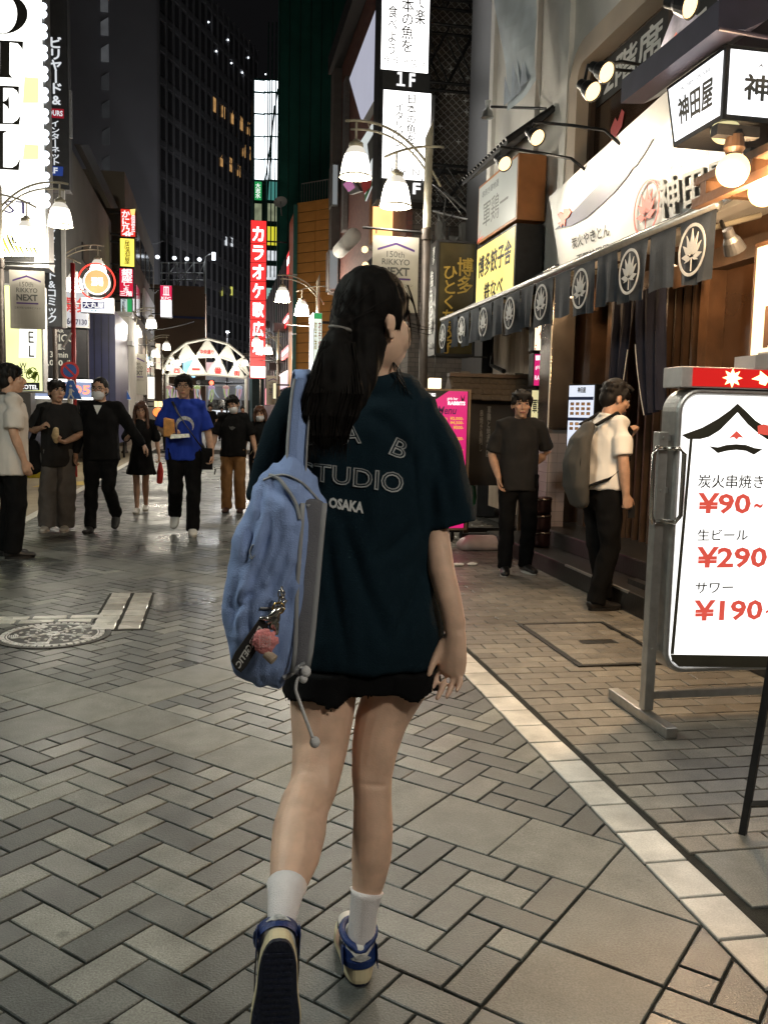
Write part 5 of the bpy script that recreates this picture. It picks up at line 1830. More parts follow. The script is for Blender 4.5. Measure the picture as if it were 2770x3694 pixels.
# ------------------------------------------------------------------ billiards sign and its lower panel
pBi = Panel.Y(172, -160, 246, 682, 17.0)
bi = sign('billiards_sign', 'dark vertical sign with white katakana, a red strip and a blue 2F strip', 'sign', pBi, 0.35, mat('sign_charcoal', (0.05, 0.053, 0.06), 0.5), mat('sign_slate', (0.07, 0.075, 0.085), 0.5, vary=0.1), inset=0.02, mount=-0.4)
E_txt = emis('letters_white', (0.92, 0.96, 1.0), 0.75)
pBi.text(bi, E_txt, [(vert('ビリヤード&'), rp(pBi, 181, 134, 224, 378), dict(space=0.9, bold=0.04)), (vert('インターネット'), rp(pBi, 186, 436, 216, 596), dict(space=0.9, bold=0.03))], 0.012)
px_shape(pBi, bi, emis('strip_red', (0.5, 0.02, 0.04), 0.5), [(173, 391), (232, 394), (232, 428), (173, 424)], 'red_strip', 0.006, 0.002)
px_shape(pBi, bi, emis('strip_blue', (0.03, 0.07, 0.32), 0.6), [(172, 598), (230, 602), (228, 636), (172, 632)], 'blue_strip', 0.006, 0.002)
pBi.text(bi, E_txt, [('HOURS', rp(pBi, 160, 398, 228, 418), dict(bold=0.03)), ('2F', rp(pBi, 176, 604, 210, 626), dict(bold=0.03))], 0.013)
MB().box(pBi.c[1] + V((0.005, 0.02, 0.9)), pBi.c[2] + V((0.05, 0.10, -2.2))).build('edge_tube', M_alu, bi)
pBl = Panel.Y(164, 815, 222, 1180, 17.0)
b2 = sign('net_cafe_sign', 'lower dark vertical sign with white katakana behind the left street lamp', 'sign', pBl, 0.35, MATS['sign_charcoal'], MATS['sign_slate'], inset=0.02, mount=-0.4)
pBl.text(b2, E_txt, [(vert('ンターネット&コミック'), rp(pBl, 172, 822, 204, 1165), dict(space=0.9, bold=0.03))], 0.012)
MB().box(pBl.c[1] + V((0.005, 0.02, 0.0)), pBl.c[2] + V((0.07, 0.12, 1.2))).build('edge_tube', M_white, b2)

# ------------------------------------------------------------------ recruiting sign, bar sign, LED board, navy building
pRe = Panel.Y(216, 1000, 320, 1182, 21.0)
re_ = sign('recruit_sign', 'white sign with large red characters and a black number behind the red pole', 'sign', pRe, 0.2, M_alu, emis('recruit_white', (0.8, 0.82, 0.9), 0.5), mount=-0.6)
pRe.text(re_, M_red, [('募集', rp(pRe, 226, 1072, 330, 1128), dict(bold=0.03))], 0.008)
pRe.text(re_, mat('ink_blue', (0.02, 0.02, 0.08), 0.5), [('666', rp(pRe, 228, 1146, 268, 1170), dict(bold=0.03)), ('7130', rp(pRe, 274, 1152, 316, 1172), dict(bold=0.03))], 0.008)
pPi = Panel.Y(156, 1184, 318, 1365, 21.1)
pi_ = sign('bar_sign', 'dark bar sign with cream serif lettering and prices', 'sign', pPi, 0.2, M_black, mat('sign_dark', (0.03, 0.03, 0.035), 0.5), mount=-0.6)
pPi.text(pi_, emis('letters_cream', (0.85, 0.8, 0.65), 0.6), [('BAR', rp(pPi, 196, 1188, 232, 1200)), ('PICO', rp(pPi, 196, 1206, 272, 1234), dict(bold=0.01)), ('麺c', rp(pPi, 198, 1240, 236, 1262)), ('30min', rp(pPi, 182, 1268, 246, 1290), dict(bold=0.01)), ('3,000', rp(pPi, 158, 1298, 228, 1322), dict(bold=0.02))], 0.008)
pLe = Panel.Y(116, 1372, 336, 1436, 20.0)
le = sign('led_board', 'pale blue light board edged with white dots above the dark shopfronts', 'sign', pLe, 0.2, M_black, emis('led_pale', (0.45, 0.55, 0.85), 0.6, vary=0.3), mount=-0.5)
for k in range(30):
    for y in (0.0, 1.0):
        if True:
            c = pLe.pt((k + 0.5) / 30, y, 0.02)
            MB().box(c - V((0.025, 0.01, 0.025)), c + V((0.025, 0.01, 0.025))).build('dot_lamp', E_white, le)
pLe.shape(le, mat('led_blue', (0.03, 0.06, 0.4), 0.5), [(0.1, .35), (0.3, .3), (0.42, .5), (0.3, .7), (0.1, .66)], 'blue_swirl', 0.008)
pLe.text(le, mat('led_red', (0.5, 0.03, 0.06), 0.5), [('2D5', (0.5, 0.25, 0.95, 0.75), dict(bold=0.02))], 0.008)
nb = thing('navy_building', 'narrow dark navy clad building left of the small white house', 'building', (-3.2, 27, 0))
pN = Panel.Y(313, 1120, 418, 1600, 24.0)
pN.slab('wall', mat('navy_cladding', (0.035, 0.04, 0.10), 0.35, vary=0.3, scale=1.2), nb, 6)
for x in (340, 366, 392):
    pN.slab('seam', M_black, nb, 0.01, 0.005, rect=(fr(pN, x, 1200)[0], 0, fr(pN, x + 2, 1200)[0], 1))

# red pole with a round neon sign and a white shop sign
rpz = thing('red_sign_pole', 'slender red pole carrying the white shop sign and the round neon sign', 'pole', (-2.77, 18.65, 0))
M_redp = mat('red_pole', (0.42, 0.025, 0.03), 0.4, vary=0.15)
MB().tube([(-2.77, 18.65, 0), (-2.76, 18.65, 4.2)], 0.045, 12).build('pole', M_redp, rpz, smooth=True)
MB().tube([(-2.80, 18.62, 2.85), (-2.98, 18.62, 2.55)], 0.03, 6).build('tag', M_white, rpz)
pDa = Panel.Y(292, 1072, 412, 1130, 18.55)
da = sign('shop_plate_sign', 'white oblong shop sign with a blue name plate on the red pole', 'sign', pDa, 0.14, M_alu, emis('plate_white', (0.92, 0.96, 1), 1.5), inset=0.012)
px_shape(pDa, da, mat('plate_indigo', (0.05, 0.03, 0.28), 0.5), [(299, 1088), (378, 1090), (378, 1115), (299, 1113)], 'name_plate', 0.006, 0.001)
pDa.text(da, E_bandtx, [('大丸屋', rp(pDa, 302, 1090, 376, 1112), dict(bold=0.03))], 0.010)
pDa.text(da, mat('teal_print', (0.03, 0.3, 0.4), 0.5), [('徒歩1分', rp(pDa, 384, 1078, 404, 1086)), ('中央通り', rp(pDa, 318, 1117, 360, 1125))], 0.008)
cN = PY(350, 1016, 18.55)
nr = thing('round_neon_sign', 'round shop sign with an orange face inside a red neon ring', 'sign', tuple(cN))
MB().lathe(cN, [(0.345, -0.012), (0.36, 0.0), (0.345, 0.012), (0.33, 0), (0.345, -0.012)], 40, axis=(0, 1, 0)).build('neon_ring', emis('neon_red', (1.0, 0.06, 0.04), 2.2), nr)
MB().lathe(cN, [(0.001, 0.02), (0.255, 0.02), (0.255, 0.12), (0.001, 0.12)], 36, axis=(0, 1, 0)).build('casing', M_alu, nr)
MB().lathe(cN, [(0.001, 0.0), (0.225, 0.0), (0.225, 0.018), (0.001, 0.018)], 36, axis=(0, 1, 0)).build('face', emis('neon_orange', (1.0, 0.42, 0.16), 1.5, vary=0.6), nr)
MB().lathe(cN, [(0.23, 0.0), (0.25, 0.0), (0.25, 0.018), (0.23, 0.018), (0.23, 0.0)], 36, axis=(0, 1, 0)).build('white_rim', E_white, nr)
pNr = Panel.YM(cN.x - .2, cN.x + .2, cN.z - .2, cN.z + .2, cN.y - 0.001)
pNr.text(nr, E_white, [('酒場', (0.25, 0.3, 0.8, 0.7), dict(bold=0.03))], 0.004)
for a in range(4):
    t = a * math.tau / 4 + 0.6
    MB().tube([cN + V((0.25 * math.cos(t), 0.03, 0.25 * math.sin(t))), cN + V((0.345 * math.cos(t), 0.0, 0.345 * math.sin(t)))], 0.012, 6).build('spoke', M_redp, nr)
# no-parking and crossing signs
c = PY(253, 1337, 18.0)
ns = thing('no_parking_sign', 'round blue and red no-parking sign left of the red pole', 'road sign', (c.x - 0.02, 18.05, 0))
MB().tube([(c.x - 0.03, 18.06, 0), (c.x - 0.03, 18.06, c.z + 0.2)], 0.03, 10).build('post', M_cream, ns, smooth=True)
M_blue = mat('sign_blue_paint', (0.03, 0.12, 0.45), 0.4, vary=0.05)
MB().lathe(c, [(0.001, 0.01), (0.168, 0.01), (0.168, 0.02), (0.001, 0.02)], 36, axis=(0, 1, 0)).build('plate', M_blue, ns)
MB().lathe(c, [(0.125, -0.001), (0.17, -0.001), (0.17, 0.009), (0.125, 0.009), (0.125, -0.001)], 36, axis=(0, 1, 0)).build('red_ring', M_red, ns)
d = V((math.cos(0.79), 0, -math.sin(0.79)))
e = V((d.z, 0, -d.x))
MB().prism([c + d * 0.13 + e * 0.018, c + d * 0.13 - e * 0.018, c - d * 0.13 - e * 0.018, c - d * 0.13 + e * 0.018], (0, 0.006, 0)).build('red_bar', M_red, ns)
for lab, (x, y, Y, r) in (('blue triangular crossing sign under the no-parking sign', (257, 1408, 18.0, 0.20)), ('small blue triangular crossing sign beside the grey banner', (446, 1418, 27.0, 0.22))):
    c = PY(x, y, Y)
    cs = thing('crossing_sign', lab, 'road sign', (c.x, Y, 0), 'crossing signs')
    def tri(k, yy):
        return [c + V((-r * 1.05 * k, yy, -r * 0.85 * k)), c + V((r * 1.05 * k, yy, -r * 0.85 * k)), c + V((0.05 * k, yy, r * 1.0 * k)), c + V((-0.05 * k, yy, r * 1.0 * k))]
    MB().prism(tri(1.0, 0.0), (0, 0.01, 0)).build('plate', M_white, cs)
    MB().prism(tri(0.93, -0.004), (0, 0.003, 0)).build('blue_field', M_blue, cs)
    wk = MB()
    wk.tube([c + V((0.0, -0.008, 0.03)), c + V((-0.01, -0.008, -0.06))], 0.03, 6)
    wk.tube([c + V((-0.01, -0.008, -0.05)), c + V((-0.05, -0.008, -0.15))], 0.016, 6)
    wk.tube([c + V((-0.01, -0.008, -0.05)), c + V((0.05, -0.008, -0.15))], 0.016, 6)
    wk.tube([c + V((0.0, -0.008, 0.03)), c + V((0.06, -0.008, -0.03))], 0.012, 6)
    wk.ell(c + V((0.0, -0.008, 0.08)), (0.025, 0.01, 0.025), k=8, m=5)
    wk.build('walker', M_white, cs)
    MB().tube([(c.x, Y + 0.03, 0), (c.x, Y + 0.03, c.z)], 0.03, 10).build('post', M_white if r < 0.21 else M_black, cs, smooth=True)

# ------------------------------------------------------------------ left-hand buildings
gb = thing('grey_building', 'plain grey rendered building with a dark diagonal stair behind the billiards sign', 'building', (-5, 26, 0))
MB().box((-14, 19.5, 0), (-3.75, 34.5, 8.2)).build('wall', mat('grey_render', (0.17, 0.17, 0.165), 0.8, vary=0.15, scale=0.8, bump=0.2), gb)
MB().prism([PX(268, 520, -3.72), PX(300, 520, -3.72), PX(412, 750, -3.72), PX(385, 750, -3.72)], (0.16, 0, 0)).build('stair_stringer', M_band, gb)
for y, z in ((22.6, 4.6), (27, 5.6), (31.5, 5.9), (31.5, 4.2)):
    MB().box((-3.76, y, z), (-3.70, y + 1.2, z + 0.5)).build('vent', M_band, gb)
sh_ = thing('white_house', 'small white two-storey house front with little eaves right of the navy building', 'building', (-3.3, 29, 0))
pW = Panel.Y(420, 1135, 468, 1560, 27.5)
pW.slab('wall', M_wallw, sh_, 5)
for y in (1128, 1232):
    a, b = pW.pt(-0.1, fr(pW, 440, y)[1], 0.3), pW.pt(1.3, fr(pW, 440, y + 14)[1], 0.0)
    MB().box(a, b + V((0, 0.4, 0))).build('eave', M_alu, sh_)
pW.slab('window', M_glassdk, sh_, 0.02, 0.008, rect=(0.2, 0.3, 0.85, 0.6))
tb2 = thing('tan_building', 'tan building with banded windows along the left side before the arch', 'building', (-5, 46, 0))
MB().box((-12, 36.5, 0), (-3.45, 53, 10.5)).build('wall', mat('tan_render', (0.24, 0.21, 0.17), 0.8, vary=0.15, scale=0.6), tb2)
for k in range(5):
    for z in (3.2, 5.6, 8.0):
        MB().box((-3.46, 38 + 2.9 * k, z), (-3.42, 40 + 2.9 * k, z + 1.3)).build('window', M_glassdk, tb2)
MB().box((-3.5, 45, 6.0), (-3.36, 52, 7.3)).build('balcony', M_white, tb2)

Yc = 34.0
pC1 = Panel.Y(434, 752, 492, 856, Yc)
M_alu2 = M_black
c1 = sign('red_crab_sign', 'red backlit sign with white brush characters and 4F, top of the stack', 'sign', pC1, 0.4, M_black, emis('crab_red', (0.9, 0.05, 0.03), 0.9), 'stacked signs on the left building', mount=-0.4)
pC1.text(c1, E_bandtx, [(vert('かに乃'), rp(pC1, 440, 760, 470, 838), dict(space=0.9, bold=0.04)), ('4F', rp(pC1, 442, 838, 482, 852), dict(bold=0.05)), (vert('個室'), rp(pC1, 474, 776, 488, 836), dict(space=0.9, bold=0.02))], 0.02)
px_shape(pC1, c1, E_yellow, [(470, 756), (490, 754), (486, 778), (474, 776)], 'yellow_mark', 0.02, 0.004)
pC2 = Panel.Y(432, 858, 488, 964, Yc)
c2 = sign('yellow_stack_sign', 'yellow backlit sign in the middle of the stack', 'sign', pC2, 0.4, M_black, emis('stack_yellow', (1.0, 0.85, 0.12), 1.5), 'stacked signs on the left building', mount=-0.4)
pC2.text(c2, mat('mustard', (0.5, 0.36, 0.02), 0.5), [(vert('居酒屋'), rp(pC2, 450, 868, 470, 954), VT)], 0.02)
pC3 = Panel.Y(430, 966, 484, 1072, Yc)
c3 = sign('crimson_stack_sign', 'crimson backlit sign with white brush characters, lowest of the stack', 'sign', pC3, 0.4, M_black, emis('stack_crimson', (0.75, 0.015, 0.06), 0.9), 'stacked signs on the left building', mount=-0.4)
pC3.text(c3, E_bandtx, [(vert('銀座'), rp(pC3, 440, 970, 478, 1020), dict(space=0.9, bold=0.04)), (vert('しょう'), rp(pC3, 446, 1020, 468, 1056), dict(space=0.8, bold=0.03)), ('三階', rp(pC3, 434, 1050, 478, 1068), dict(bold=0.03))], 0.02)
pF = Panel.Y(434, 1076, 478, 1158, Yc)
f1 = sign('green_white_sign', 'white and green convenience store sign with letters running down it', 'sign', pF, 0.35, M_black, emis('store_white', (0.75, 0.85, 0.85), 0.7), mount=-0.4)
pF.slab('green_stripe', E_green, f1, 0.003, 0.01, rect=(0.6, 0.02, 0.98, 0.98))
tx = MB()
q = pF.q(0.12, 0.06, 0.46, 0.92)
text_on(tx, 'FamilyMart', [q[3], q[0], q[1], q[2]], (0, -0.012, 0), bold=0.02)
tx.build('lettering', mat('store_blue', (0.02, 0.06, 0.2), 0.5), f1)
pF2 = Panel.Y(446, 1162, 480, 1180, Yc + 1)
f2 = sign('blue_strip_sign', 'small blue backlit sign strip under the store sign', 'sign', pF2, 0.3, M_black, E_blue, mount=-0.4)
pF2.text(f2, E_bandtx, [('ATM', (0.2, 0.2, 0.8, 0.8))], 0.015)
pF3 = Panel.Y(444, 1184, 478, 1290, Yc + 2)
f3 = sign('red_ramen_sign', 'red vertical sign with white katakana framed in white, left of the far lamps', 'sign', pF3, 0.3, M_white, E_red, mount=-0.4)
pF3.text(f3, E_bandtx, [(vert('ロマン通'), (0.25, 0.06, 0.75, 0.95), VT)], 0.015)
f4 = sign('amber_strip_sign', 'tall thin amber sign strip beside the red vertical sign', 'sign', Panel.Y(484, 1198, 493, 1310, Yc + 4), 0.3, M_black, emis('amber', (1.0, 0.6, 0.05), 1.2), mount=-0.4)
pK = Panel.Y(578, 1028, 622, 1146, 49.0)
k1 = sign('red_white_sign', 'red and white backlit food sign high before the brown wall', 'sign', pK, 0.4, M_black, emis('food_white', (1, 0.97, 0.98), 1.6), mount=-0.8)
pK.slab('red_part', emis('food_red', (0.85, 0.02, 0.10), 0.9), k1, 0.004, 0.012, rect=(0.03, 0.02, 0.97, 0.46))
pK.text(k1, E_bandtx, [('皿', (0.25, 0.05, 0.78, 0.32), dict(bold=0.02)), ('KFC', (0.12, 0.36, 0.9, 0.45), dict(bold=0.03))], 0.02)
# row of small lit signs near the arch
for nm, lab, r, Y, m in (('orange_vertical_sign', 'orange and white vertical sign left of the arch', (562, 1238, 580, 1332), 50, emis('or_sign', (1.0, 0.75, 0.55), 1.3, vary=0.6)),
                         ('white_pillar_sign', 'white lit pillar sign under the left foot of the arch', (530, 1358, 560, 1440), 45, emis('pillar_w', (1, 0.93, 0.8), 1.4)),
                         ('pale_shop_window', 'pale lit shop window left of the woman in the black dress', (468, 1440, 510, 1500), 44, emis('shopwin', (0.75, 0.75, 1.0), 1.0, vary=0.4)),
                         ('amber_shop_sign', 'amber lit shop sign above the red lantern', (556, 1446, 600, 1470), 42, emis('amber2', (1.0, 0.72, 0.35), 1.8)),
                         ('pink_street_sign', 'pink and red lit sign right of the masked couple', (955, 1400, 975, 1462), 38, emis('pink2', (1.0, 0.35, 0.4), 1.3, vary=0.5)),
                         ('yellow_menu_stand', 'small yellow lit stand sign by the pink facade', (984, 1380, 998, 1440), 34, emis('yel2', (1.0, 0.9, 0.55), 0.9)),
                         ('blue_tv_screen', 'bright blue and white screen behind the arch', (660, 1290, 706, 1362), 66, emis('screen', (0.35, 0.75, 1.0), 1.6, vary=0.5)),
                         ('red_white_screen', 'red and white poster light behind the arch', (744, 1306, 772, 1342), 66, emis('screen2', (0.9, 0.6, 0.6), 1.0, vary=0.5))):
    sign(nm, lab, 'sign', Panel.Y(*r, Y), 0.3, M_black, m, inset=0.02, mount=(-0.5 if r[0] < 700 else 0.5))
ln = thing('red_lantern', 'round red and orange paper lantern beside the woman in the black dress', 'lantern', tuple(PY(571, 1487, 40)))
MB().ell(PY(571, 1487, 40), (0.22, 0.22, 0.2)).build('shade', emis('lantern_red', (1.0, 0.22, 0.05), 1.8, vary=0.5), ln, smooth=True)
MB().tube([PY(571, 1487, 40), PY(571, 1440, 40)], 0.01).build('cord', M_black, ln)
yc = thing('yellow_crate', 'yellow plastic crate on the roadside behind the man in grey', 'crate', tuple(PG(135, 1722)))
c = PG(135, 1722)
for z in (0.0, 0.14):
    MB().loft([[(c.x + a, c.y + b, z) for a, b in rrect(-.16, .16, -.12, .12, .03, 3)], [(c.x + a, c.y + b, z + 0.13) for a, b in rrect(-.18, .18, -.14, .14, .03, 3)]]).build('tray', mat('crate_yellow', (0.55, 0.42, 0.03), 0.45), yc)
dk = thing('covered_motorbike', 'dark covered motorbike parked behind the yellow crate', 'motorbike', (-3.5, 19, 0))
MB().limb([(-3.7, 18.6, 0.62), (-3.6, 19.2, 0.72), (-3.5, 19.9, 0.85)], [(0.2, 0.18), (0.22, 0.2), (0.2, 0.12)]).build('cover', M_navydk, dk, smooth=True)
for y in (18.6, 19.9):
    MB().lathe((-3.62, y, 0.28), [(0.2, -0.05), (0.28, -0.04), (0.28, 0.04), (0.2, 0.05), (0.2, -0.05)], 20, axis=(1, 0, 0)).build('wheel', M_black, dk)

# ------------------------------------------------------------------ dome arch over the street
Ya = 60.0
arch = thing('dome_arch', 'white geodesic dome arch over the street with red characters on its triangles', 'arch', (-0.6, Ya, 0))
M_arch = mat('arch_white', (0.72, 0.70, 0.62), 0.5, vary=0.06)
M_archf = mat('arch_panel', (0.78, 0.76, 0.68), 0.45, vary=0.05)


def A(x, y, dy=0.0):
    return PY(x, y, Ya + dy)


top = [(596, 1322), (618, 1280), (672, 1238), (749, 1222), (823, 1242), (880, 1288), (908, 1332)]
mid = [(586, 1340), (636, 1312), (706, 1288), (790, 1286), (852, 1306), (896, 1352)]
low = [(604, 1355), (672, 1353), (746, 1351), (822, 1357), (884, 1364)]
tr_ = MB()


def strut(a, b, r=0.06, dy=(0, 0)):
    tr_.tube([A(*a, dy[0]), A(*b, dy[1])], r, 6)


for L in (top, mid, low):
    for a, b in zip(L, L[1:]):
        strut(a, b, 0.09)
for k, m in enumerate(mid):
    strut(m, top[k], 0.06)
    strut(m, top[k + 1], 0.06)
for k in range(5):
    if k < 5:
        strut(mid[k], low[k], 0.06)
        strut(mid[k + 1], low[k], 0.06)
for a, b in zip(top, top[1:]):
    strut(a, b, 0.06, (5, 5))
for a in top:
    strut(a, a, 0.06, (0, 5))
tr_.build('lattice', M_arch, arch)
roofp = MB()
for a, b in zip(top, top[1:]):
    roofp.poly([A(*a), A(*b), A(*b, 5), A(*a, 5)])
roofp.build('roof_panel', M_archf, arch)
for k, tri_ in enumerate([(mid[2], top[3], mid[3]), (mid[1], top[2], mid[2]), (mid[3], top[4], mid[4]), (mid[0], top[1], mid[1]), (mid[4], top[5], mid[5])]):
    MB().prism([A(*p, -0.05) for p in tri_], (0, 0.03, 0)).build('panel', M_archf, arch)
for k, (tri_, ch, r) in enumerate([(((604, 1355), (636, 1312), (668, 1353)), '西', (628, 1328, 650, 1346)), (((674, 1353), (706, 1288), (744, 1351)), '一', (694, 1328, 722, 1336)),
                                   (((750, 1351), (788, 1288), (820, 1357)), '番', (774, 1325, 800, 1348)), (((824, 1357), (852, 1306), (882, 1364)), '街', (844, 1337, 866, 1355))]):
    p = MB().prism([A(*q_, -0.12) for q_ in tri_], (0, 0.04, 0)).build('panel', M_archf, arch)
    PP = Panel.Y(600, 1220, 900, 1370, Ya - 0.125)
    PP.text(p, M_red, [(ch, rp(PP, *r), dict(bold=0.05))], 0.02)
PP = Panel.Y(600, 1220, 900, 1370, Ya - 0.055)
PP.text(arch, M_red, [('中央通り', rp(PP, 722, 1262, 772, 1278), dict(bold=0.03))], 0.03)
for a, b in (((603, 1356), (612, 1560)), ((889, 1366), (898, 1560))):
    pa = A(*a)
    MB().tube([pa, V((pa.x, Ya, 0))], 0.12, 10).build('leg', M_arch, arch)
    lightp(arch, V((pa.x + (1.2 if pa.x < 0 else -1.2), Ya - 2.5, 2.6)), 0.001, (1, .95, .85))
for x, y in ((636, 1310), (706, 1290), (784, 1292), (850, 1312)):
    c = A(x, y, -0.3)
    MB().ell(c, (0.12, 0.12, 0.12), k=10, m=8).build('lamp', E_lamp, arch, smooth=True)
    lightp(arch, c + V((0, -1.0, -0.2)), 75, (1, 0.95, 0.82), 0.15)
sg = thing('traffic_signal', 'traffic signal with its red light lit, under the arch', 'traffic light', tuple(PY(750, 1380, 64)))
p = PY(735, 1380, 64)
MB().box(p + V((-0.55, 0, -0.2)), p + V((0.75, 0.25, 0.2))).build('housing', M_black, sg)
for k, m in ((0.55, E_redhot), (0.1, M_glassdk), (-0.35, M_glassdk)):
    MB().lathe(p + V((k, -0.02, 0)), [(0.001, 0), (0.15, 0), (0.15, 0.02), (0.001, 0.02)], 18, axis=(0, -1, 0)).build('lens', m, sg)
MB().tube([p + V((0.7, 0.1, 0)), p + V((3.0, 0.1, 0.05)), V((p.x + 3.1, 64.1, 0))], 0.07, 8).build('mast', M_black, sg)
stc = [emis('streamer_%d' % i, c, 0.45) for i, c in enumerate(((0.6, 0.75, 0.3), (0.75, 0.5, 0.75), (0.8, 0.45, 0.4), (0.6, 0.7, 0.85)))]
MB().tube(bez(PY(600, 1383, 58), PY(745, 1400, 58), PY(895, 1386, 58), 12), 0.02, 5)
cb = thing('festival_streamers', 'row of pale green, pink and lilac festival streamers on a cable under the arch', 'streamers', tuple(PY(745, 1390, 58)))
MB().tube(bez(PY(596, 1384, 58), PY(745, 1398, 58), PY(895, 1388, 58), 12), 0.02, 5).build('cable', M_white, cb)
for k, x in enumerate((612, 640, 712, 764, 816, 863)):
    c = PY(x, 1398, 58)
    pm_ = MB().ell(c, (0.22, 0.22, 0.14), k=10, m=6).build('paper_ball', stc[(k + 2) % 4], cb, smooth=True)
    for j in range(6):
        a = c + V((0.16 * math.cos(j), 0.16 * math.sin(j), -0.05))
        L = random.uniform(0.55, 0.95)
        w = bez(a, a + V((0.1 * math.sin(j), 0, -L * 0.5)), a + V((random.uniform(-.2, .35), 0, -L)), 5)
        mb = MB()
        for u, v in zip(w, w[1:]):
            mb.hexa([u + V((-0.04, 0, 0)), u + V((0.04, 0, 0)), u + V((0.04, 0.006, 0)), u + V((-0.04, 0.006, 0))], [v + V((-0.04, 0, 0)), v + V((0.04, 0, 0)), v + V((0.04, 0.006, 0)), v + V((-0.04, 0.006, 0))])
        mb.build('ribbon', stc[(k + j) % 4], pm_)

# ------------------------------------------------------------------ big dark tower behind
T0 = V((-5.2, 85.0, 0))
T1 = V((4.65, 108.0, 0))
td = (T1 - T0).normalized()
tn = V((-td.y * -1, -td.x, 0))
tn = V((td.y, -td.x, 0))
if tn.y > 0:
    tn = -tn
TH = 43.0
tw_ = thing('office_tower', 'large dark office tower with a few lit windows behind the arch', 'building', tuple(T0))
M_tower = mat('tower_concrete', (0.27, 0.262, 0.28), 0.8, vary=0.08, scale=0.3)
M_towerw = mat('tower_side', (0.36, 0.355, 0.39), 0.8, vary=0.08, scale=0.2)
back = tn * -30
MB().prism([T0, T1, T1 + back, T0 + back], (0, 0, TH)).build('wall', M_tower, tw_)
sd = V((-0.97, 0.18, 0)).normalized()
MB().prism([T0 + tn * 0.02, T0 + sd * 22, T0 + sd * 22 + V((3, 20, 0)), T0 + V((1, 20, 0))], (0, 0, TH + 2)).build('side_wall', M_towerw, tw_)
ncol, nrow = 17, 15
L_ = (T1 - T0).length
wm_ = MB().box((-0.54, -0.06, -0.88), (0.54, 0.0, 0.88)).mesh('window')
wm_.materials.append(mat('tower_glass', (0.10, 0.097, 0.105), 0.25))
rot = math.atan2(td.y, td.x)
for r in range(nrow):
    for c in range(ncol):
        o = bpy.data.objects.new('window', wm_)
        COL.objects.link(o)
        o.parent = tw_
        o.location = td * (0.9 + c * (L_ - 1.8) / (ncol - 1)) + tn * 0.02 + V((0, 0, 2.5 + r * 2.72))
        o.rotation_euler = (0, 0, rot)
pil = MB()
for c in range(ncol + 1):
    a = T0 + td * (0.15 + c * (L_ - 0.3) / ncol)
    pil.prism([a - td * 0.12 + tn * 0.0, a + td * 0.12, a + td * 0.12 + tn * 0.22, a - td * 0.12 + tn * 0.22], (0, 0, TH))
for r in range(nrow + 1):
    z = 1.14 + r * 2.72
    pil.prism([T0 + tn * 0.0 + V((0, 0, z - .25)), T1 + V((0, 0, z - .25)), T1 + tn * 0.17 + V((0, 0, z - .25)), T0 + tn * 0.17 + V((0, 0, z - .25))], (0, 0, 0.5))
pil.build('grid_frame', M_tower, tw_)


def on_tower(x, y, lift=0.12):
    d = ray(x, y)
    t = (T0 - CP).dot(tn) / d.dot(tn)
    return CP + d * t + tn * lift


lit = [(769, 377), (802, 400), (836, 423), (867, 445), (893, 463), (797, 576), (828, 594), (858, 613), (877, 543), (902, 555)]
for i_, (x, y) in enumerate(lit):
    c = on_tower(x, y)
    for sx in (-0.2, 0.2):
        MB().prism([c + td * (sx - 0.17) + V((0, 0, -0.7)), c + td * (sx + 0.17) + V((0, 0, -0.7)), c + td * (sx + 0.17) + V((0, 0, 0.7 - 0.2 * (i_ % 2))), c + td * (sx - 0.17) + V((0, 0, 0.7 - 0.3 * (i_ % 3)))], tn * 0.05).build('lit_pane', E_window, tw_)
for x, y in ((812, 868), (833, 872), (800, 1051), (832, 1048)):
    c = on_tower(x, y)
    MB().prism([c + td * -0.22 + V((0, 0, -0.5)), c + td * 0.22 + V((0, 0, -0.5)), c + td * 0.22 + V((0, 0, 0.4)), c + td * -0.22 + V((0, 0, 0.4))], tn * 0.05).build('lit_pane', E_windoww if y < 1000 else emis('lit_window_yellow', (0.75, 0.75, 0.15), 0.9), tw_)
for x, y in ((749, 80), (777, 185), (832, 228), (871, 262), (819, 144), (893, 208), (918, 302), (955, 268)):
    c = on_tower(x, y)
    MB().ell(c, (0.09, 0.09, 0.09), k=8, m=6).build('roof_light', E_cool, tw_)
for k, y in enumerate((10, 95, 190, 292, 392, 490, 590, 668)):
    d = ray(378 + 1.2 * k, y)
    sn = V((sd.y, -sd.x, 0))
    sn = -sn if sn.y > 0 else sn
    t = (T0 - CP).dot(sn) / d.dot(sn)
    c = CP + d * t + sn * 0.06
    MB().prism([c + V((-0.32, 0, -0.8)), c + V((0.32, 0, -0.8)), c + V((0.32, 0, 0.75)), c + V((-0.32, 0, 0.3))], sn * 0.05).build('stair_window', emis('stair_glow', (0.55, 0.57, 0.6), 0.10 if k < 3 else 0.10, vary=0.5) if k < 3 else emis('stair_glow_dim', (0.55, 0.57, 0.6), 0.03, vary=0.5), tw_)
for r in range(7):
    for c in range(2):
        p = PY(262 + 45 * c, 110 + 78 * r, 92)
        MB().box(p + V((-0.5, -0.4, -0.85)), p + V((0.55, 0.1, 0.6))).build('balcony_recess', M_band, tw_)
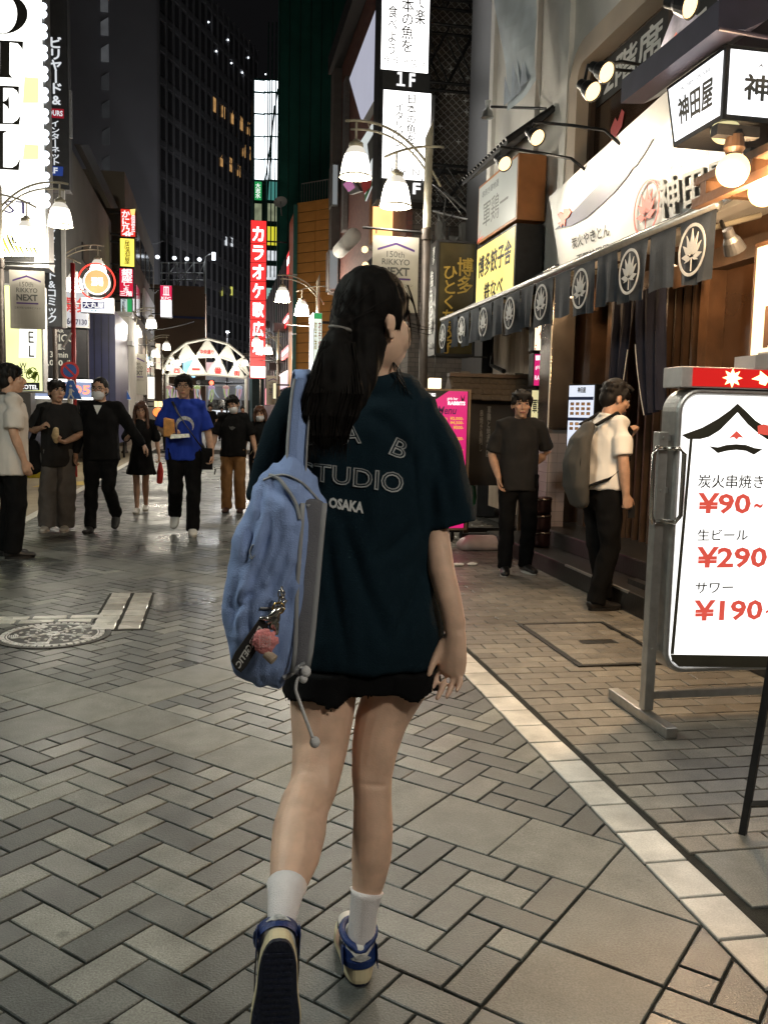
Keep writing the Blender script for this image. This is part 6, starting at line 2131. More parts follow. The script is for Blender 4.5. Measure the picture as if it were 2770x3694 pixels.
# brown wall building with roof lights
bw = thing('brown_wall_building', 'windowless brown building with a lit roof scaffold left of the tower foot', 'building', tuple(PY(650, 1400, 70)))
pBr = Panel.Y(556, 1030, 742, 1560, 70)
pBr.slab('wall', mat('brown_render', (0.25, 0.165, 0.115), 0.8, vary=0.1, scale=0.3), bw, 8)
pBr.slab('blue_line', mat('blue_band', (0.05, 0.07, 0.2), 0.6), bw, 0.05, 0.04, rect=(0.2, 0.205, 1, 0.22))
scf = MB()
for x in (585, 610, 640, 670, 700, 738):
    scf.tube([PY(x, 1030, 71), PY(x, 945, 71)], 0.06, 5)
for y in (948, 985, 1010):
    scf.tube([PY(580, y, 71), PY(740, y, 71)], 0.05, 5)
for a, b in ((585, 640), (640, 700), (700, 738)):
    scf.tube([PY(a, 1028, 71), PY(b, 948, 71)], 0.04, 5)
scf.build('roof_scaffold', M_alu, bw)
for x, y in ((630, 931), (675, 934), (720, 936), (569, 927)):
    MB().ell(PY(x, y, 70.6), (0.16, 0.16, 0.14), k=8, m=6).build('roof_lamp', E_cool, bw)
MB().tube([PY(741, 1060, 70), PY(741, 925, 70), PY(760, 915, 70)], 0.06, 6).build('lamp_post', M_alu, bw)
for y in (913, 921, 930):
    MB().box(PY(765, y, 70), PY(778, y + 6, 69.6)).build('floodlight', E_cool, bw)

# glass tower with lit floors, seen through green scaffolding
gt = thing('lit_glass_building', 'narrow glass building with bright white lit floors behind the karaoke sign', 'building', tuple(PY(960, 1400, 72)))
pGt = Panel.Y(913, 285, 1010, 1560, 72)
pGt.slab('wall', mat('glass_frame', (0.015, 0.05, 0.045), 0.4), gt, 6)
E_fl = emis('floor_light', (0.88, 0.95, 1.0), 2.6)
for (a, b) in ((292, 330), (338, 408), (415, 490), (496, 572), (578, 648)):
    for x0, x1 in ((919, 952), (956, 972), (976, 1003)):
        pGt.slab('window', E_fl, gt, 0.03, 0.05, rect=rp(pGt, x0, a, x1, b))
for (a, b, m) in ((656, 722, E_green), (735, 798, emis('dim_shop', (0.5, 0.55, 0.35), 0.4, vary=0.8)), (818, 885, emis('yellow_floor', (0.8, 0.75, 0.05), 0.9)), (905, 940, E_windoww), (960, 1010, E_windoww), (1040, 1090, emis('teal_floor', (0.4, 0.7, 0.65), 0.7))):
    pGt.slab('window', m, gt, 0.03, 0.05, rect=rp(pGt, 919, a, 944, b))
    pGt.slab('window', m if m not in (E_green,) else emis('teal_glow', (0.12, 0.45, 0.4), 0.5), gt, 0.03, 0.05, rect=rp(pGt, 962, a, 1003, b))
pGt.text(gt, E_bandtx, [(vert('大志水'), rp(pGt, 922, 662, 940, 716), VT)], 0.09)
gn = thing('green_scaffold', 'tall building wrapped in dark green scaffold netting behind the orange tiles', 'scaffold', tuple(PY(1100, 1400, 48)))
pGn = Panel.Y(1003, -500, 1400, 1400, 48)
pGn.slab('netting', mat('green_net', (0.03, 0.20, 0.16), 0.8, vary=0.18, scale=0.7, bump=0.2), gn, 0.3)
for x in (1006, 1040, 1078, 1116, 1154, 1192):
    a, b = pGn.pt(fr(pGn, x, 600)[0], 0, 0.04), pGn.pt(fr(pGn, x, 600)[0], 1, 0.04)
    MB().tube([a, b], 0.03, 5).build('pole', mat('scaffold_green', (0.03, 0.11, 0.09), 0.6), gn)
for x0, x1, y0, y1 in ((958, 1003, 650, 320), (965, 990, 720, 380)):
    MB().tube([PY(x0, y0, 60), PY(x1, y1, 60)], 0.05, 5).build('brace', MATS['scaffold_green'], gn)
for x in (962, 976, 990):
    MB().tube([PY(x, 1000, 60), PY(x + 8, 80, 60)], 0.04, 5).build('pole', MATS['scaffold_green'], gn)

# karaoke sign
pKa = Panel.Y(903, 795, 960, 1366, 40.0)
ka = sign('karaoke_sign', 'tall red vertical karaoke sign with white characters right of the arch', 'sign', pKa, 0.5, mat('sign_dkred', (0.12, 0.01, 0.015), 0.4), emis('karaoke_red', (0.98, 0.035, 0.035), 1.25), inset=0.015, mount=0.9)
E_kt = emis('karaoke_letters', (1, 0.96, 0.95), 2.6)
chars = 'カラオケ歌広場'
for i_, ch in enumerate(chars):
    y0 = 818 + i_ * 68.5
    pKa.text(ka, E_kt, [(ch, rp(pKa, 912, y0, 951, y0 + 52), dict(bold=0.045))], 0.03, name='letter')
    if i_ < 7:
        px_shape(pKa, ka, mat('sign_seam', (0.15, 0.01, 0.01), 0.5), [(904, y0 + 60), (959, y0 + 60), (959, y0 + 62), (904, y0 + 62)], 'seam', 0.01, 0.003)
pKa.slab('white_foot', emis('karaoke_foot', (1, 0.9, 0.85), 2.0), ka, 0.01, 0.03, rect=rp(pKa, 905, 1322, 958, 1362))

# pink facade building and orange tiled corner building on the right
pf = thing('pink_building', 'mauve building with red and white banners and small awnings beyond the orange corner', 'building', (5, 46, 0))
MB().box((3.15, 38.5, 0), (9, 60, 8.6)).build('wall', mat('mauve_cladding', (0.34, 0.24, 0.27), 0.7, vary=0.15, scale=0.5), pf)
for k in range(14):
    MB().box((3.10, 39 + 1.4 * k, 2.4), (3.149, 39.1 + 1.4 * k, 8.6)).build('mullion', M_band, pf)
for y, z in ((39.5, 6.3), (41.5, 5.2), (45.0, 3.6), (50.0, 4.6), (54, 6.6)):
    MB().box((2.6, y, z), (3.12, y + 0.9, z + 0.35)).build('awning_box', mat('box_brown', (0.14, 0.11, 0.10), 0.7), pf)
for k, (y0, y1, z0, z1) in enumerate(((38.6, 40.5, 7.5, 8.4), (38.6, 42.5, 5.3, 5.8), (38.6, 43.5, 3.9, 4.4))):
    PP = Panel.XM(3.09, y1, y0, z0, z1)
    PP.slab('lit_banner', E_red, pf, 0.03)
    PP.slab('lit_banner', E_white, pf, 0.005, 0.006, rect=(0.1, 0.25, 0.9, 0.55))
PP = Panel.XM(3.05, 46, 39, 2.6, 3.3)
PP.slab('lit_fascia', emis('pinkish', (1.0, 0.75, 0.85), 0.9), pf, 0.05)
ob = thing('orange_building', 'corner building clad in orange tiles with a railing on its roof', 'building', (4, 34, 0))
a, b = V((4.9, 32.6, 0)), V((3.02, 34.48, 0))
dv = (b - a).normalized()
nv = V((-dv.y, dv.x, 0))
nv = nv if nv.y < 0 else -nv
hz = 9.3
MB().prism([a, b, V((3.02, 38.2, 0)), V((9, 38.2, 0)), V((9, 32.6, 0))], (0, 0, hz)).build('core', mat('tile_joint', (0.03, 0.02, 0.012), 0.8), ob)
M_otile = mat('orange_tile', (0.60, 0.26, 0.065), 0.5, vary=0.12, scale=3)
LL = (b - a).length
om = None
for r in range(25):
    for c in range(3):
        w, h = LL / 3, hz / 25
        if om is None:
            om = MB().box((-w / 2 + 0.012, -0.02, -h / 2 + 0.012), (w / 2 - 0.012, 0.02, h / 2 - 0.012)).mesh('tile')
            om.materials.append(M_otile)
        o = bpy.data.objects.new('tile', om)
        COL.objects.link(o)
        o.parent = ob
        p = a + dv * (w * (c + 0.5)) + nv * 0.015 + V((0, 0, h * (r + 0.5)))
        o.location = p - V((4, 34, 0))
        o.rotation_euler = (0, 0, math.atan2(dv.y, dv.x))
MB().box((3.02, 34.6, 1), (3.0, 38.1, hz)).build('street_wall', M_otile, ob)
MB().box((5.0, 33.5, hz), (9, 38, hz + 2.4)).build('penthouse', M_otile, ob)
rl_ = MB()
for k in range(22):
    p = a.lerp(b, k / 21) + V((0.15, 0.15, hz))
    rl_.tube([p, p + V((0, 0, 0.75))], 0.014, 5)
rl_.tube([a + V((.15, .15, hz + .75)), b + V((.15, .15, hz + .75))], 0.02, 6)
rl_.build('railing', M_alu, ob)
gp = thing('green_corner_post', 'dark green scaffold post at the orange corner', 'post', (2.92, 34.4, 0))
MB().box((2.86, 34.3, 0), (3.0, 34.5, 9.2)).build('post', mat('post_green', (0.015, 0.12, 0.10), 0.5), gp)
for z in (2.2, 4.4, 6.6):
    MB().box((2.85, 34.28, z), (3.01, 34.52, z + 0.05)).build('clamp', M_alu, gp)
sdh = thing('satellite_dish', 'white satellite dish on the edge of the pink building roof', 'dish', tuple(PY(1012, 728, 42)))
c = PY(1012, 728, 42)
MB().lathe(c, [(0.001, 0.12), (0.15, 0.08), (0.3, 0.0), (0.31, 0.0), (0.16, 0.10), (0.001, 0.14)], 20, axis=(0.3, 1, -0.5)).build('dish', M_white, sdh, smooth=True)
MB().tube([c, c + V((0.1, 0.5, -0.5))], 0.03).build('mount', M_alu, sdh)
pLs = Panel.Y(1131, 1128, 1161, 1350, 20.0)
l2 = sign('green_topped_sign', 'projecting light box with white side and green topped print beside the orange tiles', 'sign', pLs, 0.9, M_white, emis('print_sign', (0.85, 0.92, 0.8), 1.1, vary=0.3), mount=0.5, inset=0.01)
pLs.slab('green_top', E_green, l2, 0.003, 0.01, rect=(0.05, 0.01, 0.95, 0.1))
pLs.text(l2, mat('print_yellow', (0.7, 0.5, 0.03), 0.5), [(vert('餃子酒'), (0.08, 0.15, 0.4, 0.6), VT)], 0.012)
pLs.text(l2, M_red, [(vert('夜市場'), (0.55, 0.15, 0.9, 0.6), VT)], 0.012)
q = Panel((pLs.c[0].x - 0.004, 20.88, pLs.c[0].z), (pLs.c[0].x - 0.004, 20.02, pLs.c[0].z), (pLs.c[0].x - 0.004, 20.02, pLs.c[2].z), (pLs.c[0].x - 0.004, 20.88, pLs.c[2].z), (-1, 0, 0))
q.slab('side_face', emis('side_white', (0.8, 0.85, 0.95), 0.9), l2, 0.003)
# shop row behind the arch, and three lamps added to light the office tower
fb_ = thing('far_shop_row', 'row of grey shopfronts across the main road behind the arch', 'building', (0, 78, 0))
MB().box((-14, 78, 0), (14, 82, 4.6)).build('wall', mat('far_render', (0.22, 0.22, 0.23), 0.8), fb_)
for k in range(7):
    MB().box((-9 + 2.8 * k, 77.95, 0.5), (-7.2 + 2.8 * k, 78.0, 2.6)).build('window', M_glassdk, fb_)
MB().box((-0.4, 77.9, 1.2), (1.4, 77.99, 1.7)).build('lit_sign', E_windoww, fb_)
for x in (-9, 0.9, 10):
    l = thing('tower_fill_lamp', 'tall lamp added behind the arch to light the office tower, ' + {-9: 'hidden left', 0.9: 'middle of three', 10: 'right of three'}[x], 'street lamp', (x, 74, 0), 'lamps added to light the office tower')
    MB().tube([(x, 74, 0), (x, 74, 7.5), (x, 73, 7.9)], 0.08, 8).build('pole', M_black, l)
    MB().box((x - 0.12, 72.3, 7.84), (x + 0.12, 73.0, 7.92)).build('head', E_cool, l)
    lightp(l, (x, 72.6, 7.7), 1700, (0.95, 0.97, 1.0), 0.3)
ow = thing('overhead_wires', 'thin dark overhead wires sagging in front of the office tower', 'wires', tuple(PY(600, 1150, 50)))
for a, b, sg_ in (((385, 1160), (585, 1035), 10), ((300, 905), (590, 870), 8), ((420, 1200), (700, 1160), 14)):
    p0, p2 = PY(*a, 40), PY(*b, 60)
    MB().tube(bez(p0, (p0 + p2) / 2 - V((0, 0, .3)), p2, 10), 0.018, 5).build('wire', M_band, ow)
# ------------------------------------------------------------------ people
def skin(name='skin', col=(0.50, 0.30, 0.205)):
    if name in MATS:
        return MATS[name]
    m = mat(name, col, 0.55, vary=0.13, scale=22, bump=0.10, bscale=260)
    p = m.node_tree.nodes['Principled BSDF']
    p.inputs['Subsurface Weight'].default_value = 0.12
    p.inputs['Subsurface Radius'].default_value = (0.012, 0.005, 0.003)
    return m


M_hair = mat('black_hair', (0.008, 0.0065, 0.006), 0.62, vary=0.4, scale=40, spec=0.25)
M_brown_hair = mat('brown_hair', (0.075, 0.032, 0.018), 0.42, vary=0.4, scale=40)
M_mask = mat('face_mask', (0.66, 0.66, 0.68), 0.8, vary=0.04)
M_lip = mat('lip', (0.36, 0.13, 0.11), 0.45)
M_shoeblk = mat('black_shoe', (0.015, 0.014, 0.014), 0.4)
M_shoewht = mat('white_shoe', (0.62, 0.60, 0.56), 0.5)
M_blackcl = mat('black_cloth', (0.0075, 0.0075, 0.008), 0.9, spec=0.12, vary=0.3, scale=10, bump=0.25, bscale=300)
M_denimblk = mat('black_trousers', (0.0065, 0.0065, 0.007), 0.9, spec=0.12, vary=0.3, scale=10, bump=0.2, bscale=300)


def hand(mb, w, d, n, side, L=0.18, curl=(18, 22, 16), spread=4.0, thumb=35.0):
    """palm, four jointed fingers of unequal length and a thumb leaving the side of the palm"""
    w, d, n = V(w), V(d).normalized(), V(n).normalized()
    n = (n - d * n.dot(d)).normalized()
    t = d.cross(n) * side
    mb.limb([w - d * 0.03 * L, w + d * 0.16 * L, w + d * 0.34 * L, w + d * 0.52 * L], [(0.155 * L, 0.13 * L), (0.19 * L, 0.125 * L), (0.225 * L, 0.11 * L), (0.215 * L, 0.085 * L)], 12, ref=tuple(n))
    for k, (off, ln) in enumerate(((0.165, 0.41), (0.057, 0.455), (-0.052, 0.42), (-0.155, 0.335))):
        p = w + d * (0.50 - 0.03 * abs(k - 1.2)) * L + t * off * L
        a = R_((1.5 - k) * spread)
        dd = (d * math.cos(a) + t * math.sin(a)).normalized()
        pts = [p - dd * 0.08 * L, p]
        ang = 0
        for j, f in enumerate((0.46, 0.30, 0.24)):
            ang += curl[j] * (1 + 0.12 * k)
            e = dd * math.cos(R_(ang)) + n * math.sin(R_(ang))
            p = p + e * (ln * f * L)
            pts.append(p)
        r0 = 0.053 * L
        mb.limb(pts, [r0, r0, r0 * 0.95, r0 * 0.86, r0 * 0.70], 8)
    p = w + d * 0.13 * L + t * 0.15 * L + n * 0.03 * L
    a = R_(thumb)
    e1 = (d * math.cos(a) + t * math.sin(a) + n * 0.35).normalized()
    e2 = (d * math.cos(a * 0.55) + t * math.sin(a * 0.55) + n * 0.4).normalized()
    e3 = (d * math.cos(a * 0.25) + t * math.sin(a * 0.25) + n * 0.4).normalized()
    p1 = p + e1 * 0.2 * L
    p2 = p1 + e2 * 0.17 * L
    mb.limb([p, p1, p2, p2 + e3 * 0.12 * L], [0.075 * L, 0.064 * L, 0.055 * L, 0.043 * L], 8)


BASE = dict(hipR=(.088, 0, .89), hipL=(-.088, 0, .89), kneeR=(.095, .03, .475), kneeL=(-.095, .03, .475), ankR=(.10, -.02, .085), ankL=(-.10, -.02, .085),
            shR=(.175, -.005, 1.385), shL=(-.175, -.005, 1.385), elR=(.235, -.03, 1.11), elL=(-.235, -.03, 1.11), wrR=(.245, .05, .87), wrL=(-.245, .05, .87),
            hdR=(0.02, .25, -1), hdL=(-0.02, .25, -1), toeR=(0.05, 1, 0), toeL=(-0.05, 1, 0))


def person(loc, H, ang, label, pose=None, head=(0, 0, 0), lean=0.0, build=1.0, shirt=None, sleeve='short', hem=0.80, pants=None, pleg=1.0, shoes=None, hair='short', hairm=None, mask=False, glasses=False, collar=None, dress=None, female=False, skinm=None, curl=(18, 22, 16), voxel=0.0075, wr=0.015, bald=False):
    J = {k: V(v) for k, v in BASE.items()}
    if female:
        for k in ('shR', 'shL'):
            J[k].x *= 0.9
    for k, v in (pose or {}).items():
        J[k] = V(v)
    s = H / 1.70
    root = thing('person', label, 'person', tuple(loc))
    root.rotation_euler = (0, 0, R_(ang))
    sm = skinm or skin()
    b = build
    hd = Matrix.Rotation(R_(head[0]), 3, 'Z') @ Matrix.Rotation(R_(head[1]), 3, 'X') @ Matrix.Rotation(R_(head[2]), 3, 'Y')
    nk = V((0, 0.0 + lean * 0.6, 1.46))
    hc = V((0, 0.02 + lean, 1.568)) + hd @ V((0, 0.012, 0.0))

    def HP(p):
        return hc + hd @ (V(p) * 1.08)
    B = MB()
    # trunk
    B.limb([(0, 0, .86), (0, 0, .95), (0, lean * .2, 1.08), (0, lean * .4, 1.24), (0, lean * .5, 1.35), (0, lean * .55, 1.42)],
           [(.15 * b, .105 * b), (.155 * b, .11 * b), (.132 * b, .10 * b), (.155 * b, .112 * b), (.15 * b, .095 * b), (.075, .06)], 16, ref=(0, 1, 0))
    B.limb([nk - V((0, 0, .06)), nk, HP((0, -.01, -.04))], [.062, .056, .055], 12)
    B.ell(HP((0, -.012, .030)), (.077, .095, .098), hd)
    B.ell(HP((0, .020, -.030)), (.064, .074, .086), hd)
    B.ell(HP((0, .048, -.088)), (.030, .030, .026), hd)
    B.limb([HP((0, .088, .008)), HP((0, .103, -.020)), HP((0, .100, -.032))], [.008, .012, .013], 8)
    for sx in (-1, 1):
        B.ell(HP((.078 * sx, -.008, -.008)), (.012, .021, .033), hd, 10, 8)
        B.ell(HP((.040 * sx, .064, -.018)), (.024, .020, .022), hd, 10, 8)
    B.ell(HP((0, .083, -.062)), (.022, .014, .012), hd, 10, 6)
    for sd in ('R', 'L'):
        sx = 1 if sd == 'R' else -1
        sh, el, wr_ = J['sh' + sd] + V((0, lean * .5, 0)), J['el' + sd] + V((0, lean * .4, 0)), J['wr' + sd] + V((0, lean * .3, 0))
        J['sh' + sd], J['el' + sd], J['wr' + sd] = sh, el, wr_
        fb_ = 0.82 if female else 1.0
        B.limb([V((.06 * sx, lean * .55, 1.40)), sh, sh.lerp(el, .35), el, el.lerp(wr_, .3), wr_], [.045, .054 * fb_, .048 * b * fb_, .04 * fb_, .042 * fb_, .027 * fb_], 12)
        d = V(J['hd' + sd])
        n = V((-sx, 0.2, 0)) if abs(d.normalized().z) > 0.5 else V((0, 0, -1 if d.z <= 0 else 1))
        hand(B, wr_, d, n, 1 if (d.cross(n)).y > 0 or abs(d.z) < .5 else -1, 0.175 * (0.92 if female else 1), curl)
        hp, kn, an = J['hip' + sd], J['knee' + sd], J['ank' + sd]
        fl = 0.92 if female else 1.0
        B.limb([hp, hp.lerp(kn, .25), hp.lerp(kn, .7), kn, kn.lerp(an, .3), kn.lerp(an, .7), an], [.088 * b, .085 * b, .064 * b, .054 * fl, .056 * fl, .040 * fl, .036 * fl], 14)
        to = V(J['toe' + sd]).normalized()
        ft = V((0, 0, 1)) - to * to.z
        ft = ft.normalized() * -1
        B.limb([an + ft * .035 - to * .02, an + ft * .045 + to * .05, an + ft * .058 + to * .12], [.030, (.034, .028), (.03, .014)], 10)

    def put(mb, name, m, vox, smooth=4, wrk=0.0, seed=0.0, sc=(9, 9, 4)):
        for i, p in enumerate(mb.v):
            mb.v[i] = p * s
        me = organic(mb, vox, smooth)
        if wrk:
            wrinkle(me, wrk, sc, seed)
        return link(name, me, m, root)
    sd0 = sum(map(ord, label)) * 0.013
    put(B, 'body', sm, voxel, 3)
    # clothing
    if shirt is not None:
        T = MB()
        w = 1.10 * b
        T.tube([(0, 0, hem), (0, 0, hem + .1), (0, lean * .25, 1.08), (0, lean * .45, 1.25), (0, lean * .5, 1.35), (0, lean * .55, 1.405), (0, lean * .55, 1.44)],
               [(.176 * w, .126 * w), (.170 * w, .124 * w), (.160 * w, .12 * w), (.168 * w, .128 * w), (.155 * w, .105 * w), (.105, .078), (.066, .060)], 18, ref=(0, 1, 0))
        for sd in ('R', 'L'):
            sx = 1 if sd == 'R' else -1
            sh, el, wr_ = J['sh' + sd], J['el' + sd], J['wr' + sd]
            if sleeve == 'short':
                T.tube([V((.03 * sx, lean * .55, 1.395)), V((.11 * sx, lean * .55, 1.395)), sh + V((-.006 * sx, 0, -.004)), sh.lerp(el, .4), sh.lerp(el, .88)], [.056, .062, .068 * b, .067 * b, .071 * b], 14)
            else:
                T.limb([V((.07 * sx, lean * .55, 1.40)), sh, sh.lerp(el, .5), el, el.lerp(wr_, .5), el.lerp(wr_, .93)], [.06, .072, .066, .056, .052, .040], 12)
        put(T, 'shirt', shirt, 0.011, 3, wr, sd0)
    if dress is not None:
        T = MB()
        T.tube([(0, 0, .60), (0, 0, .72), (0, 0, .88), (0, 0, 1.06), (0, 0, 1.22), (0, 0, 1.34), (0, 0, 1.40), (0, 0, 1.43)],
               [(.225, .18), (.195, .155), (.17, .13), (.135, .11), (.155, .125), (.14, .095), (.095, .07), (.065, .055)], 18, ref=(0, 1, 0))
        for sd in ('R', 'L'):
            sx = 1 if sd == 'R' else -1
            T.limb([V((.07 * sx, 0, 1.39)), J['sh' + sd], J['sh' + sd].lerp(J['el' + sd], .8)], [.05, .066, .072], 12)
        put(T, 'dress', dress, 0.011, 3, wr, sd0, (10, 10, 3))
    if pants is not None:
        T = MB()
        T.limb([(0, 0, .84), (0, 0, .92), (0, 0, 1.0)], [(.158 * b, .118 * b), (.162 * b, .12 * b), (.15 * b, .112 * b)], 16, ref=(0, 1, 0))
        for sd in ('R', 'L'):
            hp, kn, an = J['hip' + sd], J['knee' + sd], J['ank' + sd]
            T.tube([hp + V((0, 0, .04)), hp.lerp(kn, .3), hp.lerp(kn, .7), kn], [.098 * b, .093 * b, .078 * (b + pleg) / 2, .070 * pleg], 14)
            T.ell(kn, (.071 * pleg, .071 * pleg, .071 * pleg))
            T.tube([kn, kn.lerp(an, .5), an + (an - kn).normalized() * .035], [.070 * pleg, .066 * pleg, .062 * pleg], 14)
        put(T, 'trousers', pants, 0.011, 3, wr, sd0 + 5, (11, 11, 7))
    if shoes is not None:
        for sd in ('R', 'L'):
            an, to = J['ank' + sd], V(J['toe' + sd]).normalized()
            upw = V((0, 0, 1)) - to * to.z
            upw.normalize()
            T = MB()
            T.limb([an - to * .045 - upw * .035, an + to * .03 - upw * .035, an + to * .10 - upw * .05, an + to * .175 - upw * .058], [(.042, .042), (.046, .044), (.05, .032), (.042, .024)], 12, ref=tuple(upw))
            sh_o = put(T, 'shoe', shoes[0], 0.009, 2)
            so = MB()
            side_ = to.cross(upw)
            for q in range(1):
                ring = []
                for k in range(14):
                    a = math.tau * k / 14
                    ring.append(an + to * (.06 + .128 * math.cos(a)) + side_ * (.046 * math.sin(a) * (1.0 + .12 * math.cos(a))) - upw * .085)
                so.loft([[p * s for p in ring], [(p + upw * .022) * s for p in ring]])
            link('sole', so.mesh('sole'), shoes[1], sh_o)
    # hair
    hm = hairm or M_hair
    if hair != 'none':
        T = MB()
        if bald:
            T.ell(HP((0, -.022, .043)), (.083, .098, .097), hd)
            T.ell(HP((0, -.045, -.01)), (.077, .062, .07), hd)
        else:
            T.ell(HP((0, -.022, .045)), (.090, .100, .100), hd)
            T.ell(HP((0, -.052, -.008)), (.078, .066, .080), hd)
            rnd = random.Random(int(sd0 * 100))
            for k in range(36):
                a = rnd.uniform(0, math.tau)
                zz = rnd.uniform(.02, .125)
                rr = math.sqrt(max(0.02, 1 - ((zz - .045) / .10) ** 2)) if abs(zz - .045) < .1 else 0.1
                T.ell(HP((.086 * rr * math.cos(a), -.022 + .098 * rr * math.sin(a), zz)), (rnd.uniform(.008, .013), rnd.uniform(.008, .013), rnd.uniform(.010, .018)), hd, 7, 5)
            for k in range(9):
                x = -.062 + .0155 * k
                T.limb([HP((x * .8, .040, .098)), HP((x, .076, .080)), HP((x * 1.08 + rnd.uniform(-.008, .008), .086 - abs(x) * .35, .050 + rnd.uniform(-.012, .006)))], [.016, .013, .005], 7)
            for sx in (-1, 1):
                T.limb([HP((.076 * sx, .030, .06)), HP((.080 * sx, .022, .01)), HP((.078 * sx, .018, -.018))], [.018, .012, .005], 7)
        if hair == 'long':
            for sx in (-1, 1):
                for dy in (-.05, -.01, .025):
                    T.limb([HP((.06 * sx, dy, .06)), HP((.086 * sx, dy, -.02)), HP((.090 * sx, dy + .005, -.12)), HP((.095 * sx, dy + .03, -.23)), HP((.075 * sx, dy + .045, -.30))], [.03, .026, .028, .026, .008], 8)
            T.limb([HP((0, -.06, .02)), HP((0, -.085, -.1)), HP((0, -.09, -.24))], [(.08, .04), (.085, .04), (.06, .02)], 10)
        if hair == 'bob':
            for sx in (-1, 1):
                for dy in (-.05, 0.0, .03):
                    T.limb([HP((.06 * sx, dy, .06)), HP((.084 * sx, dy, -.02)), HP((.083 * sx, dy + .01, -.11))], [.03, .026, .012], 8)
            T.limb([HP((0, -.06, .02)), HP((0, -.08, -.1))], [(.08, .04), (.07, .03)], 10)
        put(T, 'hair', hm, 0.007, 3, 0.003, sd0, (70, 70, 16))

    def bit(name, mb, m, smooth=True):
        for i, p in enumerate(mb.v):
            mb.v[i] = p * s
        return link(name, mb.mesh(name), m, root, smooth=smooth)
    for sx in (-1, 1):
        e = bit('eye', MB().ell(HP((.031 * sx, .079, .006)), (.0135, .007, .0062), hd, 10, 6), mat('eye_white', (0.55, 0.52, 0.50), 0.25))
        link('iris', (lambda mm: ([mm.v.__setitem__(i, p * s) for i, p in enumerate(mm.v)], mm.mesh('iris'))[1])(MB().ell(HP((.031 * sx, .0835, .006)), (.0062, .005, .0060), hd, 8, 6)), mat('iris_dark', (0.012, 0.008, 0.006), 0.2), e)
        bit('eyebrow', MB().limb([HP((.016 * sx, .088, .026)), HP((.034 * sx, .085, .031)), HP((.050 * sx, .073, .026))], [.0035, .0045, .003], 6), M_hair)
        bit('upper_lid', MB().limb([HP((.018 * sx, .0835, .010)), HP((.031 * sx, .086, .0135)), HP((.045 * sx, .078, .010))], [.0022, .003, .0022], 6), M_hair)
    if not mask:
        bit('mouth', MB().limb([HP((-.022, .083, -.063)), HP((0, .096, -.061)), HP((.022, .083, -.063))], [.004, .0065, .004], 7), M_lip)
    else:
        T = MB()
        rings = []
        for (z, y, w_) in ((-.018, .098, .050), (-.028, .112, .058), (-.050, .113, .062), (-.075, .106, .056), (-.102, .083, .038)):
            rings.append([HP((w_ * math.sin(a), y - .075 * (1 - math.cos(a)) * (w_ / .06), z)) for a in [R_(-86 + 172 * k / 14) for k in range(15)]])
        for a_, b_ in zip(rings, rings[1:]):
            for k in range(14):
                T.poly([a_[k], a_[k + 1], b_[k + 1], b_[k]])
        mk = bit('face_mask', T, M_mask)
        for sx in (-1, 1):
            for z in (-.02, -.07):
                link('ear_loop', (lambda mm: ([mm.v.__setitem__(i, p * s) for i, p in enumerate(mm.v)], mm.mesh('ear_loop'))[1])(MB().tube([HP((.055 * sx, .06, z)), HP((.078 * sx, .02, z * .6)), HP((.084 * sx, -.012, -.02))], .0018, 5)), M_mask, mk)
    if glasses:
        T = MB()
        for sx in (-1, 1):
            ring = [HP((.033 * sx + .024 * math.cos(a), .102 - .01 * abs(math.cos(a) + sx) * .3, .004 + .019 * math.sin(a))) for a in [math.tau * k / 16 for k in range(17)]]
            T.tube(ring, .0022, 5)
            T.tube([HP((.056 * sx, .096, .008)), HP((.078 * sx, .03, .006)), HP((.080 * sx, -.01, .0))], .002, 5)
        T.tube([HP((-.010, .104, .008)), HP((.010, .104, .008))], .002, 5)
        bit('glasses', T, M_black)
    if collar is not None:
        T = MB()
        for dx in (0,):
            T.tube([V((.068 * math.sin(a), lean * .55 + .062 * math.cos(a) - .002, 1.432 + .012 * math.cos(a) * -1)) for a in [math.tau * k / 20 for k in range(21)]], (.011, .016), 7)
        bit('collar', T, collar)
    root['_s'] = s
    return root


def pw(root, p):
    """a point in a person's own frame (at 1.70 m) as a world position"""
    s = root['_s']
    return V(root.location) + Matrix.Rotation(root.rotation_euler.z, 3, 'Z') @ (V(p) * s)


def carry(mb, root):
    for i, p in enumerate(mb.v):
        mb.v[i] = pw(root, p)
    return mb


M_cgrey = mat('charcoal_tee', (0.026, 0.025, 0.025), 0.9, spec=0.12, vary=0.15, scale=8, bump=0.25, bscale=260)
M_greyp = mat('grey_trousers', (0.13, 0.122, 0.118), 0.9, spec=0.15, vary=0.2, scale=7, bump=0.25, bscale=260)
M_blue_t = mat('blue_tee', (0.018, 0.045, 0.33), 0.88, spec=0.15, vary=0.12, scale=8, bump=0.2, bscale=260)
M_whitet = mat('white_tee', (0.62, 0.58, 0.54), 0.85, vary=0.05, scale=6, bump=0.2, bscale=260)
M_whitesh = mat('white_shirt', (0.78, 0.76, 0.73), 0.75, vary=0.04, scale=6, bump=0.15, bscale=260)
M_beigep = mat('tan_trousers', (0.26, 0.14, 0.06), 0.9, spec=0.15, vary=0.18, scale=7, bump=0.2, bscale=260)
M_strap = mat('black_strap', (0.012, 0.012, 0.012), 0.6)

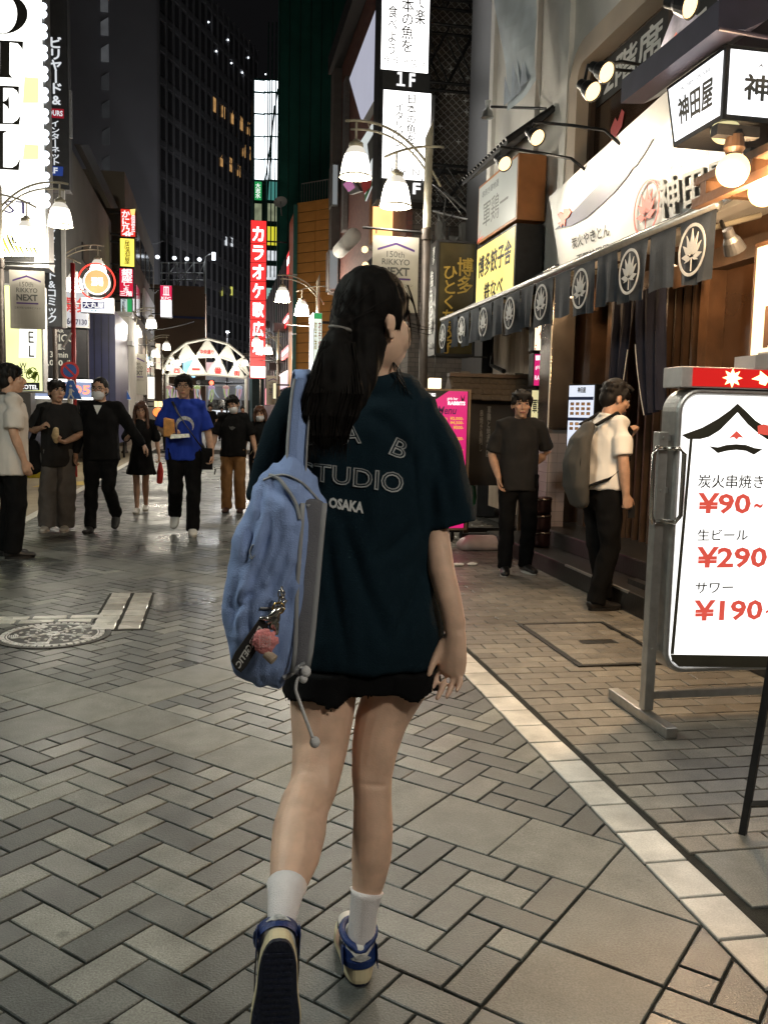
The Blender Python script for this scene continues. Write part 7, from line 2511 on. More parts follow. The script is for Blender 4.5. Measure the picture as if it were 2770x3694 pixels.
# man cut by the left edge
p1 = person((-1.78, 8.29, 0), 1.70, -62, 'man in an oversized white T-shirt and black trousers cut off by the left edge', head=(-18, 4, 0), build=1.12, shirt=M_whitet, hem=.74, pants=M_denimblk, pleg=1.15, shoes=(M_shoeblk, M_shoeblk), wr=0.012)
tag(carry(MB().tube([(-.10, .03, 1.44), (-.05, -.07, 1.455), (.06, -.075, 1.45), (.11, .02, 1.43)], .009, 6), p1).build('camera_strap', M_strap, loc=tuple(pw(p1, (0, -.07, 1.45)))), 'thin black neck strap of the man in white at the left edge', 'strap')

# man in grey looking up
p2 = person((-1.68, 10.12, 0), 1.63, 176, 'man in charcoal T-shirt and wide grey trousers looking up to the side', head=(34, 8, 0), build=1.0, shirt=M_cgrey, hem=.74, pants=M_greyp, pleg=1.5, shoes=(M_shoewht, M_shoewht),
            pose=dict(elR=(.27, .02, 1.13), wrR=(.13, .19, 1.17), hdR=(-.6, .4, .5), elL=(-.26, .03, 1.10), wrL=(-.13, .24, 1.02), hdL=(.5, .8, .2), ankR=(.13, .02, .085), ankL=(-.07, -.02, .085)), curl=(40, 50, 30))
bg = carry(MB().limb([(.30, -.05, .98), (.31, .0, .86), (.28, .02, .70)], [(.10, .07), (.15, .09), (.13, .07)], 14), p2)
o = bg.build('shoulder_bag', M_blackcl, loc=tuple(pw(p2, (.3, 0, .7))), smooth=True)
tag(o, 'large black shoulder bag of the man in grey', 'bag')
sb_ = carry(MB().tube([(.30, -.04, 1.02), (.19, .12, 1.22), (.135, .10, 1.40), (.13, -.06, 1.41), (.25, -.11, 1.15), (.30, -.08, 1.0)], (.022, .006), 8), p2).build('strap', M_blackcl, o)
snack = carry(MB().limb([(-.06, .30, 1.03), (-.05, .31, 1.09), (-.06, .31, 1.16)], [(.03, .025), (.042, .035), (.03, .028)], 12), p2)
tag(snack.build('wrapped_snack', mat('pastry', (0.55, 0.42, 0.24), 0.7, vary=0.3, scale=30), loc=tuple(pw(p2, (-.05, .3, 1.0))), smooth=True), 'pale wrapped snack in the hand of the man in grey', 'snack')

# man in black with mask
p3 = person((-1.22, 10.07, 0), 1.67, 172, 'man in all black with a white face mask and glasses, head close shaven', head=(-6, 2, 0), build=1.06, shirt=M_blackcl, sleeve='long', hem=.80, pants=M_denimblk, shoes=(M_shoeblk, M_shoeblk), mask=True, glasses=True, bald=True, collar=M_blackcl,
            pose=dict(elL=(-.31, -.08, 1.14), wrL=(-.42, -.14, .98), hdL=(-.5, -.3, -.8), kneeR=(.10, .05, .47), ankR=(.10, .10, .085), kneeL=(-.08, .02, .49), ankL=(-.09, -.25, .19), toeL=(-.05, .7, -.6), elR=(.26, -.05, 1.11), wrR=(.27, .03, .87)))
vn = MB().prism([V((-.045, .128, 1.40)) * p3['_s'], V((.045, .128, 1.40)) * p3['_s'], V((.0, .150, 1.30)) * p3['_s']], (0, .004, 0))
link('undershirt', vn.mesh('undershirt'), M_white, p3)

# woman in the black dress
p4 = person((-.95, 11.96, 0), 1.45, 178, 'woman in a short black dress with long brown hair, phone in hand', head=(4, -6, 0), build=.86, dress=M_blackcl, shoes=(M_shoewht, M_shoewht), hair='long', hairm=M_brown_hair, glasses=True, female=True,
            pose=dict(elR=(.24, .0, 1.10), wrR=(.14, .20, 1.20), hdR=(-.3, .6, .6), elL=(-.23, -.03, 1.10), wrL=(-.27, .06, .88), kneeR=(.07, .04, .47), ankR=(.06, .08, .085), kneeL=(-.06, .02, .48), ankL=(-.05, -.12, .11)), curl=(40, 45, 25))
ph = carry(MB().box((.05, .27, 1.24), (.13, .285, 1.36)), p4)
tag(ph.build('smartphone', M_black, loc=tuple(pw(p4, (.1, .28, 1.24))), bevel=.004), 'dark phone held by the woman in the black dress', 'phone')
rbg = carry(MB().limb([(-.29, .09, .78), (-.29, .09, .66), (-.28, .10, .48)], [(.02, .015), (.05, .03), (.045, .025)], 12), p4)
tag(rbg.build('red_bag', mat('red_bag', (0.5, 0.03, 0.03), 0.4, vary=0.25), loc=tuple(pw(p4, (-.29, .09, .6))), smooth=True), 'red shopping bag hanging from the woman in the black dress', 'bag')

# man in blue
p5 = person((-.335, 9.86, 0), 1.72, 180, 'tall man in a blue T-shirt with a white crescent moon, striding forward', head=(-4, 3, 0), build=1.02, shirt=M_blue_t, hem=.80, pants=M_denimblk, pleg=1.08, shoes=(M_shoewht, M_shoewht), glasses=True,
            pose=dict(elR=(.24, -.02, 1.12), wrR=(.12, .20, 1.05), hdR=(-.75, .5, .1), elL=(-.25, -.05, 1.10), wrL=(-.29, .05, .86), kneeL=(-.10, .10, .47), ankL=(-.09, .12, .085), kneeR=(.09, .03, .48), ankR=(.11, -.30, .20), toeR=(.1, .75, -.55)), curl=(45, 45, 25))
body5 = [c for c in p5.children if c.name.startswith('shirt')][0]
mo = MB()
K = 22
for k in range(K):
    a0, a1 = R_(-55 + 250 * k / K), R_(-55 + 250 * (k + 1) / K)
    pts = []
    for a, w in ((a0, 0), (a1, 0), (a1, 1), (a0, 1)):
        r = .095 - w * .036 * (0.15 + math.sin(math.pi * (a - R_(-55)) / R_(250)))
        pts.append((-.012 + r * -math.cos(a + math.pi / 2 - 1.2) * 1.0, .165, 1.17 + r * math.sin(a + math.pi / 2 - 1.2)))
    mo.poly(pts)


def wrap_on(mb, target_obj, dirv, root, lift=0.003, s=1.0):
    """project lettering or print along dirv (root frame) on to a garment"""
    me = target_obj.data
    bv = BVHTree.FromPolygons([v.co for v in me.vertices], [list(p.vertices) for p in me.polygons])
    d = V(dirv).normalized()
    for i, p in enumerate(mb.v):
        q = V(p) * s
        h = bv.ray_cast(q - d * 0.6, d)
        if h[0] is not None:
            mb.v[i] = h[0] - d * lift
        else:
            mb.v[i] = q
    return mb


wrap_on(mo, body5, (0, -1, 0), p5, 0.004, p5['_s'])
link('moon_print', mo.mesh('moon_print'), mat('moon_white', (0.5, 0.52, 0.56), 0.8, vary=0.4, scale=60), p5)
cs_ = carry(MB().tube([(.13, -.05, 1.42), (.115, .10, 1.41), (.06, .165, 1.30), (.0, .185, 1.21), (-.08, .192, 1.09), (-.15, .175, .99), (-.215, .10, .91), (-.2, -.05, .95), (-.05, -.17, 1.2), (.10, -.12, 1.40)], (.016, .005), 8), p5)
o = carry(MB().box((-.30, -.02, .70), (-.18, .10, .93)), p5).build('crossbody_bag', M_blackcl, loc=tuple(pw(p5, (-.24, .04, .7))), bevel=.015)
tag(o, 'black crossbody bag of the man in blue', 'bag')
cs_.build('strap', M_strap, o)
br = carry(MB().hexa([(.08, .20, 1.05), (.20, .19, 1.05), (.20, .27, 1.05), (.08, .28, 1.05)], [(.09, .20, 1.23), (.19, .19, 1.25), (.20, .27, 1.24), (.10, .28, 1.21)]), p5)
tag(br.build('paper_food_bag', mat('orange_pack', (0.55, 0.25, 0.06), 0.6, vary=0.3, scale=20), loc=tuple(pw(p5, (.14, .24, 1.05))), bevel=.01), 'orange paper food bag held against the blue T-shirt', 'food bag')
pk_ = carry(MB().hexa([(-.07, .24, 1.05), (.13, .22, 1.03), (.13, .33, 1.03), (-.07, .35, 1.05)], [(-.06, .25, 1.085), (.12, .23, 1.075), (.12, .32, 1.075), (-.06, .34, 1.085)]), p5)
tag(pk_.build('snack_tray', mat('clear_tray', (0.45, 0.38, 0.22), 0.25, vary=0.4, scale=40), loc=tuple(pw(p5, (0, .3, 1.03)))), 'flat plastic snack tray in the hand of the man in blue', 'tray')
o = carry(MB().tube([(-.32, .08, .72), (-.33, .12, .70), (-.32, .17, .66)], .008, 6), p5).build('sunglasses', M_black, loc=tuple(pw(p5, (-.36, .1, .7))))
tag(o, 'dark sunglasses dangling from the hand of the man in blue', 'sunglasses')

# couple with masks
p6 = person((.235, 12.05, 0), 1.56, 170, 'man in a black T-shirt and tan trousers with a white mask, head bent aside', head=(-14, -12, 14), build=1.0, shirt=M_blackcl, hem=.82, pants=M_beigep, pleg=1.15, shoes=(mat('brown_shoe', (0.05, 0.02, 0.015), 0.4), M_shoeblk), mask=True, glasses=True,
            pose=dict(elR=(.27, -.02, 1.11), wrR=(.31, .06, .89), elL=(-.27, -.02, 1.11), wrL=(-.33, .03, .88)))
sp6 = [c for c in p6.children if c.name.startswith('shirt')][0]
bp_ = MB().poly([(-.05, .165, 1.24), (-.01, .165, 1.26), (.03, .165, 1.25), (.05, .165, 1.27), (.03, .165, 1.22), (.0, .165, 1.20)])
wrap_on(bp_, sp6, (0, -1, 0), p6, 0.004, p6['_s'])
link('bird_print', bp_.mesh('bird_print'), M_inkgrey, p6)
p7 = person((.60, 12.35, 0), 1.43, 176, 'woman in black with a white mask and brown bobbed hair, partly behind the girl', head=(-4, 0, 4), build=.9, shirt=M_blackcl, hem=.78, pants=M_blackcl, shoes=(M_shoeblk, M_shoeblk), hair='bob', hairm=M_brown_hair, mask=True, female=True, pose=dict(wrR=(.27, .05, .90)))
o = carry(MB().tube([(-.12, .08, 1.36), (.0, .15, 1.12), (.16, .13, .92)], (.009, .004), 6), p7).build('thin_strap', mat('tan_strap', (0.3, 0.22, 0.13), 0.6), loc=tuple(pw(p7, (0, .15, 1.1))))
tag(o, 'thin tan bag strap across the masked woman in black', 'strap')

# man in the dark T-shirt by the notice board
p8 = person((2.53, 7.20, 0), 1.56, 166, 'man in charcoal T-shirt and black trousers by the pink menu board, one arm behind', head=(4, 0, 0), build=.95, shirt=M_cgrey, hem=.78, pants=M_denimblk, shoes=(M_shoeblk, M_shoewht),
            pose=dict(elR=(.25, -.01, 1.10), wrR=(.19, .12, .90), hdR=(-.1, .2, -1), elL=(-.27, -.10, 1.14), wrL=(-.14, -.18, 1.0), hdL=(.7, -.2, -.5), ankR=(.10, .05, .085), kneeL=(-.11, .03, .475), ankL=(-.10, -.10, .085), toeL=(-.5, 1, 0)), curl=(25, 30, 20))

# man in the white shirt, in profile
p9 = person((2.66, 5.81, 0), 1.60, -84, 'man in white shirt wearing a grey backpack, in profile beside the price sign', head=(-8, -16, 0), lean=.045, build=1.05, shirt=M_whitesh, hem=.90, pants=M_denimblk, pleg=1.05, shoes=(M_shoeblk, M_shoeblk), collar=M_whitesh,
            pose=dict(elR=(.24, .0, 1.12), wrR=(.24, .04, .87), hdR=(0, .25, -1), elL=(-.19, .20, 1.12), wrL=(-.10, .25, 1.27), hdL=(.35, -.15, .9), ankR=(.10, -.06, .085), ankL=(-.10, .12, .085)), curl=(40, 45, 25), wr=0.013)
bpk = MB()
bpk.limb([(0.02, -.20, .80), (0.02, -.23, .92), (0.02, -.235, 1.10), (0.02, -.21, 1.25), (0.02, -.15, 1.36)], [(.11, .05), (.135, .08), (.135, .08), (.115, .062), (.07, .035)], 16, ref=(0, 1, 0))
for i, p in enumerate(bpk.v):
    bpk.v[i] = p * p9['_s']
me = organic(bpk, 0.012, 3)
wrinkle(me, 0.010, (10, 10, 5), 2.0)
o = thing('grey_backpack', 'slim grey fabric backpack on the man in the white shirt', 'backpack', tuple(p9.location))
o.rotation_euler = p9.rotation_euler
link('pack', me, mat('grey_pack', (0.052, 0.050, 0.046), 0.8, vary=0.15, scale=9, bump=0.3, bscale=260), o)
for sx in (-1, 1):
    stp = MB().tube([V((.115 * sx, -.14, 1.37)) * p9['_s'], V((.12 * sx, .02, 1.46)) * p9['_s'], V((.13 * sx, .135, 1.33)) * p9['_s'], V((.17 * sx, .10, 1.12)) * p9['_s'], V((.17 * sx, -.06, .98)) * p9['_s'], V((.12 * sx, -.2, .92)) * p9['_s']], (.028, .010), 8)
    link('strap', stp.mesh('strap'), M_blackcl, o)
link('zip', MB().tube([V((.13, -.26, .9)) * p9['_s'], V((.14, -.27, 1.1)) * p9['_s'], V((.10, -.24, 1.27)) * p9['_s']], .004, 5).mesh('zip'), M_black, o)
ph = carry(MB().box((.20, .10, .70), (.215, .15, .79)), p9)
tag(ph.build('smartphone', M_black, loc=tuple(pw(p9, (.2, .12, .7))), bevel=.003), 'phone in the lowered hand of the man in the white shirt', 'phone')

# small figures further down the street
far_specs = [((-1.6, 31, 0), 1.66, 150, 'distant walker in white behind the woman in the black dress', M_whitet), ((-.2, 34, 0), 1.7, 175, 'distant walker in dark clothes between the blue and the black T-shirts', M_blackcl), ((.55, 30, 0), 1.62, 10, 'distant walker in grey seen from behind, left of the masked couple', M_cgrey),
             ((1.1, 38, 0), 1.68, 185, 'distant walker in black near the right foot of the arch', M_blackcl), ((-2.0, 40, 0), 1.6, 170, 'distant walker in pale clothes near the left foot of the arch', M_whitet), ((0.3, 46, 0), 1.7, 180, 'farthest walker, in charcoal under the arch', M_cgrey)]
for (l, h, a, lab, m) in far_specs:
    person(l, h, a, lab, shirt=m, pants=M_denimblk, shoes=(M_shoeblk, M_shoeblk), voxel=0.018, wr=0.0)
# ------------------------------------------------------------------ the girl walking away
GL = (0.33, 1.95, 0)
girl = thing('person', 'girl with black ponytail, dark teal T-shirt and black shorts walking away from the camera', 'person', GL)
M_skinf = skin('skin_fair', (0.68, 0.445, 0.325))


def rings(mb, rows, k=18, cap='limb', ref=(0, 1, 0)):
    """rows: (left px, right px, y px, depth, depth ratio) -> a limb through the measured outlines"""
    P, Q = [], []
    for r in rows:
        a, b = PY(r[0], r[2], r[3]), PY(r[1], r[2], r[3])
        P.append((a + b) / 2)
        h = (b - a).length / 2
        Q.append((h, h * (r[4] if len(r) > 4 else 1.0)))
    return mb.limb(P, Q, k, ref) if cap == 'limb' else mb.tube(P, Q, k, ref)


def gput(mb, name, m, vox, smooth=3, wrk=0, sc=(9, 9, 4), seed=0.0, parent=None, ridged=True):
    for i, p in enumerate(mb.v):
        mb.v[i] = p - V(GL)
    me = organic(mb, vox, smooth)
    if wrk:
        wrinkle(me, wrk, sc, seed, ridged)
    return link(name, me, m, parent or girl)


LLEG = [(1036, 1300, 2440, 2.02, 1.02), (1042, 1284, 2562, 2.01, 1.06), (1050, 1258, 2699, 1.98, 1.06), (1047, 1234, 2790, 1.945, 1.03), (1038, 1218, 2845, 1.92, 1.02), (1006, 1192, 2905, 1.88, 1.0), (978, 1181, 2995, 1.82, 1.02), (969, 1156, 3094, 1.76, 1.0), (968, 1120, 3169, 1.71, .98), (966, 1092, 3225, 1.675, 1.0), (967, 1074, 3292, 1.64, 1.0), (968, 1060, 3345, 1.615, 1.0), (972, 1052, 3390, 1.605, 1.0)]
RLEG = [(1305, 1562, 2440, 2.02, 1.02), (1294, 1498, 2545, 2.02, 1.1), (1276, 1468, 2605, 2.015, 1.12), (1266, 1437, 2699, 2.0, 1.12), (1265, 1416, 2798, 1.985, 1.08), (1273, 1414, 2880, 1.97, 1.05), (1270, 1420, 2990, 1.955, 1.08), (1265, 1413, 3094, 1.945, 1.05), (1267, 1393, 3169, 1.94, 1.02), (1268, 1374, 3225, 1.935, 1.0), (1263, 1358, 3292, 1.933, 1.0), (1257, 1350, 3366, 1.933, 1.05), (1252, 1348, 3440, 1.935, 1.2)]
def slim(rows, k):
    return [((a + b) / 2 - (b - a) * k / 2, (a + b) / 2 + (b - a) * k / 2, *r) for a, b, *r in rows]


LLEG, RLEG = slim(LLEG, .955), slim(RLEG, .955)
B = MB()
rings(B, LLEG, 18)
rings(B, RLEG, 18)
# foot roots
B.limb([PY(1300, 3440, 1.94), V((.318, 2.0, .05)), V((.33, 2.07, .04))], [.034, .034, .03], 10)
B.limb([PY(1010, 3390, 1.615), PY(1005, 3450, 1.61), PY(1003, 3560, 1.605)], [.028, .026, .022], 10)
# trunk, neck
rings(B, [(1080, 1560, 2370, 2.03, .60), (1090, 1550, 2300, 2.03, .6), (1135, 1500, 2100, 2.03, .62), (1120, 1520, 1850, 2.03, .6), (1110, 1535, 1600, 2.03, .55), (1180, 1470, 1440, 2.03, .5)], 20)
NK = PY(1345, 1370, 2.03)
HC = PY(1345, 1155, 2.01)
B.limb([NK - V((0, 0, .08)), NK, NK.lerp(HC, .5), HC - V((0, 0, .03))], [.06, .05, .048, .05], 14)
HM = Matrix.Rotation(R_(-62), 3, 'Z') @ Matrix.Rotation(R_(-4), 3, 'X')


def GH(p):
    return HC + HM @ V(p)


B.ell(GH((0, -.004, .020)), (.070, .084, .084), HM, 20, 14)
B.ell(GH((0, .022, -.040)), (.063, .070, .082), HM, 20, 14)
B.ell(GH((0, .048, -.098)), (.028, .028, .024), HM)
B.limb([GH((0, .080, .004)), GH((0, .098, -.026)), GH((0, .094, -.038))], [.008, .011, .011], 8)
for sx in (-1, 1):
    B.ell(GH((.038 * sx, .050, -.034)), (.027, .030, .036), HM)
    e0 = GH((.071 * sx, -.004, -.014))
    B.ell(e0, (.0075, .014, .023), HM, 12, 8)
    B.ell(e0 + HM @ V((.003 * sx, -.009, .003)), (.005, .007, .020), HM, 10, 8)
    B.ell(e0 + HM @ V((0, .004, -.026)), (.007, .009, .009), HM, 8, 6)
# right arm
AR = [(1475, 1560, 1500, 2.02, 1.0), (1500, 1600, 1700, 2.0, 1.0), (1528, 1628, 1952, 1.98, 1.0), (1538, 1645, 2058, 1.965, 1.0), (1571, 1669, 2164, 1.95, .95), (1594, 1684, 2250, 1.945, .86), (1602, 1682, 2296, 1.94, .80)]
rings(B, slim(AR, .90), 16)
W0 = PY(1642, 2292, 1.94)
hand(B, W0, V((-.10, -.02, -1)), V((-.62, -.78, 0.05)), 1, 0.166, (12, 18, 14), 5.0, 17)
# left arm: bent forward to the strap, behind the T-shirt sleeve
B.limb([PY(1120, 1470, 2.03), PY(1040, 1650, 2.05), PY(1000, 1800, 2.09), V((.13, 2.27, 1.18)), V((.18, 2.25, 1.26))], [.045, .043, .038, .034, .026], 12)
hand(B, V((.18, 2.25, 1.26)), V((.2, -.3, .9)), V((.3, -.9, -.2)), -1, .16, (40, 45, 30))
body_o = gput(B, 'body', M_skinf, 0.0046, 4)
for v in body_o.data.vertices:
    # hollows, cords and the crease behind the knees
    for kx, ky, kz, s_ in ((PY(1128, 2838, 1.92).x, 1.92, PY(1128, 2838, 1.92).z, 1.0), (PY(1340, 2790, 1.985).x, 1.985, PY(1340, 2790, 1.985).z, .8)):
        x, y, z = v.co.x + GL[0] - kx, v.co.y + GL[1] - ky, v.co.z + GL[2] - kz
        if abs(z) < .12 and abs(x) < .07 and y < .0:
            h = .0055 * math.exp(-(z / .04) ** 2) * math.exp(-(x / .020) ** 2)
            c = .0042 * s_ * math.exp(-((z + .010 + .1 * x) / .0055) ** 2) * math.exp(-(x / .036) ** 2)
            t = .0045 * math.exp(-((z - .02) / .05) ** 2) * (math.exp(-((x - .034) / .010) ** 2) + math.exp(-((x + .036) / .010) ** 2))
            v.co.y += h + c - t
body_o.data.update()
link('lip', MB().limb([p - V(GL) for p in (GH((-.02, .080, -.072)), GH((0, .093, -.070)), GH((.02, .080, -.072)))], [.004, .006, .004], 8).mesh('lip'), M_lip, girl, smooth=True)
for sx in (-1, 1):
    link('eye', MB().ell(GH((.031 * sx, .074, .0)) - V(GL), (.012, .008, .006), HM, 10, 6).mesh('eye'), MATS['eye_white'], girl, smooth=True)


def crease(me, origin, curves, Y, depth, width, ridge=0.6):
    """press fold lines into cloth: curves are drawn on the depth plane Y, cloth facing the camera is pushed in along them"""
    me.update()
    L_ = []
    for c in curves:
        L_.append([PY(x, y, Y) for x, y in curve_px(c, 18)])
    nr = [v.normal.copy() for v in me.vertices]
    O = V(origin)
    for v, n in zip(me.vertices, nr):
        if n.y > 0.35:
            continue
        p = v.co + O
        px_ = CP + (p - CP) * (Y / p.y)
        dd = 0.0
        for ln_ in L_:
            best = 1e9
            sg = 1
            fade = 0
            for i in range(len(ln_) - 1):
                a, b = ln_[i], ln_[i + 1]
                ex, ez = b.x - a.x, b.z - a.z
                l2 = ex * ex + ez * ez + 1e-9
                t = min(max(((px_.x - a.x) * ex + (px_.z - a.z) * ez) / l2, 0), 1)
                qx, qz = px_.x - a.x - ex * t, px_.z - a.z - ez * t
                d2 = qx * qx + qz * qz
                if d2 < best:
                    best = d2
                    sg = 1 if ex * qz - ez * qx > 0 else -1
                    fade = math.sin(math.pi * min(max((i + t) / (len(ln_) - 1), .04), .96)) ** .5
            d = math.sqrt(best)
            if d < width * 5:
                dd += fade * (-math.exp(-(d / width) ** 2) + ridge * (math.exp(-((d - 2.0 * width) / (1.3 * width)) ** 2) if sg > 0 else .5 * math.exp(-((d - 2.2 * width) / (1.6 * width)) ** 2)))
        v.co += n * (dd * depth)
    me.update()


def curve_px(pts, n=24):
    """smooth polyline through pixel points (Catmull-Rom)"""
    out = []
    P = [pts[0]] + list(pts) + [pts[-1]]
    m_ = max(1, n // max(1, len(pts) - 1))
    for i in range(1, len(P) - 2):
        for k in range(m_):
            t = k / m_
            q = []
            for a in (0, 1):
                p0, p1, p2, p3 = P[i - 1][a], P[i][a], P[i + 1][a], P[i + 2][a]
                q.append(.5 * (2 * p1 + (p2 - p0) * t + (2 * p0 - 5 * p1 + 4 * p2 - p3) * t * t + (3 * p1 - p0 - 3 * p2 + p3) * t ** 3))
            out.append(tuple(q))
    return out + [pts[-1]]


def z7(x, y):
    return (750 + x / 1.508, 1700 + y / 1.508)


# socks
M_sock = mat('white_sock', (0.86, 0.81, 0.82), 0.9, vary=0.05, scale=30, bump=0.5, bscale=500)
for L, nm, t in ((LLEG, 'sock', (966, 1104, 3196, 1.695, 1.0)), (RLEG, 'sock', (1266, 1380, 3212, 1.937, 1.0))):
    T = MB()
    rows = [t] + [r for r in L if r[2] > t[2] + 8]
    rows = [(r[0] - 4, r[1] + 4, r[2], r[3], r[4] * 1.02) for r in rows]
    rings(T, rows, 20, 'tube')
    for i, p in enumerate(T.v):
        T.v[i] = p - V(GL)
    so = link('sock', T.mesh('sock'), M_sock, girl, smooth=True)
# T-shirt
M_teal = mat('teal_tee', (0.0055, 0.0148, 0.0225), 0.92, spec=0.1, vary=0.12, scale=6, bump=0.35, bscale=420)
T = MB()
rings(T, [(1130, 1500, 1430, 2.03, .42), (1085, 1570, 1475, 2.03, .48), (1060, 1598, 1560, 2.03, .54), (1056, 1592, 1720, 2.025, .56), (1056, 1572, 1880, 2.02, .57), (1052, 1550, 2040, 2.02, .60), (1050, 1566, 2160, 2.02, .60), (1050, 1588, 2264, 2.02, .60), (1050, 1588, 2330, 2.02, .60), (1052, 1582, 2388, 2.02, .60)], 28, 'tube')
T.limb([PY(1230, 1425, 2.04), PY(1345, 1402, 2.04), PY(1460, 1425, 2.04)], [(.062, .045), (.066, .042), (.06, .045)], 14)
for rows in ([(1395, 1535, 1440, 2.03, .8), (1430, 1606, 1545, 2.02, .9), (1470, 1660, 1656, 2.01, .9), (1500, 1700, 1790, 2.0, .85), (1524, 1722, 1900, 1.99, .75)],
             [(1115, 1260, 1440, 2.03, .8), (995, 1170, 1480, 2.03, .85), (950, 1130, 1560, 2.03, .88), (918, 1105, 1680, 2.03, .85), (890, 1085, 1812, 2.03, .75)]):
    P, Q = [], []
    for r in rows:
        a, b = PY(r[0], r[2], r[3]), PY(r[1], r[2], r[3])
        P.append((a + b) / 2)
        h = (b - a).length / 2
        Q.append((h, h * r[4]))
    sg_ = 1 if rows[0][0] > 1300 else -1
    T.tube(P, Q, 20, (0, 1, 0))
for i, p in enumerate(T.v):
    T.v[i] = p - V(GL)
teem = organic(T, 0.0058, 5, 0.6)
wrinkle(teem, 0.012, (6.5, 4, 3.4), 3.1)
wrinkle(teem, 0.0022, (20, 14, 10), 8.7)
crease(teem, GL, [[(1496, 1440), (1492, 1590), (1498, 1760), (1522, 1950)], [(1120, 1440), (1110, 1600), (1098, 1760)]], 1.85, .004, .006, .3)
crease(teem, GL, [[(1530, 2040), (1490, 2170), (1420, 2330)], [(1235, 1880), (1300, 2080), (1390, 2300)], [(1180, 1930), (1205, 2130), (1250, 2370)], [(1560, 1560), (1600, 1700), (1625, 1860)], [(1330, 1480), (1420, 1560), (1480, 1680)], [(1490, 1900), (1440, 1960), (1370, 2010)], [(1590, 1640), (1560, 1760), (1570, 1880)]], 1.85, .006, .013, .7)
tee = link('tshirt', teem, M_teal, girl)
# hems
TB = BVHTree.FromPolygons([v.co + V(GL) for v in teem.vertices], [list(p.vertices) for p in teem.polygons])


def on_tee(x, y, lift=0.003):
    d = ray(x, y).normalized()
    h = TB.ray_cast(CP, d)
    return (h[0] if h[0] is not None else PY(x, y, 1.9)) - d * lift


def tee_text(mb, body, quad, **kw):
    vs, fs, asp = text_raw(body, **kw)
    n = len(mb.v)
    Q = [V((*p, 0)) for p in quad]
    for u, v, z in vs:
        p = quad_map(Q, u, v)
        mb.v.append(on_tee(p.x, p.y, 0.0022 + (0.0012 if z > 0 else 0.0)) - V(GL))
    mb.f += [[i + n for i in f] for f in fs]


def z6(x, y):
    return (750 + x / 1.508, 900 + y / 1.508)


OUT = dict(outline=0.024, bold=0.0, res=3)
for bd, qd in (('STUDIO', [z6(505, 1250), z6(1060, 1330), z6(1068, 1216), z6(508, 1152)]), ('L', [z6(500, 1084), z6(582, 1058), z6(560, 962), z6(476, 988)]),
               ('A', [z6(738, 1062), z6(836, 1054), z6(812, 948), z6(752, 952)]), ('B', [z6(980, 1112), z6(1064, 1146), z6(1098, 1054), z6(1026, 1020)])):
    mb = MB()
    tee_text(mb, bd, qd, **OUT)
    link('outline_lettering', mb.mesh('outline_lettering'), mat('print_grey', (0.30, 0.31, 0.32), 0.7), tee)
mb = MB()
tee_text(mb, 'OSAKA', [z6(656, 1404), z6(846, 1438), z6(850, 1374), z6(660, 1346)], bold=0.045)
link('white_lettering', mb.mesh('white_lettering'), mat('print_white', (0.55, 0.55, 0.55), 0.7), tee)
# shorts
M_shorts = mat('black_shorts', (0.004, 0.004, 0.0045), 0.9, spec=0.1, vary=0.3, scale=9, bump=0.2, bscale=300)
T = MB()
rings(T, [(1062, 1575, 2330, 2.03, .60), (1046, 1580, 2430, 2.03, .60), (1042, 1580, 2462, 2.03, .60)], 26, 'tube')
for (x0, x1, xb0, xb1, yb) in ((1040, 1318, 1020, 1304, 2508), (1300, 1574, 1306, 1588, 2484)):
    rr = []
    for f in (0, .5, 1.0):
        y = 2400 + (yb - 2400) * f
        a, b = PY(x0 + (xb0 - x0) * f, y, 2.02), PY(x1 + (xb1 - x1) * f, y, 2.02)
        c, h = (a + b) / 2, (b - a).length / 2
        ring = []
        for k in range(48):
            t = math.tau * k / 48
            dz = 0.0
            if f == 1.0:
                dz = -0.016 + 0.034 * abs(math.sin(t * 2.5 + 0.6)) ** 0.7
            ring.append(c + V((h * math.cos(t), h * 1.08 * math.sin(t), dz)))
        rr.append(ring)
    T.loft(rr)
gput(T, 'shorts', M_shorts, 0.005, 1, 0.004, (16, 12, 6), 1.0)

# hair
T = MB()
T.ell(GH((-.002, -.008, .029)), (.079, .090, .092), HM, 24, 16)
T.ell(GH((-.004, -.040, -.014)), (.070, .060, .080), HM, 20, 14)
TIE = PY(1226, 1186, 1.93)
T.limb([GH((-.01, -.052, .035)), GH((-.02, -.064, .0)), TIE], [.032, .030, .021], 14)
T.limb([GH((.02, -.045, .01)), GH((.02, -.056, -.045)), PY(1300, 1270, 1.955)], [.045, .042, .03], 14)
tailc = [TIE, PY(1217, 1235, 1.905), PY(1213, 1320, 1.885), PY(1200, 1420, 1.872), PY(1178, 1500, 1.868), PY(1174, 1570, 1.868), PY(1178, 1606, 1.868)]
T.limb(tailc, [(.017, .017), (.032, .028), (.049, .034), (.057, .034), (.054, .028), (.042, .02), (.02, .01)], 20, ref=(0, 1, 0))
T.limb([PY(1320, 1225, 1.955), PY(1312, 1300, 1.94), PY(1280, 1390, 1.905), PY(1240, 1490, 1.88), PY(1220, 1560, 1.87)], [(.050, .036), (.042, .032), (.040, .028), (.034, .022), (.016, .012)], 18, ref=(0, 1, 0))
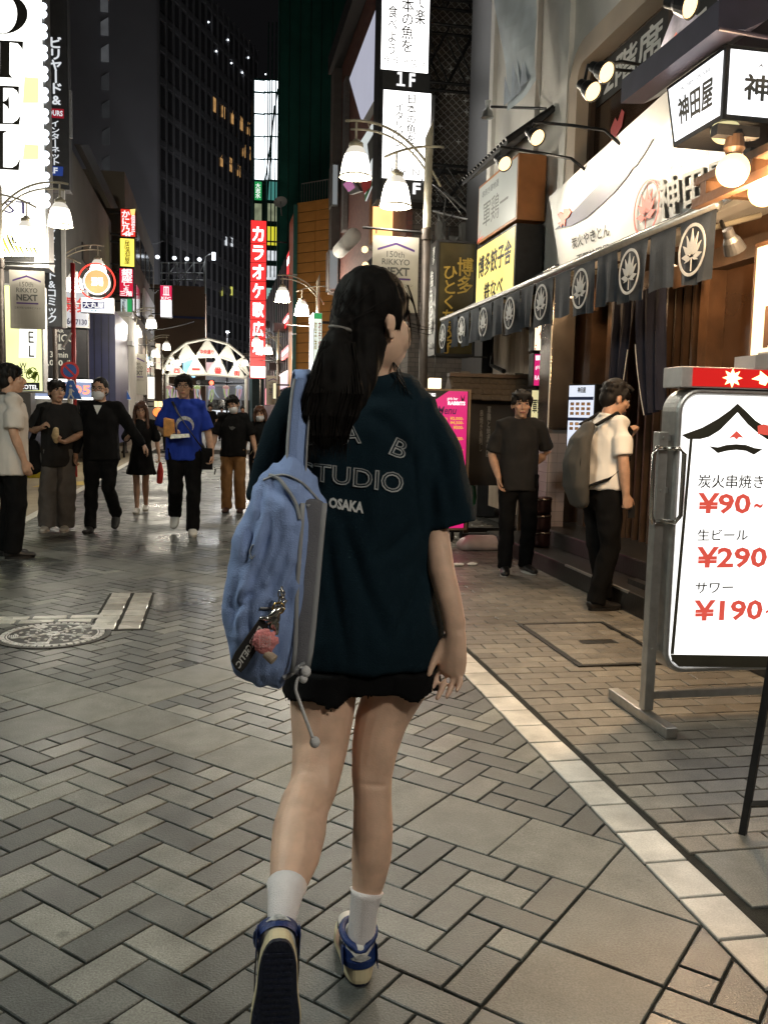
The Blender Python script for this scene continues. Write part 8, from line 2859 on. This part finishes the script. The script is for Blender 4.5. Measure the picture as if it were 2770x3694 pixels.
# side lock and fringe sweeping along the cheek
T.limb([GH((.032, .034, .078)), GH((.052, .048, .052)), GH((.060, .054, .02))], [.012, .010, .004], 8)
T.limb([GH((.052, .004, .070)), GH((.068, .018, .040)), GH((.071, .022, .005)), GH((.069, .026, -.03))], [.018, .011, .007, .003], 8)
for i, p in enumerate(T.v):
    T.v[i] = p - V(GL)
hm_ = organic(T, 0.0048, 4)
hm_.update()
wrinkle(hm_, 0.0035, (70, 70, 7), 2.0, ridged=False)
M_ghair = mat('girl_hair', (0.0045, 0.0036, 0.0033), 0.7, vary=0.5, scale=60, spec=0.1)
hairo = link('hair', hm_, M_ghair, girl)
# strands: flyaways and the ends of the tail
rn = random.Random(11)
st_ = MB()
for k in range(240):
    u = rn.uniform(-1, 1)
    p = [tailc[1] + V((u * .035, rn.uniform(-.03, .01), 0)), tailc[3] + V((u * .062, rn.uniform(-.036, -.005), 0)), tailc[4] + V((u * .058, rn.uniform(-.03, 0), 0)), tailc[5] + V((u * .048, rn.uniform(-.022, 0), 0)),
         tailc[6] + V((u * .042 + rn.uniform(-.01, .01), rn.uniform(-.01, .01), rn.uniform(-.025, .03) - .02 * abs(u)))]
    st_.tube(p, [.0009, .0013, .0012, .0010, .0003], 3)
for k in range(70):
    a = rn.uniform(0, math.tau)
    zz = rn.uniform(.0, .118)
    rr = math.sqrt(max(.02, 1 - ((zz - .029) / .092) ** 2))
    p0 = GH((.079 * rr * math.cos(a), -.008 + .090 * rr * math.sin(a), zz))
    p1 = p0.lerp(TIE, .35) + (p0 - HC).normalized() * .020
    st_.tube(bez(p0, p1, p0.lerp(TIE, .75) + (p0 - HC).normalized() * .012, 6), [.0009] * 6 + [.0003], 3)
for k in range(9):
    o = rn.uniform(-.012, .012)
    p0 = GH((.052 + o * .3, .038 + o, .080 + rn.uniform(-.02, .01)))
    p1 = GH((.068 + o * .4, .060 + o, .03))
    p2 = GH((.068 + o * .5, .072 + o * 1.4, -.03 + rn.uniform(-.05, .02)))
    st_.tube(bez(p0, p1, p2, 7), [.0009] * 7 + [.0003], 4)
for k in range(3):
    p0 = GH((.055, .06, -.008 * k))
    p1 = p0 + V((.03 + .004 * k, -.01, -.01))
    st_.tube(bez(p0, p1, p0 + V((rn.uniform(.03, .07), -.01, rn.uniform(-.05, .01))), 6), [.0008] * 6 + [.0003], 3)
for k in range(8):
    p0 = GH((.045, .03, -.09))
    st_.tube(bez(p0, p0 + V((rn.uniform(-.01, .03), -.02, -.03)), p0 + V((rn.uniform(-.02, .05), -.01, rn.uniform(-.09, -.05))), 6), [.0009] * 6 + [.0003], 3)
for i, p in enumerate(st_.v):
    st_.v[i] = p - V(GL)
ob_ = link('strand', st_.mesh('strand'), mat('girl_strand', (0.0055, 0.004, 0.0035), 0.6, vary=0.3, spec=0.15), hairo)
ob_['kind'] = 'stuff'
ti = MB()
ti.tube([TIE - V(GL) + Matrix.Rotation(R_(30), 3, 'Y') @ V((.021 * math.cos(a), .021 * math.sin(a), .008 * math.cos(a))) for a in [math.tau * k / 18 for k in range(19)]], .0042, 7)
link('hair_tie', ti.mesh('hair_tie'), mat('hair_tie', (0.16, 0.15, 0.14), 0.7), hairo, smooth=True)


# sneakers
M_sblue = mat('sneaker_blue', (0.007, 0.026, 0.125), 0.5, vary=0.2, scale=20, bump=0.2, bscale=200)
M_scream = mat('sneaker_cream', (0.60, 0.52, 0.34), 0.5, vary=0.08)
M_swhite = mat('sneaker_white', (0.62, 0.60, 0.57), 0.5, vary=0.06)
M_ssole = mat('sneaker_outsole', (0.006, 0.009, 0.024), 0.55, vary=0.3, scale=30, bump=0.5, bscale=120)
M_stab = mat('sneaker_tab', (0.42, 0.42, 0.42), 0.7, vary=0.5, scale=120)


def sneaker(heel, f, u):
    f, u = V(f).normalized(), V(u)
    u = (u - f * u.dot(f)).normalized()
    s = f.cross(u)
    O = V(heel) - V(GL)

    def L(a, b, c):
        return O + f * a + s * b + u * c

    def outline(g, z, n=40):
        out = []
        for k in range(n):
            t = math.tau * k / n
            cf = -math.cos(t)
            a = .122 + .124 * cf
            w = .0345 + .011 * math.exp(-((a - .17) / .05) ** 2) + .003 * math.exp(-((a - .04) / .04) ** 2)
            b = w * math.copysign(abs(math.sin(t)) ** .62, math.sin(t))
            out.append(L(.122 + (a - .122) * g[0], b * g[1], z))
        return out
    sole = link('outsole', MB().loft([outline((1, 1), 0.0), outline((1.01, 1.02), .007)]).mesh('outsole'), M_ssole, girl)
    grooves = MB()
    for k in range(17):
        a = .022 + .0125 * k
        grooves.hexa([L(a, -.026, -.002), L(a + .006, -.026, -.002), L(a + .006, .026, -.002), L(a, .026, -.002)], [L(a, -.026, .001), L(a + .006, -.026, .001), L(a + .006, .026, .001), L(a, .026, .001)])
    link('tread', grooves.mesh('tread'), M_ssole, sole)
    link('midsole', MB().loft([outline((1.012, 1.04), .007), outline((1.02, 1.07), .015), outline((1.0, 1.03), .040), outline((.97, .94), .042)]).mesh('midsole'), M_scream, girl, smooth=False)
    up = MB()
    up.limb([L(.028, 0, .058), L(.06, 0, .062), L(.12, 0, .058), L(.17, .0, .048), L(.214, 0, .043)], [(.0335, .042), (.037, .046), (.036, .038), (.041, .026), (.032, .017)], 16, tuple(u))
    me = organic(up, .005, 3)
    upo = link('upper', me, M_swhite, girl)
    # heel counter: blue wrap with a dip in the middle
    hc = MB()
    rows = []
    for z, r in ((.043, .0405), (.058, .0420), (.070, .0400), (.086, .038)):
        ring = []
        for k in range(21):
            t = R_(-115 + 230 * k / 20)
            zz = z - (.018 * math.exp(-(t / .5) ** 2) if z > .065 else 0) * (1 if z < .08 else 1.5)
            ring.append(L(.036 - r * math.cos(t) * 1.0, r * math.sin(t), zz))
        rows.append(ring)
    for a_, b_ in zip(rows, rows[1:]):
        for k in range(20):
            hc.poly([a_[k], a_[k + 1], b_[k + 1], b_[k]])
    link('heel_counter', hc.mesh('heel_counter'), M_sblue, upo, smooth=True)
    tb_ = MB()
    for k in range(8):
        t0, t1 = R_(-34 + 68 * k / 8), R_(-34 + 68 * (k + 1) / 8)
        r = .0415
        g = lambda t: .080 - .012 * abs(t / .6) ** 1.5
        tb_.poly([L(.036 - r * math.cos(t0), r * math.sin(t0), .062 + .006 * abs(t0)), L(.036 - r * math.cos(t1), r * math.sin(t1), .062 + .006 * abs(t1)), L(.036 - r * math.cos(t1), r * math.sin(t1), g(t1)), L(.036 - r * math.cos(t0), r * math.sin(t0), g(t0))])
    link('heel_tab', tb_.mesh('heel_tab'), M_stab, upo, smooth=True)
    co = [L(.056 - .046 * math.cos(t), .038 * math.sin(t), .086 + .020 * (1 - math.cos(t)) * .5 + .008 * abs(math.sin(t)) - (.008 if abs(t) < .35 else 0)) for t in [R_(-165 + 330 * k / 26) for k in range(27)]]
    link('collar', MB().tube(co, (.0085, .007), 8).mesh('collar'), M_sblue, upo, smooth=True)
    for sg in (-1, 1):
        sw = MB()
        pts = [(.045, .062), (.085, .050), (.13, .056), (.165, .072), (.128, .064), (.085, .066), (.055, .078)]
        sw.prism([L(a, sg * (.0405 - .004 * (c - .05) / .03), c) for a, c in pts], s * sg * .0015)
        link('side_stripe', sw.mesh('side_stripe'), M_ink, upo)
        pn_ = MB()
        pn_.prism([L(a, sg * .0395, c) for a, c in ((.0, .040), (.05, .036), (.07, .052), (.05, .075), (.018, .088))], s * sg * .001)
        link('side_panel', pn_.mesh('side_panel'), M_sblue, upo)
    return upo


sneaker((.329, 1.886, 0.001), (.04, 1, 0), (0, 0, 1))
hl = PY(1008, 3398, 1.515)
sneaker(hl, (-.03, .02, -1), (.05, 1, .02))

# ------------------------------------------------------------------ blue backpack
BL = (0.13, 1.80, 0.70)
bpk = thing('blue_backpack', 'slouchy sky blue backpack with grey edging hanging from the girl\'s left shoulder', 'backpack', BL)
M_bag = mat('bag_blue', (0.23, 0.32, 0.58), 0.85, vary=0.10, scale=5, bump=0.4, bscale=380)
M_baggrey = mat('bag_grey', (0.135, 0.135, 0.155), 0.8, vary=0.12, scale=9, bump=0.5, bscale=420)
M_pipe = mat('bag_piping', (0.27, 0.275, 0.29), 0.8, vary=0.1)
T = MB()
Yb = 1.80
rings(T, [(1035, 1085, 1672, 1.83, .9), (962, 1128, 1722, 1.82, .55), (918, 1158, 1800, 1.81, .52), (895, 1146, 1866, Yb, .55), (868, 1112, 1950, Yb, .62), (848, 1090, 2032, Yb, .66), (830, 1076, 2120, Yb, .70), (822, 1070, 2197, Yb, .72), (825, 1068, 2270, Yb, .72), (838, 1064, 2335, Yb, .70), (880, 1050, 2405, Yb, .66), (935, 1020, 2445, Yb, .6)], 26)
for i, p in enumerate(T.v):
    T.v[i] = p - V(BL)
me = organic(T, .0058, 4)
wrinkle(me, .016, (15, 9, 3.2), 5.0)
wrinkle(me, .010, (30, 12, 6), 9.0)
wrinkle(me, .005, (34, 20, 13), 1.4)
crease(me, BL, [[z7(*p) for p in c] for c in ([(300, 90), (268, 250), (215, 420), (190, 580)], [(340, 200), (310, 420), (235, 620), (175, 760)], [(400, 240), (372, 420), (300, 570), (235, 720)], [(440, 330), (405, 520), (330, 660)], [(462, 520), (430, 680), (415, 820)], [(240, 690), (215, 820), (235, 960)], [(400, 840), (385, 960), (340, 1090)], [(170, 600), (140, 720), (135, 860)], [(290, 640), (200, 700), (150, 800)], [(470, 240), (440, 160), (360, 100)])], 1.735, .0075, .0075, .8)
bago = link('bag_body', me, M_bag, bpk)
rows = [(1088, 1170, 1815), (1083, 1162, 1900), (1074, 1150, 2032), (1066, 1140, 2150), (1064, 1130, 2260), (1060, 1120, 2350), (1050, 1106, 2425)]
T = MB()
rings(T, [(a, b, y, 1.775, .45) for a, b, y in rows], 14)
for i, p in enumerate(T.v):
    T.v[i] = p - V(BL)
link('back_panel', T.mesh('back_panel'), M_baggrey, bpk, smooth=True)
for k, nm in ((0, 'piping'), (1, 'piping')):
    pts = [PY(r[k] + (4 if k == 0 else -2), r[2], 1.752 if k == 0 else 1.775) - V(BL) for r in rows]
    link(nm, MB().tube(pts, (.005 if k == 0 else .0075, .005 if k == 0 else .0075), 8).mesh(nm), M_pipe, bpk, smooth=True)
# lid with its grey tape
BB = BVHTree.FromPolygons([v.co + V(BL) for v in me.vertices], [list(p.vertices) for p in me.polygons])


def on_bag(x, y, lift=0.003):
    d = ray(x, y).normalized()
    h = BB.ray_cast(CP, d)
    return (h[0] if h[0] is not None else PY(x, y, 1.76)) - d * lift


def ribbon(pts, w, m, name, parent, origin, th=.0025, place=on_bag, lift=.004):
    mb = MB()
    L_, R2 = [], []
    for i, p in enumerate(pts):
        a, b = pts[max(i - 1, 0)], pts[min(i + 1, len(pts) - 1)]
        d = V((b[0] - a[0], b[1] - a[1], 0)).normalized()
        n = V((-d.y, d.x, 0))
        ww = w[i] if isinstance(w, (list, tuple)) else w
        L_.append(place(p[0] + n.x * ww, p[1] + n.y * ww, lift) - V(origin))
        R2.append(place(p[0] - n.x * ww, p[1] - n.y * ww, lift) - V(origin))
    rg = []
    for (x, y), a, b in zip(pts, L_, R2):
        k = ray(x, y).normalized() * th
        m0 = (a + b) / 2 - k
        rg.append([a + k, a.lerp(m0, .25), m0, b.lerp(m0, .25), b + k])
    return link(name, mb.loft(rg).mesh(name), m, parent)


ribbon(curve_px([z7(330, 20), z7(385, 40), z7(440, 110), z7(485, 190), z7(500, 260)]), 7, M_pipe, 'lid_tape', bago, BL)
ribbon(curve_px([z7(300, 48), z7(350, 28), z7(420, 20), z7(510, 60), z7(580, 130), z7(632, 190)]), 4, M_pipe, 'lid_edge', bago, BL)
ribbon(curve_px([z7(540, 190), z7(590, 172), z7(636, 190)]), 6, M_pipe, 'lid_edge', bago, BL)
ribbon(curve_px([z7(285, 745), z7(330, 745), z7(400, 730), z7(430, 700)]), 5, M_pipe, 'pocket_edge', bago, BL)
ribbon(curve_px([z7(240, 470), z7(228, 440), z7(240, 405), z7(252, 400)]), 2.0, M_pipe, 'embroidery', bago, BL)
ribbon(curve_px([z7(225, 465), z7(240, 476), z7(256, 455)]), 2.0, M_pipe, 'embroidery', bago, BL)


def strap_place(x, y, lift):
    f = min(max((y - 1376) / 314.0, 0), 1)
    return PY(x, y, 1.885 - .075 * f) - ray(x, y).normalized() * lift


S1 = curve_px([(1098, 1366), (1088, 1420), (1080, 1500), (1072, 1600), (1068, 1700)])
ribbon(S1, 34, M_bag, 'strap', bpk, BL, .006, strap_place, .0)
for sx in (-1, 1):
    ribbon([(x + sx * 34, y) for x, y in S1], 6, M_pipe, 'strap_edge', bpk, BL, .008, strap_place, .002)
fwd_ = MB()
for a in (-1, 1):
    pass
q0, q1 = strap_place(1070, 1366, 0), strap_place(1128, 1366, 0)
m_ = [(q0, q1)] + [(q0 + V((0.0, dy, dz)), q1 + V((0.0, dy, dz))) for dy, dz in ((.05, .022), (.11, .02), (.17, -.02), (.21, -.10), (.22, -.25))]
for a, b in zip(m_, m_[1:]):
    fwd_.poly([a[0], a[1], b[1], b[0]])
for i, p in enumerate(fwd_.v):
    fwd_.v[i] = p - V(BL)
fo_ = link('strap', fwd_.mesh('strap'), M_bag, bpk, smooth=True)
so_ = fo_.modifiers.new('thick', 'SOLIDIFY')
so_.thickness = .006
# drawstring
M_cord = mat('white_cord', (0.62, 0.61, 0.62), 0.8, vary=0.05, bump=0.4, bscale=300)
dc = MB()
pts = [PY(*z7(*p), 1.765) - V(BL) for p in curve_px([(490, 1060), (540, 1085), (515, 1120), (490, 1130), (478, 1185), (498, 1250), (530, 1340), (575, 1462)], 42)]
dc.tube(pts, .0036, 8)
dco = link('drawstring', dc.mesh('drawstring'), M_cord, bpk, smooth=True)
for c, r in (((533, 1090), .011), ((520, 1128), .009), ((582, 1474), .011)):
    link('knot', MB().ell(PY(*z7(*c), 1.762) - V(BL), (r, r, r * 1.1), k=12, m=8).mesh('knot'), M_cord, dco, smooth=True)
ribbon(curve_px([z7(410, 1125), z7(450, 1105), z7(500, 1062), z7(530, 1045)]), 9, M_pipe, 'bottom_tape', bago, BL, .004, lambda x, y, l: PY(x, y, 1.765), 0)

# key charms
KY = 1.705
kc = thing('key_charms', 'bunch of key charms with black strap and pink plush on the blue backpack', 'keychain', tuple(PY(*z7(320, 900), KY)))
KO = tuple(PY(*z7(320, 900), KY))


def kp(x, y, d=0.0):
    return PY(*z7(x, y), KY - d) - V(KO)


ch = MB()
for k, (x, y) in enumerate(((402, 650), (400, 668), (404, 686), (402, 704), (398, 722), (394, 738))):
    c = kp(x, y)
    r = .0062
    ax = V((1, 0, 0)) if k % 2 else V((.3, .95, 0))
    ch.tube([c + ax * (r * math.cos(t)) + V((0, 0, 1.35 * r * math.sin(t))) for t in [math.tau * q / 12 for q in range(13)]], .0017, 5)
link('chain', ch.mesh('chain'), M_chrome, kc, smooth=True)
M_gold2 = mat('gilt', (0.55, 0.36, 0.12), 0.25, 0.9)
cl = MB()
for (a, b, r) in (((392, 742), (330, 800), .0055), ((380, 760), (350, 850), .0065), ((360, 790), (372, 880), .005), ((340, 800), (290, 800), .004), ((372, 760), (330, 830), .004)):
    cl.limb([kp(*a), kp((a[0] + b[0]) / 2 + 6, (a[1] + b[1]) / 2, .006), kp(*b)], [r, r * 1.3, r], 8)
link('clasp', cl.mesh('clasp'), M_chrome, kc, smooth=True)
link('ring', MB().tube([kp(385, 745) + V((.011 * math.cos(t), 0, .011 * math.sin(t))) for t in [math.tau * q / 20 for q in range(21)]], .002, 6).mesh('ring'), M_gold2, kc, smooth=True)
q = [kp(128, 1020), kp(188, 1092), kp(335, 852), kp(285, 800)]
tg = MB().prism([p for p in (kp(128, 1035), kp(150, 1075), kp(182, 1095), kp(212, 1060), kp(335, 860), kp(305, 808), kp(280, 806), kp(150, 985))], V((0, .006, 0)))
tgo = link('strap_tag', tg.mesh('strap_tag'), mat('tag_black', (0.010, 0.009, 0.009), 0.6, vary=0.3), kc)
mb = MB()
# letters run along the strap, from its lower end upwards
text_on(mb, 'ENERGETIC', [kp(305, 862), kp(172, 1075), kp(150, 1048), kp(278, 838)], (0, -.002, 0), bold=.03)
link('lettering', mb.mesh('lettering'), mat('tag_white', (0.5, 0.49, 0.47), 0.7), tgo)
plm = MB()
plm.ell(kp(314, 925, .012), (.021, .012, .021), k=20, m=14)
plm.ell(kp(288, 905, .012), (.012, .010, .017), k=14, m=10)
plm.ell(kp(340, 925, .012), (.011, .010, .016), k=14, m=10)
plm.ell(kp(300, 960, .012), (.013, .010, .012), k=14, m=10)
rn2 = random.Random(3)
for k in range(90):
    a, b = rn2.uniform(0, math.tau), rn2.uniform(-1, 1)
    rr = math.sqrt(1 - b * b)
    plm.ell(kp(314, 925, .012) + V((.023 * rr * math.cos(a), -.010 * abs(rr * math.sin(a)), .023 * b)), (.0034, .0034, .0034), k=6, m=4)
me = organic(plm, .0017, 1)
wrinkle(me, .0009, (300, 260, 260), 1.0, ridged=False)
pl_o = link('plush', me, mat('plush_pink', (0.75, 0.27, 0.27), 0.95, vary=0.25, scale=60, bump=0.6, bscale=400), kc)
mb = MB()
text_on(mb, 'LOVE\nLOVE\nLOVE', [kp(284, 958, .027), kp(342, 960, .027), kp(346, 896, .027), kp(280, 892, .027)], (0, 0, 0), bold=.0, space=.8)
link('lettering', mb.mesh('lettering'), mat('plush_white', (0.6, 0.45, 0.43), 0.8), pl_o)
a, b = kp(315, 990, .012), kp(358, 1025, .02)
link('cylinder_charm', MB().tube([a, b, b + (b - a).normalized() * .002], [.009, .0105, .0095], 16).mesh('cylinder_charm'), mat('beige_charm', (0.42, 0.33, 0.25), 0.7, vary=0.2, scale=60), kc, smooth=False)
bpy.data.scenes.remove(SCR)
print('objects', len(bpy.data.objects))
